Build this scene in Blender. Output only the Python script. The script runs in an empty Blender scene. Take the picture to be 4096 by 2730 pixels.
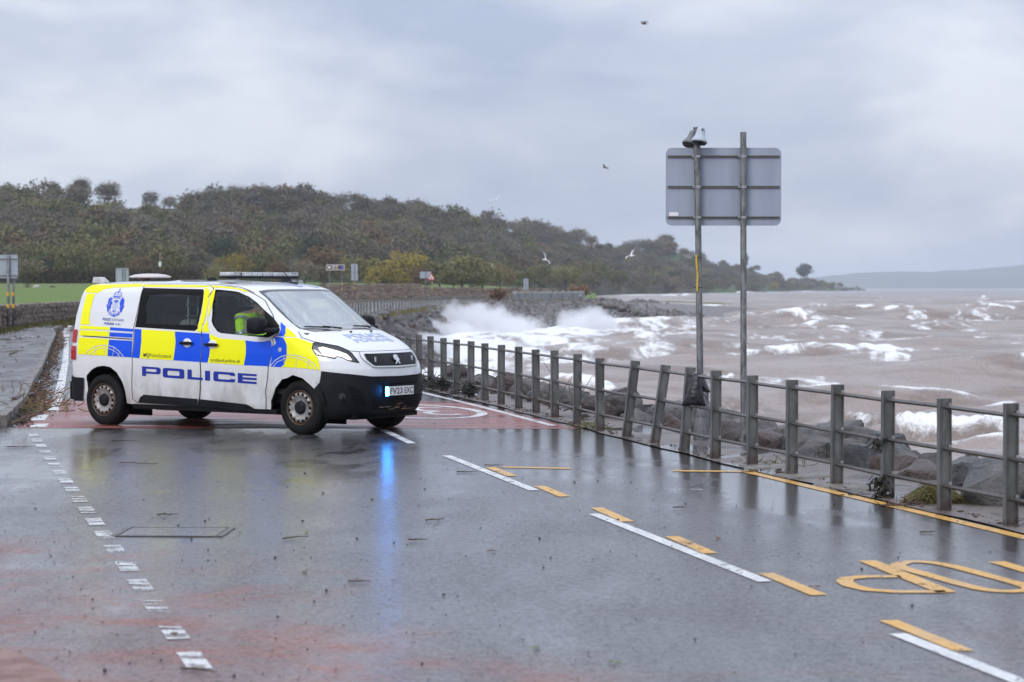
import bpy, bmesh, math, random
import numpy as np
from mathutils import Vector, Matrix
from mathutils.geometry import delaunay_2d_cdt, tessellate_polygon

scene = bpy.context.scene
C = scene.collection
R = math.radians
random.seed(7)
rng = np.random.default_rng(11)

# ------------------------------------------------------------------ camera
FOC, CAM_H, PITCH = 8480.0, 1.82665, 0.0253483          # focal length in photo pixels (4096 wide), metres, radians
cam_d = bpy.data.cameras.new('camera')
cam = bpy.data.objects.new('camera', cam_d)
C.objects.link(cam)
cam.location = (0, 0, CAM_H)
cam.rotation_euler = (math.pi / 2 - PITCH, 0, 0)
cam_d.sensor_width = 36.0
cam_d.lens = FOC / 4096 * 36.0
cam_d.clip_start = 0.1
cam_d.clip_end = 30000
cam_d.dof.use_dof = True
cam_d.dof.focus_distance = 26.0
cam_d.dof.aperture_fstop = 3.4
scene.camera = cam

# ------------------------------------------------------------------ view
scene.view_settings.view_transform = 'Standard'
scene.view_settings.look = 'None'
scene.view_settings.gamma = 1.0
scene.view_settings.use_curve_mapping = False
scene.view_settings.exposure = 0.52
cy = scene.cycles
cy.use_denoising = True
cy.max_bounces = 8
cy.diffuse_bounces = 3
cy.glossy_bounces = 4
cy.transmission_bounces = 4
cy.transparent_max_bounces = 12
cy.volume_bounces = 5
cy.caustics_reflective = False
cy.caustics_refractive = False
cy.sample_clamp_indirect = 6.0
cy.volume_max_steps = 256

# ------------------------------------------------------------------ sky and sun
SUN_EL, SUN_AZ = R(32), R(215)
world = bpy.data.worlds.new('World')
scene.world = world
world.use_nodes = True
wt = world.node_tree
wt.nodes.clear()
def wn(t, **k):
    n = wt.nodes.new(t)
    for a, b in k.items():
        setattr(n, a, b)
    return n
sky = wn('ShaderNodeTexSky', sky_type='NISHITA')
sky.sun_disc = False
sky.sun_elevation = SUN_EL
sky.sun_rotation = SUN_AZ
sky.air_density = 1.0
sky.dust_density = 2.0
tc = wn('ShaderNodeTexCoord')
mp = wn('ShaderNodeMapping')
mp.inputs['Scale'].default_value = (2.0, 2.0, 5.6)
mp.inputs['Location'].default_value = (1.36, 5.71, 7.81)
wt.links.new(tc.outputs['Generated'], mp.inputs['Vector'])
def noise(scale, detail, rough, dist=0.0):
    n = wn('ShaderNodeTexNoise')
    n.inputs['Scale'].default_value = scale
    n.inputs['Detail'].default_value = detail
    n.inputs['Roughness'].default_value = rough
    n.inputs['Distortion'].default_value = dist
    wt.links.new(mp.outputs[0], n.inputs['Vector'])
    return n
n1 = noise(2.6, 5, 0.5, 0.25)
n2 = noise(7.0, 6, 0.55, 0.4)
mx = wn('ShaderNodeMix', data_type='FLOAT')
mx.inputs[0].default_value = 0.24
wt.links.new(n1.outputs['Fac'], mx.inputs[2])
wt.links.new(n2.outputs['Fac'], mx.inputs[3])
cr = wn('ShaderNodeValToRGB')
E_ = cr.color_ramp.elements
E_[0].position = 0.37; E_[0].color = (3.75, 4.35, 5.75, 1)
E_[1].position = 0.63; E_[1].color = (6.7, 7.05, 7.8, 1)
e = cr.color_ramp.elements.new(0.5); e.color = (4.95, 5.42, 6.6, 1)
wt.links.new(mx.outputs[0], cr.inputs['Fac'])
ms = wn('ShaderNodeMix', data_type='RGBA')
ms.inputs[0].default_value = 0.92
wt.links.new(sky.outputs['Color'], ms.inputs[6])
wt.links.new(cr.outputs['Color'], ms.inputs[7])
# an overcast sky is brighter overhead than at the horizon
sx = wn('ShaderNodeSeparateXYZ'); wt.links.new(tc.outputs['Generated'], sx.inputs[0])
gr_ = wn('ShaderNodeMapRange'); gr_.inputs['From Min'].default_value = 0.0; gr_.inputs['From Max'].default_value = 1.0; gr_.inputs['To Min'].default_value = 0.76; gr_.inputs['To Max'].default_value = 1.75
wt.links.new(sx.outputs['Z'], gr_.inputs['Value'])
mg = wn('ShaderNodeMix', data_type='RGBA', blend_type='MULTIPLY'); mg.inputs[0].default_value = 1.0
wt.links.new(ms.outputs[2], mg.inputs[6]); wt.links.new(gr_.outputs[0], mg.inputs[7])
bg = wn('ShaderNodeBackground')
bg.inputs['Strength'].default_value = 0.1
wt.links.new(mg.outputs[2], bg.inputs['Color'])
wo = wn('ShaderNodeOutputWorld')
wt.links.new(bg.outputs[0], wo.inputs['Surface'])

sun_d = bpy.data.lights.new('sun', 'SUN')
sun_d.energy = 0.9
sun_d.angle = R(25)
sun_d.color = (1.0, 0.965, 0.92)
sun = bpy.data.objects.new('sun', sun_d)
C.objects.link(sun)
sun.rotation_euler = (math.pi / 2 - SUN_EL, 0, math.pi - SUN_AZ)

# ------------------------------------------------------------------ helpers
K = 4096 / 2353.0
CP, SP = math.cos(PITCH), math.sin(PITCH)
def at(vx, vy, Y):
    """a point of the place at depth Y, met along the line of sight (vx, vy) measured in the 2353 px wide view of the photo"""
    x = (vx * K - 2048) / FOC; u = -(vy * K - 1365) / FOC
    d = Vector((x, CP + u * SP, u * CP - SP))
    return Vector((0, 0, CAM_H)) + d * (Y / d.y)
def gnd(vx, vy, z=0.0):
    x = (vx * K - 2048) / FOC; u = -(vy * K - 1365) / FOC
    d = Vector((x, CP + u * SP, u * CP - SP))
    return Vector((0, 0, CAM_H)) + d * ((z - CAM_H) / d.z)

def props(o, label=None, cat=None, group=None, kind=None):
    for k, v in (('label', label), ('category', cat), ('group', group), ('kind', kind)):
        if v: o[k] = v
    return o
def thing(name, label, cat, loc=(0, 0, 0), rotz=0.0, group=None):
    o = bpy.data.objects.new(name, None)
    o.empty_display_size = 0.2
    C.objects.link(o)
    o.location = loc
    o.rotation_euler = (0, 0, rotz)
    return props(o, label, cat, group)
def link(name, me, parent=None, loc=None, rot=None, scale=None):
    o = bpy.data.objects.new(name, me)
    C.objects.link(o)
    if parent: o.parent = parent
    if loc is not None: o.location = loc
    if rot is not None: o.rotation_euler = rot
    if scale is not None: o.scale = scale if hasattr(scale, '__len__') else (scale,) * 3
    return o
def mesh(name, V, F, m=None, smooth=False, mats=None, fm=None):
    me = bpy.data.meshes.new(name)
    me.from_pydata([tuple(map(float, v)) for v in V], [], [tuple(map(int, f)) for f in F])
    for mm in (mats or ([m] if m else [])): me.materials.append(mm)
    if fm is not None: me.polygons.foreach_set('material_index', np.asarray(fm, dtype=np.int32))
    if smooth: me.polygons.foreach_set('use_smooth', np.ones(len(me.polygons), bool))
    me.update()
    return me
def fast_mesh(name, V, F, m=None, smooth=False):
    """numpy vertices (n,3) and faces (m,3|4)"""
    V = np.asarray(V, np.float32); F = np.asarray(F, np.int32)
    me = bpy.data.meshes.new(name)
    n = F.shape[1]
    me.vertices.add(len(V)); me.vertices.foreach_set('co', V.ravel())
    me.loops.add(F.size); me.loops.foreach_set('vertex_index', F.ravel())
    me.polygons.add(len(F))
    me.polygons.foreach_set('loop_start', np.arange(len(F), dtype=np.int32) * n)
    if smooth: me.polygons.foreach_set('use_smooth', np.ones(len(F), bool))
    if m: me.materials.append(m)
    me.update(calc_edges=True)
    return me
class MB:
    """collects shapes for one mesh"""
    def __init__(s): s.V = []; s.F = []; s.M = []; s.mi = 0
    def add(s, V, F):
        b = len(s.V)
        s.V += [Vector(v) for v in V]; s.F += [tuple(i + b for i in f) for f in F]; s.M += [s.mi] * len(F)
        return s
    def box(s, c, d, rot=None, taper=1.0):
        x, y, z = d[0] / 2, d[1] / 2, d[2] / 2
        P = [(-x, -y, -z), (x, -y, -z), (x, y, -z), (-x, y, -z)] + [(i * taper, j * taper, z) for i, j in ((-x, -y), (x, -y), (x, y), (-x, y))]
        P = [Vector(p) for p in P]
        if rot is not None: P = [rot @ p for p in P]
        c = Vector(c)
        return s.add([c + p for p in P], [(3, 2, 1, 0), (4, 5, 6, 7), (0, 1, 5, 4), (1, 2, 6, 5), (2, 3, 7, 6), (3, 0, 4, 7)])
    def bar(s, a, b, r, r2=None, n=8, cap=True, ph=0.0):
        a = Vector(a); b = Vector(b); d = (b - a)
        if d.length < 1e-6: return s
        d.normalize(); r2 = r if r2 is None else r2
        u = d.cross(Vector((0, 0, 1)) if abs(d.z) < .95 else Vector((1, 0, 0))).normalized(); v = d.cross(u)
        V = []
        for p, q in ((a, r), (b, r2)):
            V += [p + (u * math.cos(ph + 2 * math.pi * i / n) + v * math.sin(ph + 2 * math.pi * i / n)) * q for i in range(n)]
        F = [(i, (i + 1) % n, n + (i + 1) % n, n + i) for i in range(n)]
        if cap: F += [tuple(range(n))[::-1], tuple(range(n, 2 * n))]
        return s.add(V, F)
    def tube(s, pts, r, n=6):
        for i in range(len(pts) - 1):
            ra = r[i] if hasattr(r, '__len__') else r; rb = r[i + 1] if hasattr(r, '__len__') else r
            s.bar(pts[i], pts[i + 1], ra, rb, n, cap=True)
        return s
    def lathe(s, prof, n=24, axis='z', c=(0, 0, 0), closed=False):
        """prof: (radius, height) pairs"""
        V = []; c = Vector(c)
        for r, h in prof:
            for i in range(n):
                a = 2 * math.pi * i / n; p = (r * math.cos(a), r * math.sin(a), h)
                if axis == 'y': p = (p[0], p[2], p[1])
                if axis == 'x': p = (p[2], p[0], p[1])
                V.append(c + Vector(p))
        m = len(prof); F = []
        for j in range(m if closed else m - 1):
            k = (j + 1) % m
            for i in range(n): F.append((j * n + i, j * n + (i + 1) % n, k * n + (i + 1) % n, k * n + i))
        return s.add(V, F)
    def prism(s, poly, z0, z1):
        n = len(poly)
        V = [(p[0], p[1], z0) for p in poly] + [(p[0], p[1], z1) for p in poly]
        tri = tessellate_polygon([[Vector((p[0], p[1], 0)) for p in poly]])
        F = [tuple(t) for t in tri] + [tuple(n + i for i in t) for t in tri] + [(i, (i + 1) % n, n + (i + 1) % n, n + i) for i in range(n)]
        return s.add(V, F)
    def ellipsoid(s, c, r, n=12, m=8, e=1.0):
        def pw(a): return math.copysign(abs(a) ** e, a)
        V = []; c = Vector(c)
        for j in range(m + 1):
            t = -math.pi / 2 + math.pi * j / m
            for i in range(n):
                a = 2 * math.pi * i / n
                V.append(c + Vector((r[0] * pw(math.cos(t)) * pw(math.cos(a)), r[1] * pw(math.cos(t)) * pw(math.sin(a)), r[2] * pw(math.sin(t)))))
        return s.add(V, [(j * n + i, j * n + (i + 1) % n, (j + 1) * n + (i + 1) % n, (j + 1) * n + i) for j in range(m) for i in range(n)])
    def me(s, name, m, smooth=False, fix=True):
        mats = m if isinstance(m, (list, tuple)) else [m]
        me = mesh(name, s.V, s.F, mats=mats, smooth=smooth, fm=s.M)
        if fix:
            b = bmesh.new(); b.from_mesh(me)
            bmesh.ops.remove_doubles(b, verts=b.verts, dist=1e-5)
            bmesh.ops.recalc_face_normals(b, faces=b.faces); b.to_mesh(me); b.free()
        return me
    def obj(s, name, m, parent=None, smooth=False, fix=True):
        return link(name, s.me(name, m, smooth, fix), parent)
def smooth_by_angle(o, deg=35):
    me = o.data if hasattr(o, 'data') else o
    me.polygons.foreach_set('use_smooth', np.ones(len(me.polygons), bool))
    b = bmesh.new(); b.from_mesh(me)
    for ed in b.edges:
        if len(ed.link_faces) == 2 and ed.calc_face_angle(0) > R(deg): ed.smooth = False
    b.to_mesh(me); b.free()
    return o
def bevel(o, w, seg=2, ang=30):
    md = o.modifiers.new('bevel', 'BEVEL'); md.width = w; md.segments = seg; md.limit_method = 'ANGLE'; md.angle_limit = R(ang)
    return o
# value noise used to shape geometry
def vnoise(x, y, seed=0):
    xi = np.floor(x).astype(np.int64); yi = np.floor(y).astype(np.int64); fx = x - xi; fy = y - yi
    fx = fx * fx * (3 - 2 * fx); fy = fy * fy * (3 - 2 * fy)
    def h(a, b):
        n = (a * 374761393 + b * 668265263 + seed * 974711) & 0x7fffffff
        n = ((n ^ (n >> 13)) * 1274126177) & 0x7fffffff
        return ((n ^ (n >> 16)) & 0xffff) / 65535.0
    return (h(xi, yi) * (1 - fx) + h(xi + 1, yi) * fx) * (1 - fy) + (h(xi, yi + 1) * (1 - fx) + h(xi + 1, yi + 1) * fx) * fy
def fbm(x, y, o=4, seed=0):
    s = 0; a = 0.5; t = 0
    for k in range(o):
        s = s + a * vnoise(x * 2 ** k + 17.3 * k, y * 2 ** k - 9.1 * k, seed + k); t += a; a *= 0.5
    return s / t

# ------------------------------------------------------------------ materials
def mat(name, col, rough=0.5, metal=0.0, spec=0.5, emit=None, es=0.0, coat=0.0, trans=0.0, alpha=1.0):
    m = bpy.data.materials.new(name); m.use_nodes = True
    b = m.node_tree.nodes['Principled BSDF']
    b.inputs['Base Color'].default_value = (*col, 1)
    b.inputs['Roughness'].default_value = rough
    b.inputs['Metallic'].default_value = metal
    b.inputs['Specular IOR Level'].default_value = spec
    b.inputs['Coat Weight'].default_value = coat
    b.inputs['Transmission Weight'].default_value = trans
    b.inputs['Alpha'].default_value = alpha
    if emit: b.inputs['Emission Color'].default_value = (*emit, 1); b.inputs['Emission Strength'].default_value = es
    return m
class NT:
    def __init__(s, m): s.t = m.node_tree; s.b = s.t.nodes['Principled BSDF']; s.out = s.t.nodes['Material Output']
    def n(s, t, **k):
        n = s.t.nodes.new(t)
        for a, b in k.items():
            if a.startswith('i_'):
                key = a[2:]; key = int(key) if key.isdigit() else key.replace('_', ' ')
                n.inputs[key].default_value = b
            else: setattr(n, a, b)
        return n
    def l(s, a, b): s.t.links.new(a, b)
    def pos(s): return s.n('ShaderNodeNewGeometry').outputs['Position']
    def objc(s): return s.n('ShaderNodeTexCoord').outputs['Object']
    def mapv(s, v, scale=(1, 1, 1), rot=(0, 0, 0), loc=(0, 0, 0)):
        m = s.n('ShaderNodeMapping'); m.inputs['Scale'].default_value = scale; m.inputs['Rotation'].default_value = rot; m.inputs['Location'].default_value = loc
        s.l(v, m.inputs['Vector']); return m.outputs[0]
    def noise(s, v, scale, detail=4, rough=0.55, dist=0.0):
        n = s.n('ShaderNodeTexNoise', i_Scale=scale, i_Detail=detail, i_Roughness=rough, i_Distortion=dist); s.l(v, n.inputs['Vector']); return n.outputs['Fac']
    def vor(s, v, scale, feat='F1'):
        n = s.n('ShaderNodeTexVoronoi', i_Scale=scale, feature=feat); s.l(v, n.inputs['Vector']); return n.outputs['Distance']
    def ramp(s, f, a, b, ca=(0, 0, 0), cb=(1, 1, 1), interp='LINEAR'):
        r = s.n('ShaderNodeValToRGB'); e = r.color_ramp.elements; r.color_ramp.interpolation = interp
        e[0].position = a; e[1].position = b; e[0].color = (*ca, 1); e[1].color = (*cb, 1); s.l(f, r.inputs['Fac']); return r.outputs['Color']
    def rng(s, f, a, b, c=0.0, d=1.0):
        r = s.n('ShaderNodeMapRange'); r.interpolation_type = 'SMOOTHSTEP'
        for k, v in (('From Min', a), ('From Max', b), ('To Min', c), ('To Max', d)): r.inputs[k].default_value = v
        s.l(f, r.inputs['Value']); return r.outputs['Result']
    def mix(s, f, a, b):
        m = s.n('ShaderNodeMix', data_type='RGBA')
        for i, v in ((0, f), (6, a), (7, b)):
            if isinstance(v, (tuple, list)): m.inputs[i].default_value = (*v, 1)
            elif isinstance(v, (int, float)): m.inputs[i].default_value = v
            else: s.l(v, m.inputs[i])
        return m.outputs[2]
    def math(s, op, a, b=None):
        m = s.n('ShaderNodeMath', operation=op)
        for i, v in ((0, a), (1, b)):
            if v is None: continue
            if isinstance(v, (int, float)): m.inputs[i].default_value = v
            else: s.l(v, m.inputs[i])
        return m.outputs[0]
    def sep(s, v):
        n = s.n('ShaderNodeSeparateXYZ'); s.l(v, n.inputs[0]); return n.outputs
    def bump(s, h, strength=0.5, dist=0.01, normal=None):
        b = s.n('ShaderNodeBump', i_Strength=strength, i_Distance=dist); s.l(h, b.inputs['Height'])
        if normal is not None: s.l(normal, b.inputs['Normal'])
        return b.outputs[0]
    def set(s, k, v):
        if isinstance(v, (tuple, list)): s.b.inputs[k].default_value = (*v, 1)
        elif isinstance(v, (int, float)): s.b.inputs[k].default_value = v
        else: s.l(v, s.b.inputs[k])
def noisy(name, c1, c2, scale, rough=0.7, bump=0.0, bscale=None, metal=0.0, spec=0.5, space='obj', detail=5, lo=.35, hi=.65, bdist=0.02, r2=None, stretch=(1, 1, 1)):
    m = mat(name, c1, rough, metal, spec); t = NT(m)
    v = t.objc() if space == 'obj' else t.pos()
    v = t.mapv(v, stretch)
    f = t.noise(v, scale, detail)
    g = t.rng(f, lo, hi)
    t.set('Base Color', t.mix(g, c1, c2))
    if r2 is not None: t.set('Roughness', t.rng(f, lo, hi, rough, r2))
    if bump: t.set('Normal', t.bump(t.noise(v, bscale or scale * 3, 4), bump, bdist))
    return m

# ================================================================== the setting
# ---- road surface
def road_material():
    m = mat('wet_asphalt', (.05, .05, .055), .3); t = NT(m)
    p = t.pos()
    road = t.mapv(p, (1, .45, 1), (0, 0, R(-13)))
    trk = t.noise(t.mapv(p, (1.5, .05, 1), (0, 0, R(-13))), 1.0, 3, .5)
    n_big = t.math('ADD', t.math('MULTIPLY', t.noise(road, .30, 5, .6, .8), .78), t.math('MULTIPLY', trk, .22))
    n_mid = t.noise(road, 1.7, 4, .6, .3)
    wet = t.math('ADD', t.math('MULTIPLY', n_big, .7), t.math('MULTIPLY', n_mid, .3))
    px, py, pz = t.sep(p)
    edge = t.math('ADD', px, t.math('MULTIPLY', py, .237))            # 7.6 along the foot of the railing, where the camber drains to
    wet = t.math('ADD', wet, t.math('MULTIPLY', t.rng(edge, 4.8, 7.4), .11))
    wet = t.math('ADD', wet, t.math('MULTIPLY', t.math('MULTIPLY', t.rng(py, 16.5, 21), t.rng(py, 31, 27)), .07))
    film = t.rng(wet, .38, .62)                       # standing water film
    pud = t.rng(wet, .575, .63)                       # smooth puddles
    agg = t.noise(p, 55, 3, .7)
    agg2 = t.noise(p, 17, 3, .6)
    base = t.mix(t.rng(agg, .3, .7), (.040, .037, .040), (.135, .122, .127))
    base = t.mix(t.math('MULTIPLY', film, .45), base, (.06, .057, .062))
    x, y, z = t.sep(p)
    # washed-on red earth in the corner of the junction
    s = t.mapv(p, (.8, 1.0, 1), (0, 0, R(24)))
    e1 = t.noise(s, .9, 5, .6, .8)
    reach = t.math('SUBTRACT', t.math('MULTIPLY', y, .23), t.math('MULTIPLY', x, -.30))
    k = t.rng(t.math('ADD', reach, t.math('MULTIPLY', e1, -2.6)), .5, 1.55, 1.0, 0.0)
    e2 = t.rng(t.noise(s, 1.6, 6, .65, .5), .42, .66)
    mud = t.math('MULTIPLY', k, t.math('ADD', t.math('MULTIPLY', e2, .65), .40))
    e3 = t.math('MULTIPLY', t.rng(t.noise(s, .55, 5, .6, .8), .50, .72), t.rng(y, 10.0, 12.5, .40, 0.0))
    mud = t.math('MAXIMUM', mud, e3)
    base = t.mix(mud, base, (.27, .115, .088))
    t.set('Base Color', base)
    tone = t.math('ADD', t.math('MULTIPLY', t.noise(t.mapv(p, (1, .6, 1), (0, 0, R(-13))), .42, 5, .62, .7), 1.5), .28)
    tn = t.n('ShaderNodeCombineColor'); [t.l(tone, tn.inputs[k_]) for k_ in range(3)]
    mt = t.n('ShaderNodeMix', data_type='RGBA', blend_type='MULTIPLY'); mt.inputs[0].default_value = 1.0; t.l(base, mt.inputs[6]); t.l(tn.outputs[0], mt.inputs[7]); base = mt.outputs[2]
    pit = t.rng(t.math('ADD', t.math('MULTIPLY', t.noise(p, 38, 3, .75), .6), t.math('MULTIPLY', t.noise(p, 15, 3, .7), .4)), .40, .56)
    base = t.mix(t.math('MULTIPLY', t.math('SUBTRACT', 1.0, pit), t.math('ADD', t.math('MULTIPLY', film, -.35), .55)), base, (.012, .012, .013))
    t.set('Base Color', base)
    rough = t.math('ADD', t.math('MULTIPLY', film, -.16), .40)
    rough = t.math('ADD', rough, t.math('MULTIPLY', t.math('MULTIPLY', t.math('SUBTRACT', 1.0, pit), t.math('SUBTRACT', 1.0, pud)), .22))
    rough = t.math('ADD', rough, t.math('MULTIPLY', pud, -.12))
    rough = t.math('ADD', rough, t.math('MULTIPLY', mud, .14))
    t.set('Roughness', rough)
    cw = t.math('MULTIPLY', t.math('ADD', t.math('MULTIPLY', film, .46), .52), t.math('ADD', t.math('MULTIPLY', t.math('MAXIMUM', pit, pud), .42), .58))
    t.set('Coat Weight', t.math('MULTIPLY', cw, t.math('SUBTRACT', 1.0, t.math('MULTIPLY', mud, .88))))
    t.set('Coat Roughness', t.math('ADD', t.math('MULTIPLY', film, -.07), .17))
    t.b.inputs['Coat IOR'].default_value = 1.45
    wv = t.n('ShaderNodeBump', i_Distance=.010); t.l(t.noise(p, 30, 3, .7), wv.inputs['Height']); t.l(t.math('ADD', t.math('MULTIPLY', film, -.28), .52), wv.inputs['Strength']); t.l(wv.outputs[0], t.b.inputs['Coat Normal'])
    t.set('Specular IOR Level', .5)
    h = t.math('ADD', t.math('MULTIPLY', agg, .6), t.math('MULTIPLY', agg2, .4))
    b = t.n('ShaderNodeBump', i_Distance=.011)
    t.l(h, b.inputs['Height'])
    st = t.math('ADD', t.math('MULTIPLY', film, -.25), .62)
    st = t.math('MAXIMUM', t.math('ADD', st, t.math('MULTIPLY', pud, -.28)), .08)
    t.l(st, b.inputs['Strength'])
    t.l(b.outputs[0], t.b.inputs['Normal'])
    return m
M = {}
M['road'] = road_material()
def paint_material(name, col, wear_lo, wear_hi, scale=7.0, sq=(1, .5, 1)):
    m = mat(name, col, .35); t = NT(m); p = t.pos()
    q = t.mapv(p, sq, (0, 0, R(-13) if sq[0] == 1 else 0))
    w = t.math('ADD', t.math('MULTIPLY', t.noise(q, scale, 5, .65), .7), t.math('MULTIPLY', t.noise(p, 60, 2, .6), .3))
    t.set('Alpha', t.rng(w, wear_lo, wear_hi))
    t.set('Base Color', t.mix(t.rng(t.noise(p, 22, 5, .7), .4, .75), col, tuple(c * .62 for c in col)))
    t.set('Roughness', t.rng(t.noise(q, 3, 3), .35, .65, .22, .5))
    t.set('Normal', t.bump(t.noise(p, 70, 2), .3, .006))
    return m
M['white_line'] = paint_material('white_road_paint', (.74, .74, .72), .385, .43)
M['worn_line'] = paint_material('worn_white_road_paint', (.70, .70, .69), .47, .515, 4.0, (.45, 2.2, 1))
M['yellow_line'] = paint_material('yellow_road_paint', (.74, .41, .09), .365, .41)
def red_surface():
    m = mat('red_surfacing', (.22, .06, .05), .4); t = NT(m); p = t.pos()
    q = t.mapv(p, (.35, 1.6, 1), (0, 0, R(-4)))
    w = t.noise(q, .9, 5, .6, .4)
    c = t.mix(t.rng(t.noise(p, 30, 3, .7), .35, .7), (.235, .068, .056), (.30, .098, .082))
    t.set('Base Color', c)
    t.set('Alpha', t.rng(w, .27, .36))
    t.set('Roughness', t.rng(t.noise(q, .8, 4, .6, .5), .4, .6, .45, .14))
    t.set('Normal', t.bump(t.noise(p, 50, 3), .45, .008))
    return m
M['red'] = red_surface()
def wet_concrete(name, c1, c2, pl=.5, ph=.6):
    m = mat(name, c1, .5); t = NT(m); p = t.pos()
    n = t.noise(t.mapv(p, (1, .6, 1), (0, 0, R(-13))), .8, 4, .6, .3)
    c = t.mix(t.rng(t.noise(p, 40, 4, .75), .3, .7), c1, c2)
    c = t.mix(t.rng(t.noise(p, 1.1, 5, .65, .5), .45, .65), c, tuple(x * .6 for x in c1))
    pud = t.rng(n, pl, ph)
    t.set('Base Color', t.mix(t.math('MULTIPLY', pud, .6), c, (.05, .05, .055)))
    t.set('Roughness', t.math('ADD', t.math('MULTIPLY', pud, -.42), .48))
    b = t.n('ShaderNodeBump', i_Distance=.012); t.l(t.noise(p, 45, 4, .7), b.inputs['Height'])
    t.l(t.math('ADD', t.math('MULTIPLY', pud, -.26), .3), b.inputs['Strength']); t.l(b.outputs[0], t.b.inputs['Normal'])
    return m
M['prom'] = wet_concrete('wet_concrete_walkway', (.12, .095, .085), (.24, .20, .18), .50, .57)
M['pave'] = wet_concrete('wet_tarmac_pavement', (.075, .068, .07), (.13, .115, .115), .46, .6)
M['kerb'] = noisy('kerb_concrete', (.13, .115, .10), (.22, .20, .18), 6, .55, .5, 30, space='pos', bdist=.01)
M['verge'] = noisy('verge_earth', (.055, .05, .025), (.09, .06, .035), 1.4, .9, .8, 14, space='pos', bdist=.06)
def grass_mat(name, a, b, c, sc):
    m = mat(name, a, .85, spec=.2); t = NT(m); p = t.pos()
    n = t.noise(p, sc, 6, .65); k = t.noise(t.mapv(p, (.2, 1, 1)), sc * .18, 4, .6, .6)
    col = t.mix(t.rng(n, .35, .65), a, b)
    t.set('Base Color', t.mix(t.rng(k, .48, .66), col, c))
    t.set('Normal', t.bump(t.noise(p, sc * 6, 4), .8, .12))
    return m
M['field'] = grass_mat('field_grass', (.105, .175, .035), (.15, .215, .05), (.16, .15, .065), .35)
M['hill'] = grass_mat('hill_ground', (.055, .05, .028), (.075, .062, .034), (.07, .115, .03), .03)
M['spit'] = grass_mat('spit_grass', (.15, .135, .045), (.19, .165, .06), (.12, .10, .05), .12)
M['farhill'] = grass_mat('far_hill_ground', (.05, .07, .035), (.085, .10, .045), (.06, .055, .035), .0018)

def sheet(name, poly, m, z=0.0, parent=None, res=None):
    V = [Vector((p[0], p[1], 0)) for p in poly]
    tri = tessellate_polygon([V])
    me = mesh(name, [(v.x, v.y, z) for v in V], [t if (V[t[1]] - V[t[0]]).cross(V[t[2]] - V[t[0]]).z > 0 else t[::-1] for t in tri], m)
    return link(name, me, parent)
def ribbon_pts(pts, w, closed=False):
    P = [Vector((p[0], p[1])) for p in pts]; n = len(P); L = []; Rr = []
    for i in range(n):
        a = P[(i - 1) % n] if (closed or i > 0) else None; b = P[(i + 1) % n] if (closed or i < n - 1) else None
        d1 = (P[i] - a).normalized() if a is not None else (b - P[i]).normalized()
        d2 = (b - P[i]).normalized() if b is not None else d1
        t = (d1 + d2).normalized(); nn = Vector((-t.y, t.x)); k = max(.5, nn.dot(Vector((-d1.y, d1.x))))
        L.append(P[i] + nn * (w / 2 / k)); Rr.append(P[i] - nn * (w / 2 / k))
    return L, Rr
def ribbons(name, lines, m, z, parent=None):
    """lines: list of (points, width, closed)"""
    V = []; F = []
    for pts, w, cl in lines:
        L, Rr = ribbon_pts(pts, w, cl); n = len(pts); b = len(V)
        for l, r in zip(L, Rr): V += [(l.x, l.y, z), (r.x, r.y, z)]
        for i in range(n if cl else n - 1):
            j = (i + 1) % n; F.append((b + 2 * i, b + 2 * i + 1, b + 2 * j + 1, b + 2 * j))
    return link(name, mesh(name, V, F, m), parent)
def curve(pts, n=6):
    """Catmull-Rom through the points"""
    P = [Vector(p) for p in pts]; out = []
    for i in range(len(P) - 1):
        p0 = P[max(0, i - 1)]; p1 = P[i]; p2 = P[i + 1]; p3 = P[min(len(P) - 1, i + 2)]
        for k in range(n):
            t = k / n
            out.append(.5 * ((2 * p1) + (p2 - p0) * t + (2 * p0 - 5 * p1 + 4 * p2 - p3) * t * t + (3 * p1 - p0 - 3 * p2 + p3) * t ** 3))
    out.append(P[-1]); return out
FENCE = [(6.1, 6.5), (4.95, 11.3), (3.81, 16.16), (2.17, 22.59), (.09, 31.71), (-1.73, 39.29), (-4.4, 52), (-7.2, 75), (-8.8, 100), (-9.34, 132), (-9.13, 145), (-8.8, 160.8), (-8.2, 176.7),
         (-7.27, 200.6), (-5.5, 232), (-2.6, 262), (2.0, 283), (9.8, 298)]
fence_path = curve(FENCE, 12)
def fx(Y):
    for a, b in zip(fence_path, fence_path[1:]):
        if a.y <= Y <= b.y: return a.x + (b.x - a.x) * (Y - a.y) / (b.y - a.y)
    return fence_path[0].x + (fence_path[0].y - Y) * .24
SEA_Z = -3.0

# ---- land sheet, road, pavement
land = sheet('ground', [(-420, -25), (8.5, -25), (6.3, 6)] + [(p.x + .1, p.y) for p in fence_path[::4]] + [(12, 330), (4, 420), (-420, 420)], M['verge'], -.045)
props(land, kind='structure')
kerb_line = [(-6.63, 27.75), (-7.57, 33.0), (-8.9, 39.5), (-10.39, 46.97), (-13.5, 62), (-16.75, 77.81), (-18.6, 86.0), (-19.9, 94)]
kerb_c = curve(kerb_line, 6)
left_edge = [(-40, 5), (-40, 27.0), (-6.63, 27.2)] + [(p.x + .02, p.y) for p in kerb_c] + [(-21.3, 112), (-22.3, 132), (-22.5, 170), (-21, 220), (-17, 270), (-6, 305)]
right_edge = [(9.6, -25), (6.1, 6.5)] + [(p.x - .16, p.y) for p in fence_path[::3] if p.y > 7]
road = sheet('road', [(-40, -25)] + right_edge + left_edge[::-1], M['road'], 0.0)
props(road, kind='structure')
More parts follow.
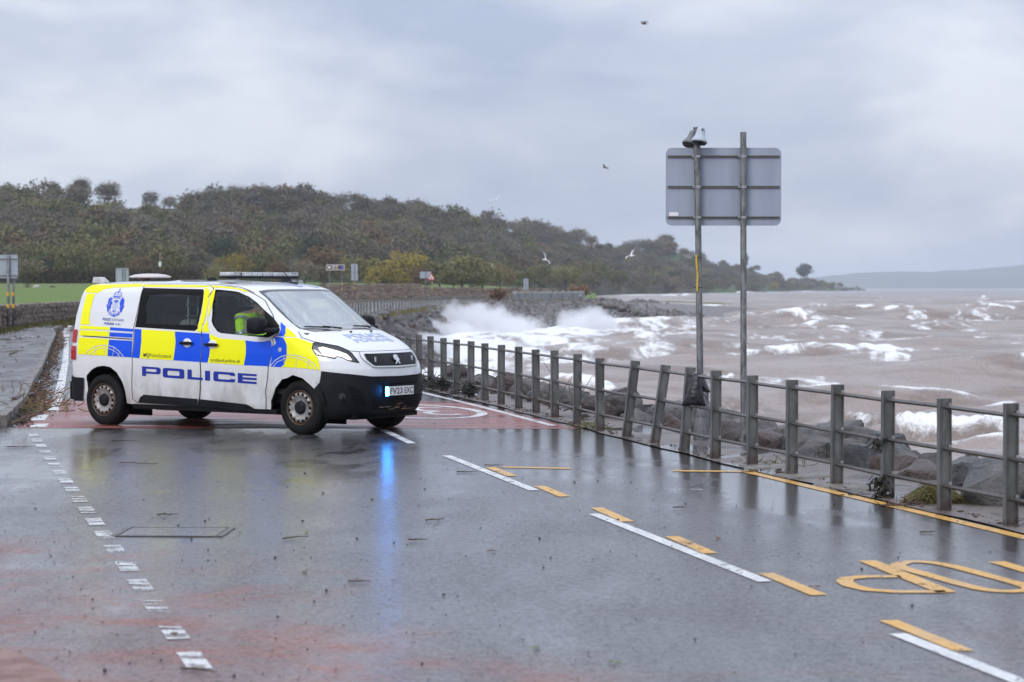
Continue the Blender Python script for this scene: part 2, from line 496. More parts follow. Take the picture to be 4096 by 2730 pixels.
# walkway beyond the railing, its landward edge broken
prom_pts = []
for i, p in enumerate(fence_path):
    if p.y > 135: break
    prom_pts.append((p.x - .165 + .02 * math.sin(i * 2.1) + .02 * math.sin(i * 5.3), p.y))
def prom_w(Y): return 1.35 if Y < 21 else max(.75, 1.35 - (Y - 21) * .12)
prom = sheet('promenade', [(9.4, -25)] + prom_pts + [(a + .2 + prom_w(b), b) for a, b in prom_pts[::-1]] + [(11.2, -25)], M['prom'], .012)
props(prom, kind='structure')
# pavement slab with kerb stones
pav = [(p.x - .13, p.y) for p in kerb_c]
pav_far = [(p.x - 2.3 + .6 * max(0, (p.y - 60) / 34), p.y) for p in kerb_c][::-1]
V = [(x, y, .115) for x, y in pav + pav_far]
sheet_p = sheet('pavement', [(x, y) for x, y in pav + pav_far], M['pave'], .115); props(sheet_p, kind='structure')
def kerbstone(L):
    b = MB(); b.box((0, 0, .055), (.13, L - .012, .17)); return b
ks_me = kerbstone(.915).me('kerb_stone', M['kerb'])
dist = 0; pts = kerb_c
seg = [(a, b, (b - a).length) for a, b in zip(pts, pts[1:])]
tot = sum(s[2] for s in seg)
def along(pts, d):
    for a, b in zip(pts, pts[1:]):
        L = (b - a).length
        if d <= L: return a + (b - a) * (d / L), (b - a) / L
        d -= L
    return pts[-1], (pts[-1] - pts[-2]).normalized()
d = .46
while d < tot - .4:
    p, t = along(pts, d)
    link('kerb_stone', ks_me, sheet_p, (p.x - .065, p.y, .005 + .012 * random.random()), (0, 0, math.atan2(-t.x, t.y) + random.gauss(0, .012)))
    d += .915
# return kerb at the corner of the junction
for i in range(5):
    link('kerb_stone', ks_me, sheet_p, (-7.1 - i * .91, 27.5 - .03 * i, .002), (0, 0, R(90) + .03))
verge2 = sheet('roadside_verge', [(-7.2, 27.6)] + [(p.x - 2.25 + .6 * max(0, (p.y - 60) / 34), p.y) for p in kerb_c] + [(-22.2, 112), (-23.6, 140), (-30, 140), (-30, 27.6)], M['verge'], .04)
props(verge2, kind='structure')

# ---- painted markings
W_ = M['white_line']; Y_ = M['yellow_line']
DIR = Vector((-.2322, .9727))
red = sheet('red_road_patch', [(-6.45, 27.45), (-3, 27.4), (.86, 27.3), (-.75, 33.9), (-4, 34.3), (-7.75, 34.3)], M['red'], .002); props(red, kind='structure')
cl = [([(-.71, 22.94), (.20, 19.01)], .10, False), ([(.66, 17.03), (1.57, 13.1)], .10, False), ([(2.03, 11.12), (2.95, 7.2)], .10, False), ([(-1.66, 27.15), (-1.17, 24.73)], .10, False)]
y0 = 29.2
for k in range(18):
    a = Vector((-2.15, y0 + 6 * k)); a.x = fx(a.y) - 3.0; b = Vector((fx(a.y + 4) - 3.0, a.y + 4)); cl.append(([a, b], .10, False))
props(ribbons('centre_line', cl, W_, .0045), kind='structure')
far_cl = []
fp = [p for p in fence_path if p.y > 130]
for k in range(0, len(fp) - 3, 3):
    far_cl.append(([Vector((fp[k].x - 4.0, fp[k].y)), Vector((fp[k + 1].x - 4.0, fp[k + 1].y))], .16, False))
props(ribbons('far_centre_line', far_cl, W_, .0045), kind='structure')
ed = [([(p.x - .42, p.y) for p in fence_path if 27.2 < p.y < 140], .11, False), ([(-6.72, 31.0), (-7.78, 36.39), (-10.65, 50.5), (-13.5, 64.2), (-16.2, 77.0)], .15, False), ([(-6.18, 27.6), (-6.3, 28.3)], .22, False), ([(-6.5, 29.0), (-6.75, 30.4)], .2, False)]
props(ribbons('edge_line', ed, W_, .005), kind='structure')
yd = [((-.22, 21.44), (.0, 20.45)), ((.25, 19.42), (.46, 18.44)), ((.70, 17.5), (.90, 16.46)), ((1.17, 15.48), (1.36, 14.49)), ((1.62, 13.48), (1.82, 12.52)), ((2.06, 11.57), (2.27, 10.59)), ((2.52, 9.6), (2.74, 8.6))]
yl = [([Vector(a), Vector(b)], .105, False) for a, b in yd]
yl += [([(-.10, 21.47), (.59, 21.30)], .13, False), ([(1.6, 21.04), (2.42, 20.93)], .15, False), ([(fx(y_) - .255, y_) for y_ in (20.95, 19.7, 18.4, 17.1, 15.8, 14.5, 13, 11.4, 9.5, 7.6)], .12, False)]
props(ribbons('bus_bay_line', yl, Y_, .0045), kind='structure')
# lettering of the bus bay, read by traffic coming towards us
def letters_stop():
    w = .105; L = []
    L.append(([(2.37, 14.10), (2.60, 12.63)], .125, False))
    L.append(([(2.60, 12.66), (2.30, 12.66), (2.15, 12.74), (2.07, 12.92), (2.06, 13.10), (2.10, 13.24), (2.22, 13.32), (2.45, 13.33)], w, False))
    L.append((curve([(2.53, 13.88, 0), (2.63, 14.04, 0), (2.76, 14.02, 0), (2.87, 13.85, 0), (3.02, 13.35, 0), (3.13, 12.95, 0), (3.13, 12.76, 0), (3.03, 12.68, 0), (2.90, 12.70, 0), (2.80, 12.86, 0), (2.65, 13.36, 0), (2.535, 13.75, 0)], 4), w, True))
    L.append(([(3.22, 14.05), (3.50, 12.70)], .12, False)); L.append(([(3.26, 12.76), (3.74, 12.66)], w + .03, False))
    L.append((curve([(3.62, 13.7, 0), (3.75, 13.98, 0), (3.92, 13.85, 0), (3.92, 13.5, 0), (3.84, 13.3, 0), (3.95, 13.0, 0), (4.08, 12.75, 0), (4.25, 12.75, 0), (4.22, 13.0, 0)], 4), w, False))
    return L
props(ribbons('stop_lettering', letters_stop(), Y_, .005), kind='structure')
# give-way dashes across the mouth of the side road
A_, B_ = Vector((-5.97, 26.35)), Vector((-1.30, 9.4)); dd = (B_ - A_).normalized(); nn = Vector((-dd.y, dd.x)); dl = []
k = 0.0
while k < (B_ - A_).length:
    dl.append(([A_ + dd * k, A_ + dd * (k + .50)], .12, False)); k += .91
for k in (1.2, 2.1, 5.2, 6.1): dl.append(([A_ + dd * k - nn * .75, A_ + dd * (k + .5) - nn * .75], .10, False))
props(ribbons('give_way_line', dl, M['worn_line'], .0045), kind='structure')
# speed roundel with figures, stretched along the lane
def oval(cx, cy, rx, ry, n=40, a=R(14)):
    return [(cx + rx * math.cos(2 * math.pi * i / n) * math.cos(a) - ry * math.sin(2 * math.pi * i / n) * math.sin(a) * .9, cy + ry * math.sin(2 * math.pi * i / n)) for i in range(n)]
RC = (-1.45, 31.2)
rl = [(oval(*RC, .98, 1.75), .15, True)]
def fig(pts, c): return [(c[0] + (-p[0]) - (p[1]) * -.23, c[1] - p[1]) for p in pts]
three = curve([(-.2, .75, 0), (0, .95, 0), (.2, .7, 0), (.2, .3, 0), (.02, .05, 0), (.2, -.2, 0), (.2, -.65, 0), (0, -.95, 0), (-.2, -.75, 0)], 4)
zero = curve([(-.2, 0, 0), (-.18, .6, 0), (0, .95, 0), (.18, .6, 0), (.2, 0, 0), (.18, -.6, 0), (0, -.95, 0), (-.18, -.6, 0)], 4)
rl.append((fig([(p.x, p.y) for p in three], (RC[0] + .34, RC[1])), .13, False))
rl.append((fig([(p.x, p.y) for p in zero], (RC[0] - .34, RC[1])), .13, True))
props(ribbons('speed_roundel', rl, W_, .005), kind='structure')
# scraps of old white paint
props(ribbons('old_paint_mark', [([(1.50, 19.13), (1.57, 19.12)], .06, False), ([(1.62, 19.11), (1.72, 19.09)], .06, False), ([(1.36, 19.14), (1.40, 19.14)], .05, False)], M['worn_line'], .0045), kind='structure')
# corner of red earth washed over the footway
re_m = noisy('red_earth', (.17, .075, .052), (.25, .115, .082), 5, .5, .5, 40, space='pos', bdist=.012, r2=.3)
rp = [gnd(a, b) for a, b in ((-160, 1455), (-60, 1478), (0, 1493), (30, 1499), (55, 1507), (82, 1524), (118, 1541), (150, 1568), (190, 1610), (210, 1680), (-200, 1680))]
props(sheet('red_earth', [(p.x, p.y) for p in rp], re_m, .007), kind='structure')
# inspection cover let into the road
M['iron'] = noisy('wet_cast_iron', (.05, .047, .047), (.10, .085, .08), 9, .32, .6, 60, space='pos', bdist=.006)
cov = thing('inspection_cover', 'rectangular iron inspection cover set flush in the wet tarmac beside worn dashes', 'manhole cover', (-2.52, 15.76, .002), R(-2))
b = MB(); b.box((0, 0, .003), (.72, .50, .004)); b.obj('cover_plate', M['road'], cov)
b = MB()
for s in (-1, 1): b.box((0, s * .278, .003), (.83, .022, .006)); b.box((s * .392, 0, .0032), (.045, .53, .006))
b.obj('frame', M['iron'], cov)

# ---- fields, hill, far hills, spit
HILL = np.array([(-260, 520, 656, 800, 474), (-100, 520, 655, 800, 472), (0, 520, 652, 800, 472), (200, 530, 650, 810, 470), (300, 540, 650, 820, 480), (430, 560, 650, 830, 480), (500, 570, 650, 840, 467), (700, 600, 650, 860, 470),
                 (900, 660, 652, 900, 490), (1100, 760, 656, 1000, 522), (1300, 950, 668, 1200, 552), (1420, 1080, 681, 1350, 588), (1490, 1100, 681, 1420, 572), (1530, 1120, 682, 1450, 570), (1590, 1250, 680, 1600, 596), (1640, 1400, 677, 1700, 618), (1700, 1520, 676, 1900, 613), (1800, 1800, 673, 2150, 646), (1900, 2200, 671, 2500, 658), (1990, 2900, 669.2, 3000, 665)], float)
def hill_pt(u, t):
    fy, fp_, ry, rp = (np.interp(u, HILL[:, 0], HILL[:, k]) for k in (1, 2, 3, 4))
    a = at(u, fp_, fy); b = at(u, rp, ry)
    if t <= 1:
        s = t ** .9 * (1 - .15 * math.sin(math.pi * t))
        Y = fy + (ry - fy) * t; z = a.z + (b.z - a.z) * s
    else:
        Y = ry + (t - 1) * 300; z = b.z - (t - 1) * 18
    p = at(u, 660, Y); return Vector((p.x, Y, z))
US = np.linspace(-260, 1990, 151); TS = np.concatenate([[-.02], np.linspace(0, 1, 22), [1.2, 2.0]])
V = []; 
for u in US:
    for t in TS:
        p = hill_pt(u, max(t, 0))
        if 0 < t < 1.1: p.z += .7 * (fbm(np.array([p.x * .05]), np.array([p.y * .05]), 3, 5)[0] - .5) * min(1, p.y / 700)
        if t < 0: p.z -= 4; p.y -= 3
        V.append(p)
nt = len(TS)
F = [(i * nt + j, (i + 1) * nt + j, (i + 1) * nt + j + 1, i * nt + j + 1) for i in range(len(US) - 1) for j in range(nt - 1)]
hill = link('wooded_hill', mesh('wooded_hill', V, F, M['hill'], True)); props(hill, kind='structure')
# field between the walls and the foot of the hill
V = []; nu, nv = 80, 24
for i in range(nu):
    u = -260 + (1370 + 260) * i / (nu - 1)
    fy = np.interp(u, HILL[:, 0], HILL[:, 1]); fz = hill_pt(u, 0).z
    y0 = 108 if u < 330 else 108 + (338 - 108) * min(1, (u - 330) / 300)
    for j in range(nv):
        t = j / (nv - 1); Y = y0 + (fy + 2 - y0) * t ** 1.4
        p = at(u, 660, Y)
        V.append((p.x, Y, -.03 + (fz + .05) * t ** 1.0 + .35 * (fbm(np.array([p.x * .03]), np.array([Y * .02]), 3, 3)[0] - .5) * min(1, t * 4)))
F = [(i * nv + j, (i + 1) * nv + j, (i + 1) * nv + j + 1, i * nv + j + 1) for i in range(nu - 1) for j in range(nv - 1)]
field = link('field', mesh('field', V, F, M['field'], True)); props(field, kind='structure')
spit_pl = [(4, 430), (14, 470), (26, 530), (47, 522), (58, 540), (62, 600), (52, 680), (40, 780), (0, 900), (-20, 700)]
sp = curve([(x, y, 0) for x, y in spit_pl], 5)
V = [(p.x, p.y, -3.3) for p in sp]; n = len(sp); c = Vector((25, 640, 0))
for k, (s, z) in enumerate(((.97, -2.75), (.9, -2.5), (.6, -2.2))): V += [(c.x + (p.x - c.x) * s, c.y + (p.y - c.y) * s, z) for p in sp]
F = [(r * n + i, r * n + (i + 1) % n, (r + 1) * n + (i + 1) % n, (r + 1) * n + i) for r in range(3) for i in range(n - 1)] + [tuple(range(3 * n, 4 * n))]
spit = link('grass_spit', mesh('grass_spit', V, F, M['spit'], True)); props(spit, kind='structure')
# hills across the firth
V = []; nu, nv = 160, 5
for i in range(nu):
    u = 1700 + (3000 - 1700) * i / (nu - 1)
    pk = np.interp(u, [1700, 1880, 1960, 2070, 2130, 2230, 2300, 2353, 2420, 2520, 2700, 3000], [661, 637, 629, 623, 625, 619, 614, 607, 600, 606, 620, 650]) + 2.2 * (fbm(np.array([u * .02]), np.array([.3]), 4, 9)[0] - .5)
    for j in range(nv):
        t = j / (nv - 1); Y = 8200 + 1500 * t
        base = at(u, 664, Y); top = at(u, pk, 9200)
        z = -4 + (top.z + 4) * min(1, t * 1.5) ** .75 + 9 * (fbm(np.array([u * .035]), np.array([t * 3.0]), 4, 2)[0] - .5) * t
        if j == nv - 1: z *= .6
        V.append((base.x, Y, z))
F = [(i * nv + j, (i + 1) * nv + j, (i + 1) * nv + j + 1, i * nv + j + 1) for i in range(nu - 1) for j in range(nv - 1)]
fh = link('far_hills', mesh('far_hills', V, F, M['farhill'], True)); props(fh, kind='structure')

# green pasture on the hilltop, open between the trees
V = []; nu, nv = 26, 10
for i in range(nu):
    u = 185 + (440 - 185) * i / (nu - 1)
    for j in range(nv): p = hill_pt(u, .58 + .44 * j / (nv - 1)); V.append((p.x, p.y, p.z + (.35 if 0 < i < nu - 1 and j > 0 else -.8)))
F = [(i * nv + j, (i + 1) * nv + j, (i + 1) * nv + j + 1, i * nv + j + 1) for i in range(nu - 1) for j in range(nv - 1)]
props(link('hilltop_field', mesh('hilltop_field', V, F, grass_mat('hilltop_grass', (.070, .105, .035), (.09, .12, .045), (.10, .095, .05), .2), True)), kind='structure')

# ================================================================== sea, rock bank, spray
def sea_material():
    m = mat('silty_sea_water', (.25, .205, .18), .22, spec=.5); t = NT(m)
    p = t.pos()
    a = t.n('ShaderNodeAttribute', attribute_name='foam').outputs['Fac']
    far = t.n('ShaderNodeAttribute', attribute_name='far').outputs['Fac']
    near_s = t.mapv(p, (1, .55, 1))
    fn = t.noise(near_s, .55, 7, .68, .5)
    fn2 = t.noise(t.mapv(p, (.16, .35, 1)), .5, 5, .65, .6)
    f = t.rng(t.math('ADD', a, t.math('MULTIPLY', t.math('SUBTRACT', fn, .5), 1.9)), .34, .72)
    silt = t.rng(fn2, .40, .60)
    col = t.mix(silt, (.315, .252, .220), (.205, .152, .120))
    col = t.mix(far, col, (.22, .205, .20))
    t.set('Base Color', t.mix(f, col, (.86, .86, .85)))
    t.set('Roughness', t.math('ADD', t.math('MULTIPLY', f, .5), .28))
    t.set('Specular IOR Level', .4)
    h = t.math('ADD', t.noise(near_s, .7, 6, .6), t.math('MULTIPLY', f, .25))
    t.set('Normal', t.bump(t.noise(t.mapv(p, (1, .7, 1)), 2.6, 5, .65), .45, .25, t.bump(h, .7, .7)))
    return m
M['sea'] = sea_material()
def build_sea():
    ys = [36.0]
    while ys[-1] < 9000:
        ys.append(ys[-1] + max(.28, .0068 * ys[-1]) * (1 + max(0, ys[-1] - 2500) / 2500))
    ys = np.array(ys); tx = np.linspace(-.13, .42, 620)
    X = tx[None, :] * ys[:, None] + np.where(ys < 80, 0, 0)[:, None]; Y = np.repeat(ys[:, None], len(tx), 1)
    r = np.random.default_rng(5)
    H = np.zeros_like(X); S = np.zeros_like(X)
    amp_scale = np.clip((Y - 30) / 60, .45, 1) * np.clip(1.35 - Y / 6000, .75, 1.3)
    for k in range(46):
        L = 2.6 * 1.088 ** k * r.uniform(.9, 1.1)
        th = math.radians(r.normal(-8, 21)); ph = r.uniform(0, 6.28); A = .0092 * L ** .76 * r.uniform(.6, 1.3)
        w = 2 * math.pi / L
        # slow warping so that crests bend and break up
        wx = 14 * (vnoise(X / (L * 4.2), Y / (L * 4.2), 40 + k) - .5)
        ar = w * (X * math.sin(th) + Y * math.cos(th)) + ph + wx * .33
        fade = np.clip(L / (2.6 * np.maximum(.28, .0068 * Y)) - .6, 0, 1)
        H += A * fade * np.sin(ar); S += A * w * fade * np.cos(ar)
    H = H * amp_scale
    F = np.zeros_like(X)
    fine = fbm(X / 2.2, Y / 3.2, 4, 61); fine2 = fbm(X / np.maximum(2.0, Y / 90), Y / np.maximum(3, Y / 40), 4, 62)
    # breakers seen in the photo: (view x0, x1, y, height, thickness, slant)
    for (x0, x1, vy, hh, th_, slant) in ((1385, 1790, 708, .8, 4, 0), (1680, 1990, 750, 1.0, 3.0, 5), (1700, 2060, 763, .75, 2.6, 10), (1560, 1760, 748, .6, 4, 6), (1540, 2220, 848, .6, 1.2, -18), (1620, 1700, 868, .6, 1.4, 6),
                                         (1870, 2110, 985, 1.25, 1.3, 20), (1960, 2420, 1040, .75, 1.1, 34), (2170, 2290, 706, 1.1, 4, 2), (2060, 2120, 692, 1.1, 5, 0), (2240, 2280, 681, 1.0, 7, 0), (1990, 2070, 690, .8, 5, 0),
                                         (1340, 1560, 795, .8, 2.6, 8), (1020, 1400, 835, .7, 1.8, -14), (1180, 1460, 880, .6, 1.5, 10), (2060, 2360, 1080, .5, 1.0, 12), (1990, 2170, 735, .6, 3, 2), (1580, 1700, 722, .7, 4, 3), (1820, 1990, 774, .5, 2.5, 0), (1410, 1520, 912, .5, 1.2, 4), (2040, 2200, 800, .45, 2, 0)):
        p0 = gnd(x0, vy, SEA_Z); p1 = gnd(x1, vy + slant, SEA_Z)
        ux = (X - p0.x) / (p1.x - p0.x); yc = p0.y + (p1.y - p0.y) * ux + 3.2 * th_ * (fbm(X / (th_ * 4.5), X * 0 + vy, 3, 3) - .5)
        env = np.clip(np.minimum(ux, 1 - ux) * 3.2, 0, 1); env = env * env * (3 - 2 * env) * np.clip(.5 + .8 * vnoise(X / (th_ * 2.2), X * 0 + vy * 1.7, 4), 0, 1)
        dy = (Y - yc) / th_
        H += hh * env * np.where(dy > 0, np.exp(-(dy / 1.7) ** 2), np.exp(-(dy / .8) ** 2))
        crest = np.where(dy > 0, np.exp(-(dy / .45) ** 2), np.exp(-(dy / 1.0) ** 2))
        trail = np.where(dy > 0, np.exp(-(dy / 3.0) ** 2), np.exp(-(dy / 2.2) ** 2)) * np.clip((fine - .47) * 5, 0, 1) * .55
        F = np.maximum(F, env * np.maximum(crest * (.35 + 1.0 * fine), trail))
    # whitecaps further out
    for k in range(330):
        yc = 90 * (5600 / 90) ** r.random(); xc = yc * r.uniform(-.05, .40)
        if xc < np.interp(yc, [80, 300, 1000, 1400, 2200, 3000], [3, 30, 70, 140, 335, 510]): continue
        ln_ = r.uniform(2.5, 9) * (1 + yc / 260) ** .75; th_ = r.uniform(.5, 1.15) * (1 + yc / 160) ** .8
        i0, i1 = np.searchsorted(ys, [yc - 3 * th_, yc + 3 * th_])
        if i1 <= i0: continue
        xs_ = X[i0:i1]; yy_ = Y[i0:i1]; ux = (xs_ - xc) / ln_; dy = (yy_ - yc - th_ * .9 * np.sin(ux * 2 + k)) / th_; env = np.exp(-(ux ** 2) * 1.6)
        H[i0:i1] += r.uniform(.10, .38) * env * np.exp(-(dy / 1.2) ** 2)
        F[i0:i1] = np.maximum(F[i0:i1], env * np.where(dy > 0, np.exp(-(dy / .6) ** 2), np.exp(-(dy / 1.1) ** 2)) * (.25 + 1.05 * fine2[i0:i1]) * r.uniform(.5, .95))
    # foam lace drifting between the waves
    streak = np.clip((fbm(X / 7, Y / 16, 5, 33) - .56) * 4, 0, .50) * np.clip(1.3 - Y / 700, .25, 1)
    F = np.maximum(F, streak)
    # white water along the rock bank and round the headland
    cx = np.array([fx(y) if y < 298 else 10 + (y - 298) * .6 for y in ys])[:, None]
    ds = X - (cx + np.where(ys < 130, 4.6, 3.0 + np.clip((ys - 165) / 10, 0, 8))[:, None])
    wid = np.where(Y < 130, 10.0, np.where(Y < 300, 26, 8))
    shore = np.clip(1 - ds / wid, 0, 1) * (Y < 300)
    F = np.maximum(F, shore * (.36 + 1.15 * fbm(X / 3.4, Y / 9, 4, 12)))
    hl = np.clip(1 - np.abs(X - np.interp(Y, [1000, 1400, 1800, 2200, 3000], [60, 128, 226, 325, 495])) / np.interp(Y, [1000, 3000], [60, 60]), 0, 1) * ((Y > 880) & (Y < 3100))
    F = np.maximum(F, hl * (.05 + 1.1 * fbm(X / 14, Y / 40, 3, 14)))
    H += np.clip(F, 0, 1) * .35 * (fine - .4) * np.clip(1.5 - Y / 500, 0, 1) * 2
    # shallower, calmer as it runs up the bank
    H *= np.where(Y < 300, np.clip((ds + 5) / 8, .25, 1), 1)
    H *= np.clip((Y - 36) / 12, 0, 1)
    Z = SEA_Z + H
    nyy, nx = X.shape
    idx = np.arange(nyy * nx).reshape(nyy, nx)
    Q = np.stack([idx[:-1, :-1], idx[:-1, 1:], idx[1:, 1:], idx[1:, :-1]], -1).reshape(-1, 4)
    me = fast_mesh('sea', np.stack([X, Y, Z], -1).reshape(-1, 3), Q, M['sea'], True)
    at_ = me.attributes.new('foam', 'FLOAT', 'POINT'); at_.data.foreach_set('value', np.clip(F, 0, 1).astype(np.float32).ravel())
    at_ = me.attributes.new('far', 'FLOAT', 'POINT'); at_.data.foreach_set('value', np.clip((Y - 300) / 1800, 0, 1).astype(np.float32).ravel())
    return props(link('sea', me), kind='structure')
build_sea()
# open water outside the modelled waves
props(sheet('outer_sea', [(-60, 0), (15, 0), (9000, 36), (9000, 12000), (-2500, 12000), (-60, 900)], M['sea'], SEA_Z - 1.6), kind='structure')

props(sheet('near_sea', [(3, -25), (2100, -25), (2100, 5000), (15.25, 36.3), (1.5, 36.3)], M['sea'], SEA_Z - .02), kind='structure')
# ---- rock armour
def rock_material(name, a, b, wet=.5):
    m = mat(name, a, .6); t = NT(m); v = t.objc(); p = t.pos()
    oi = t.n('ShaderNodeObjectInfo').outputs['Random']
    n = t.noise(p, 2.2, 6, .68, .4); vein = t.noise(t.mapv(p, (1, 1, 3.5), (.4, .3, .2)), 3.0, 6, .7, 1.0)
    c = t.mix(t.rng(n, .33, .68), a, b)
    c = t.mix(t.rng(vein, .55, .75), c, tuple(min(1, x * 1.9 + .03) for x in b))
    c = t.mix(t.math('MULTIPLY', t.rng(oi, .5, 1.0), .55), c, (.125, .07, .055))
    t.set('Base Color', c)
    t.set('Roughness', t.rng(n, .35, .65, .22, .6))
    t.set('Normal', t.bump(t.math('ADD', t.noise(p, 9, 6, .72), t.math('MULTIPLY', t.noise(p, 2.6, 4, .6, .6), 1.5)), .95, .13))
    return m
M['rock'] = rock_material('wet_dark_boulder', (.045, .045, .047), (.20, .19, .182))
M['rock_far'] = rock_material('wet_armour_stone', (.060, .054, .052), (.22, .19, .175))
def boulder_mesh(name, seed, m, sub=2, npts=18):
    r = random.Random(seed); bm = bmesh.new()
    for i in range(npts):
        v = Vector((r.gauss(0, 1), r.gauss(0, 1), r.gauss(0, 1))).normalized() * r.uniform(.82, 1.08)
        bm.verts.new((v.x * .58, v.y * .47, v.z * .43))
    res = bmesh.ops.convex_hull(bm, input=bm.verts)
    bmesh.ops.delete(bm, geom=[g for g in res['geom_interior'] if isinstance(g, bmesh.types.BMVert)], context='VERTS')
    bmesh.ops.triangulate(bm, faces=bm.faces)
    if sub: bmesh.ops.bevel(bm, geom=list(bm.edges), offset=.026, segments=1, affect='EDGES', profile=.6, clamp_overlap=True)
    bmesh.ops.triangulate(bm, faces=bm.faces)
    if sub:
        bmesh.ops.subdivide_edges(bm, edges=[e for e in bm.edges if e.calc_length() > .16], cuts=sub, use_grid_fill=True)
        bmesh.ops.triangulate(bm, faces=bm.faces)
        from mathutils import noise as mn
        for v in bm.verts:
            k = mn.fractal(v.co * 3.2 + Vector((seed, 0, 0)), 1.0, 2.0, 3) * .045
            k += (mn.fractal(v.co * 9.0 + Vector((0, seed, 0)), 1.0, 2.0, 2)) * .014
            v.co += v.normal * k if v.normal.length else Vector((0, 0, 0))
    bmesh.ops.recalc_face_normals(bm, faces=bm.faces)
    me = bpy.data.meshes.new(name); bm.to_mesh(me); bm.free(); me.materials.append(m)
    smooth_by_angle(me, 24)
    return me
boulders = [boulder_mesh('boulder', 10 + i, M['rock']) for i in range(9)]
T_ = [Vector((p.x + .7, p.y, 0)) for p in fence_path]
def bank_bottom(Y, X):
    w = np.interp(Y, [0, 130, 172, 200, 232, 262, 285, 300], [5.2, 5.0, 5.0, 7.5, 10, 14, 18, 22]); return w
V = []; nv = 10; rows = []
for i, p in enumerate(fence_path):
    nx = fence_path[min(i + 1, len(fence_path) - 1)] - fence_path[max(i - 1, 0)]; t = nx.normalized(); nrm_ = Vector((t.y, -t.x, 0))
    a0 = prom_w(p.y) * .92 if p.y < 130 else .35
    w = bank_bottom(p.y, 0)
    rows.append((Vector((p.x, p.y, 0)), nrm_, a0, w))
    for j in range(nv):
        s = j / (nv - 1)
        q = Vector((p.x, p.y, 0)) + nrm_ * (a0 + (w - a0) * s)
        V.append((q.x, q.y, -.08 - 4.2 * s ** .9 + .5 * (fbm(np.array([q.x * .8]), np.array([q.y * .8]), 3, 6)[0] - .5) * min(1, s * 4)))
# end of the bank, swept round behind the last railing
F = [(i * nv + j, i * nv + j + 1, (i + 1) * nv + j + 1, (i + 1) * nv + j) for i in range(len(fence_path) - 1) for j in range(nv - 1)]
n0 = len(V)
for q in ((40, 330, -1.5), (28, 300, -3.2), (24, 268, -4.2), (12, 330, -.1)): V.append(q)
L = (len(fence_path) - 1) * nv
F += [(L, L + nv // 2, n0 + 1, n0), (L + nv // 2, L + nv - 1, n0 + 2, n0 + 1), (L, n0, n0 + 3)]
bank = link('rock_bank', mesh('rock_bank', V, F, M['rock_far'], True)); props(bank, kind='structure')
gnb = 'boulders piled along the shore edge'
used = 0
def shore_place(p):
    vx = p[0] / p[1] * FOC / K + 1176.5
    a = 'below the railing right of the van' if vx < 1430 else 'behind the leaning railing posts' if vx < 1590 else 'near the foot of the sign poles' if vx < 1740 else 'among the rusty beams right of the sign poles' if vx < 1930 else 'behind the weed hung post' if vx < 2110 else 'behind the rightmost railing posts'
    return a + (', by the water' if p[2] < -1.2 else ', at the walkway edge' if p[2] > -.5 else '')
def put_boulder(p, s, me=None, label=None, group=gnb, rot=None, name='boulder'):
    o = link(name, me or random.choice(boulders), None, p, rot or (random.uniform(-.5, .5), random.uniform(-.5, .5), random.uniform(0, 6.28)), s)
    return props(o, label or 'dark wet boulder ' + shore_place(p), 'boulder', group)
# the boulders one can single out next to the walkway: view x, y of their middle, depth, size
special = [(2300, 1108, 17.9, 1.15, 'big slate grey boulder with streaked faces, last one before the right end of the railing'),
           (2216, 1095, 19.3, .72, 'blocky brown boulder between the two nearest railing posts'),
           (2120, 1100, 20.2, .86, 'low flat dark slab of rock on the walkway edge left of the brown block'),
           (2060, 1078, 21.2, .80, 'dark wedge shaped boulder in front of the grass tuft, behind the weed hung post'),
           (1985, 1070, 21.6, 1.0, 'long dark slab lying behind the railing at the walkway edge'),
           (2010, 1040, 23.0, 1.15, 'rounded grey boulder rising behind the weed hung post'),
           (1920, 1035, 23.6, 1.35, 'large pale grey sloping boulder with white surf behind it'),
           (1808, 1012, 25.5, .85, 'pointed dark boulder beside the rusty beams'),
           (1742, 995, 27.0, .9, 'rounded dark boulder behind the right hand sign pole'),
           (1690, 985, 28.0, .95, 'grey boulder wedged between the two sign poles'),
           (1625, 968, 29.0, 1.0, 'dark boulder directly behind the left hand sign pole'),
           (1548, 972, 29.5, 1.15, 'brown tinged boulder behind the leaning railing posts'),
           (1475, 955, 32.0, .85, 'rounded black boulder seen through the leaning part of the railing'),
           (1425, 962, 31.5, .9, 'reddish boulder just left of the leaning railing posts')]
for vx, vy, Y, s, lab in special:
    p = at(vx, vy, Y); put_boulder((p.x, p.y, p.z - .03), s * .78, label=lab, rot=(random.uniform(-.25, .25), random.uniform(-.25, .25), random.uniform(0, 6.28)))
def on_bank(i, s):
    c, n_, a0, w = rows[i]; q = c + n_ * (a0 + (w - a0) * s); return Vector((q.x, q.y, -.08 - 4.2 * s ** .9))
cand = [i for i, r_ in enumerate(rows) if 14 < r_[0].y < 40]
for k in range(70):
    i = random.choice(cand); s = random.uniform(.0, .22); p = on_bank(i, s); j = min(i + 1, len(rows) - 1); p += (rows[j][0] - rows[i][0]) * random.random()
    if p.x < fx(p.y) + prom_w(p.y) + .05: p.x = fx(p.y) + prom_w(p.y) + random.uniform(.05, .5)
    p.z = random.uniform(-.05, .18) - s; put_boulder(p, random.uniform(.4, .8))
cand = [i for i, r_ in enumerate(rows) if 9 < r_[0].y < 60]
for k in range(80):
    i = random.choice(cand); s = random.uniform(.02, .75)
    p = on_bank(i, s); p += Vector((random.uniform(-.4, .4), random.uniform(-.6, .6), random.uniform(-.08, .12)))
    if p.x < fx(p.y) + prom_w(p.y) + .15: p.x += .6
    put_boulder(p, random.uniform(.65, 1.25))
cand = [i for i, r_ in enumerate(rows) if r_[0].y > 120]
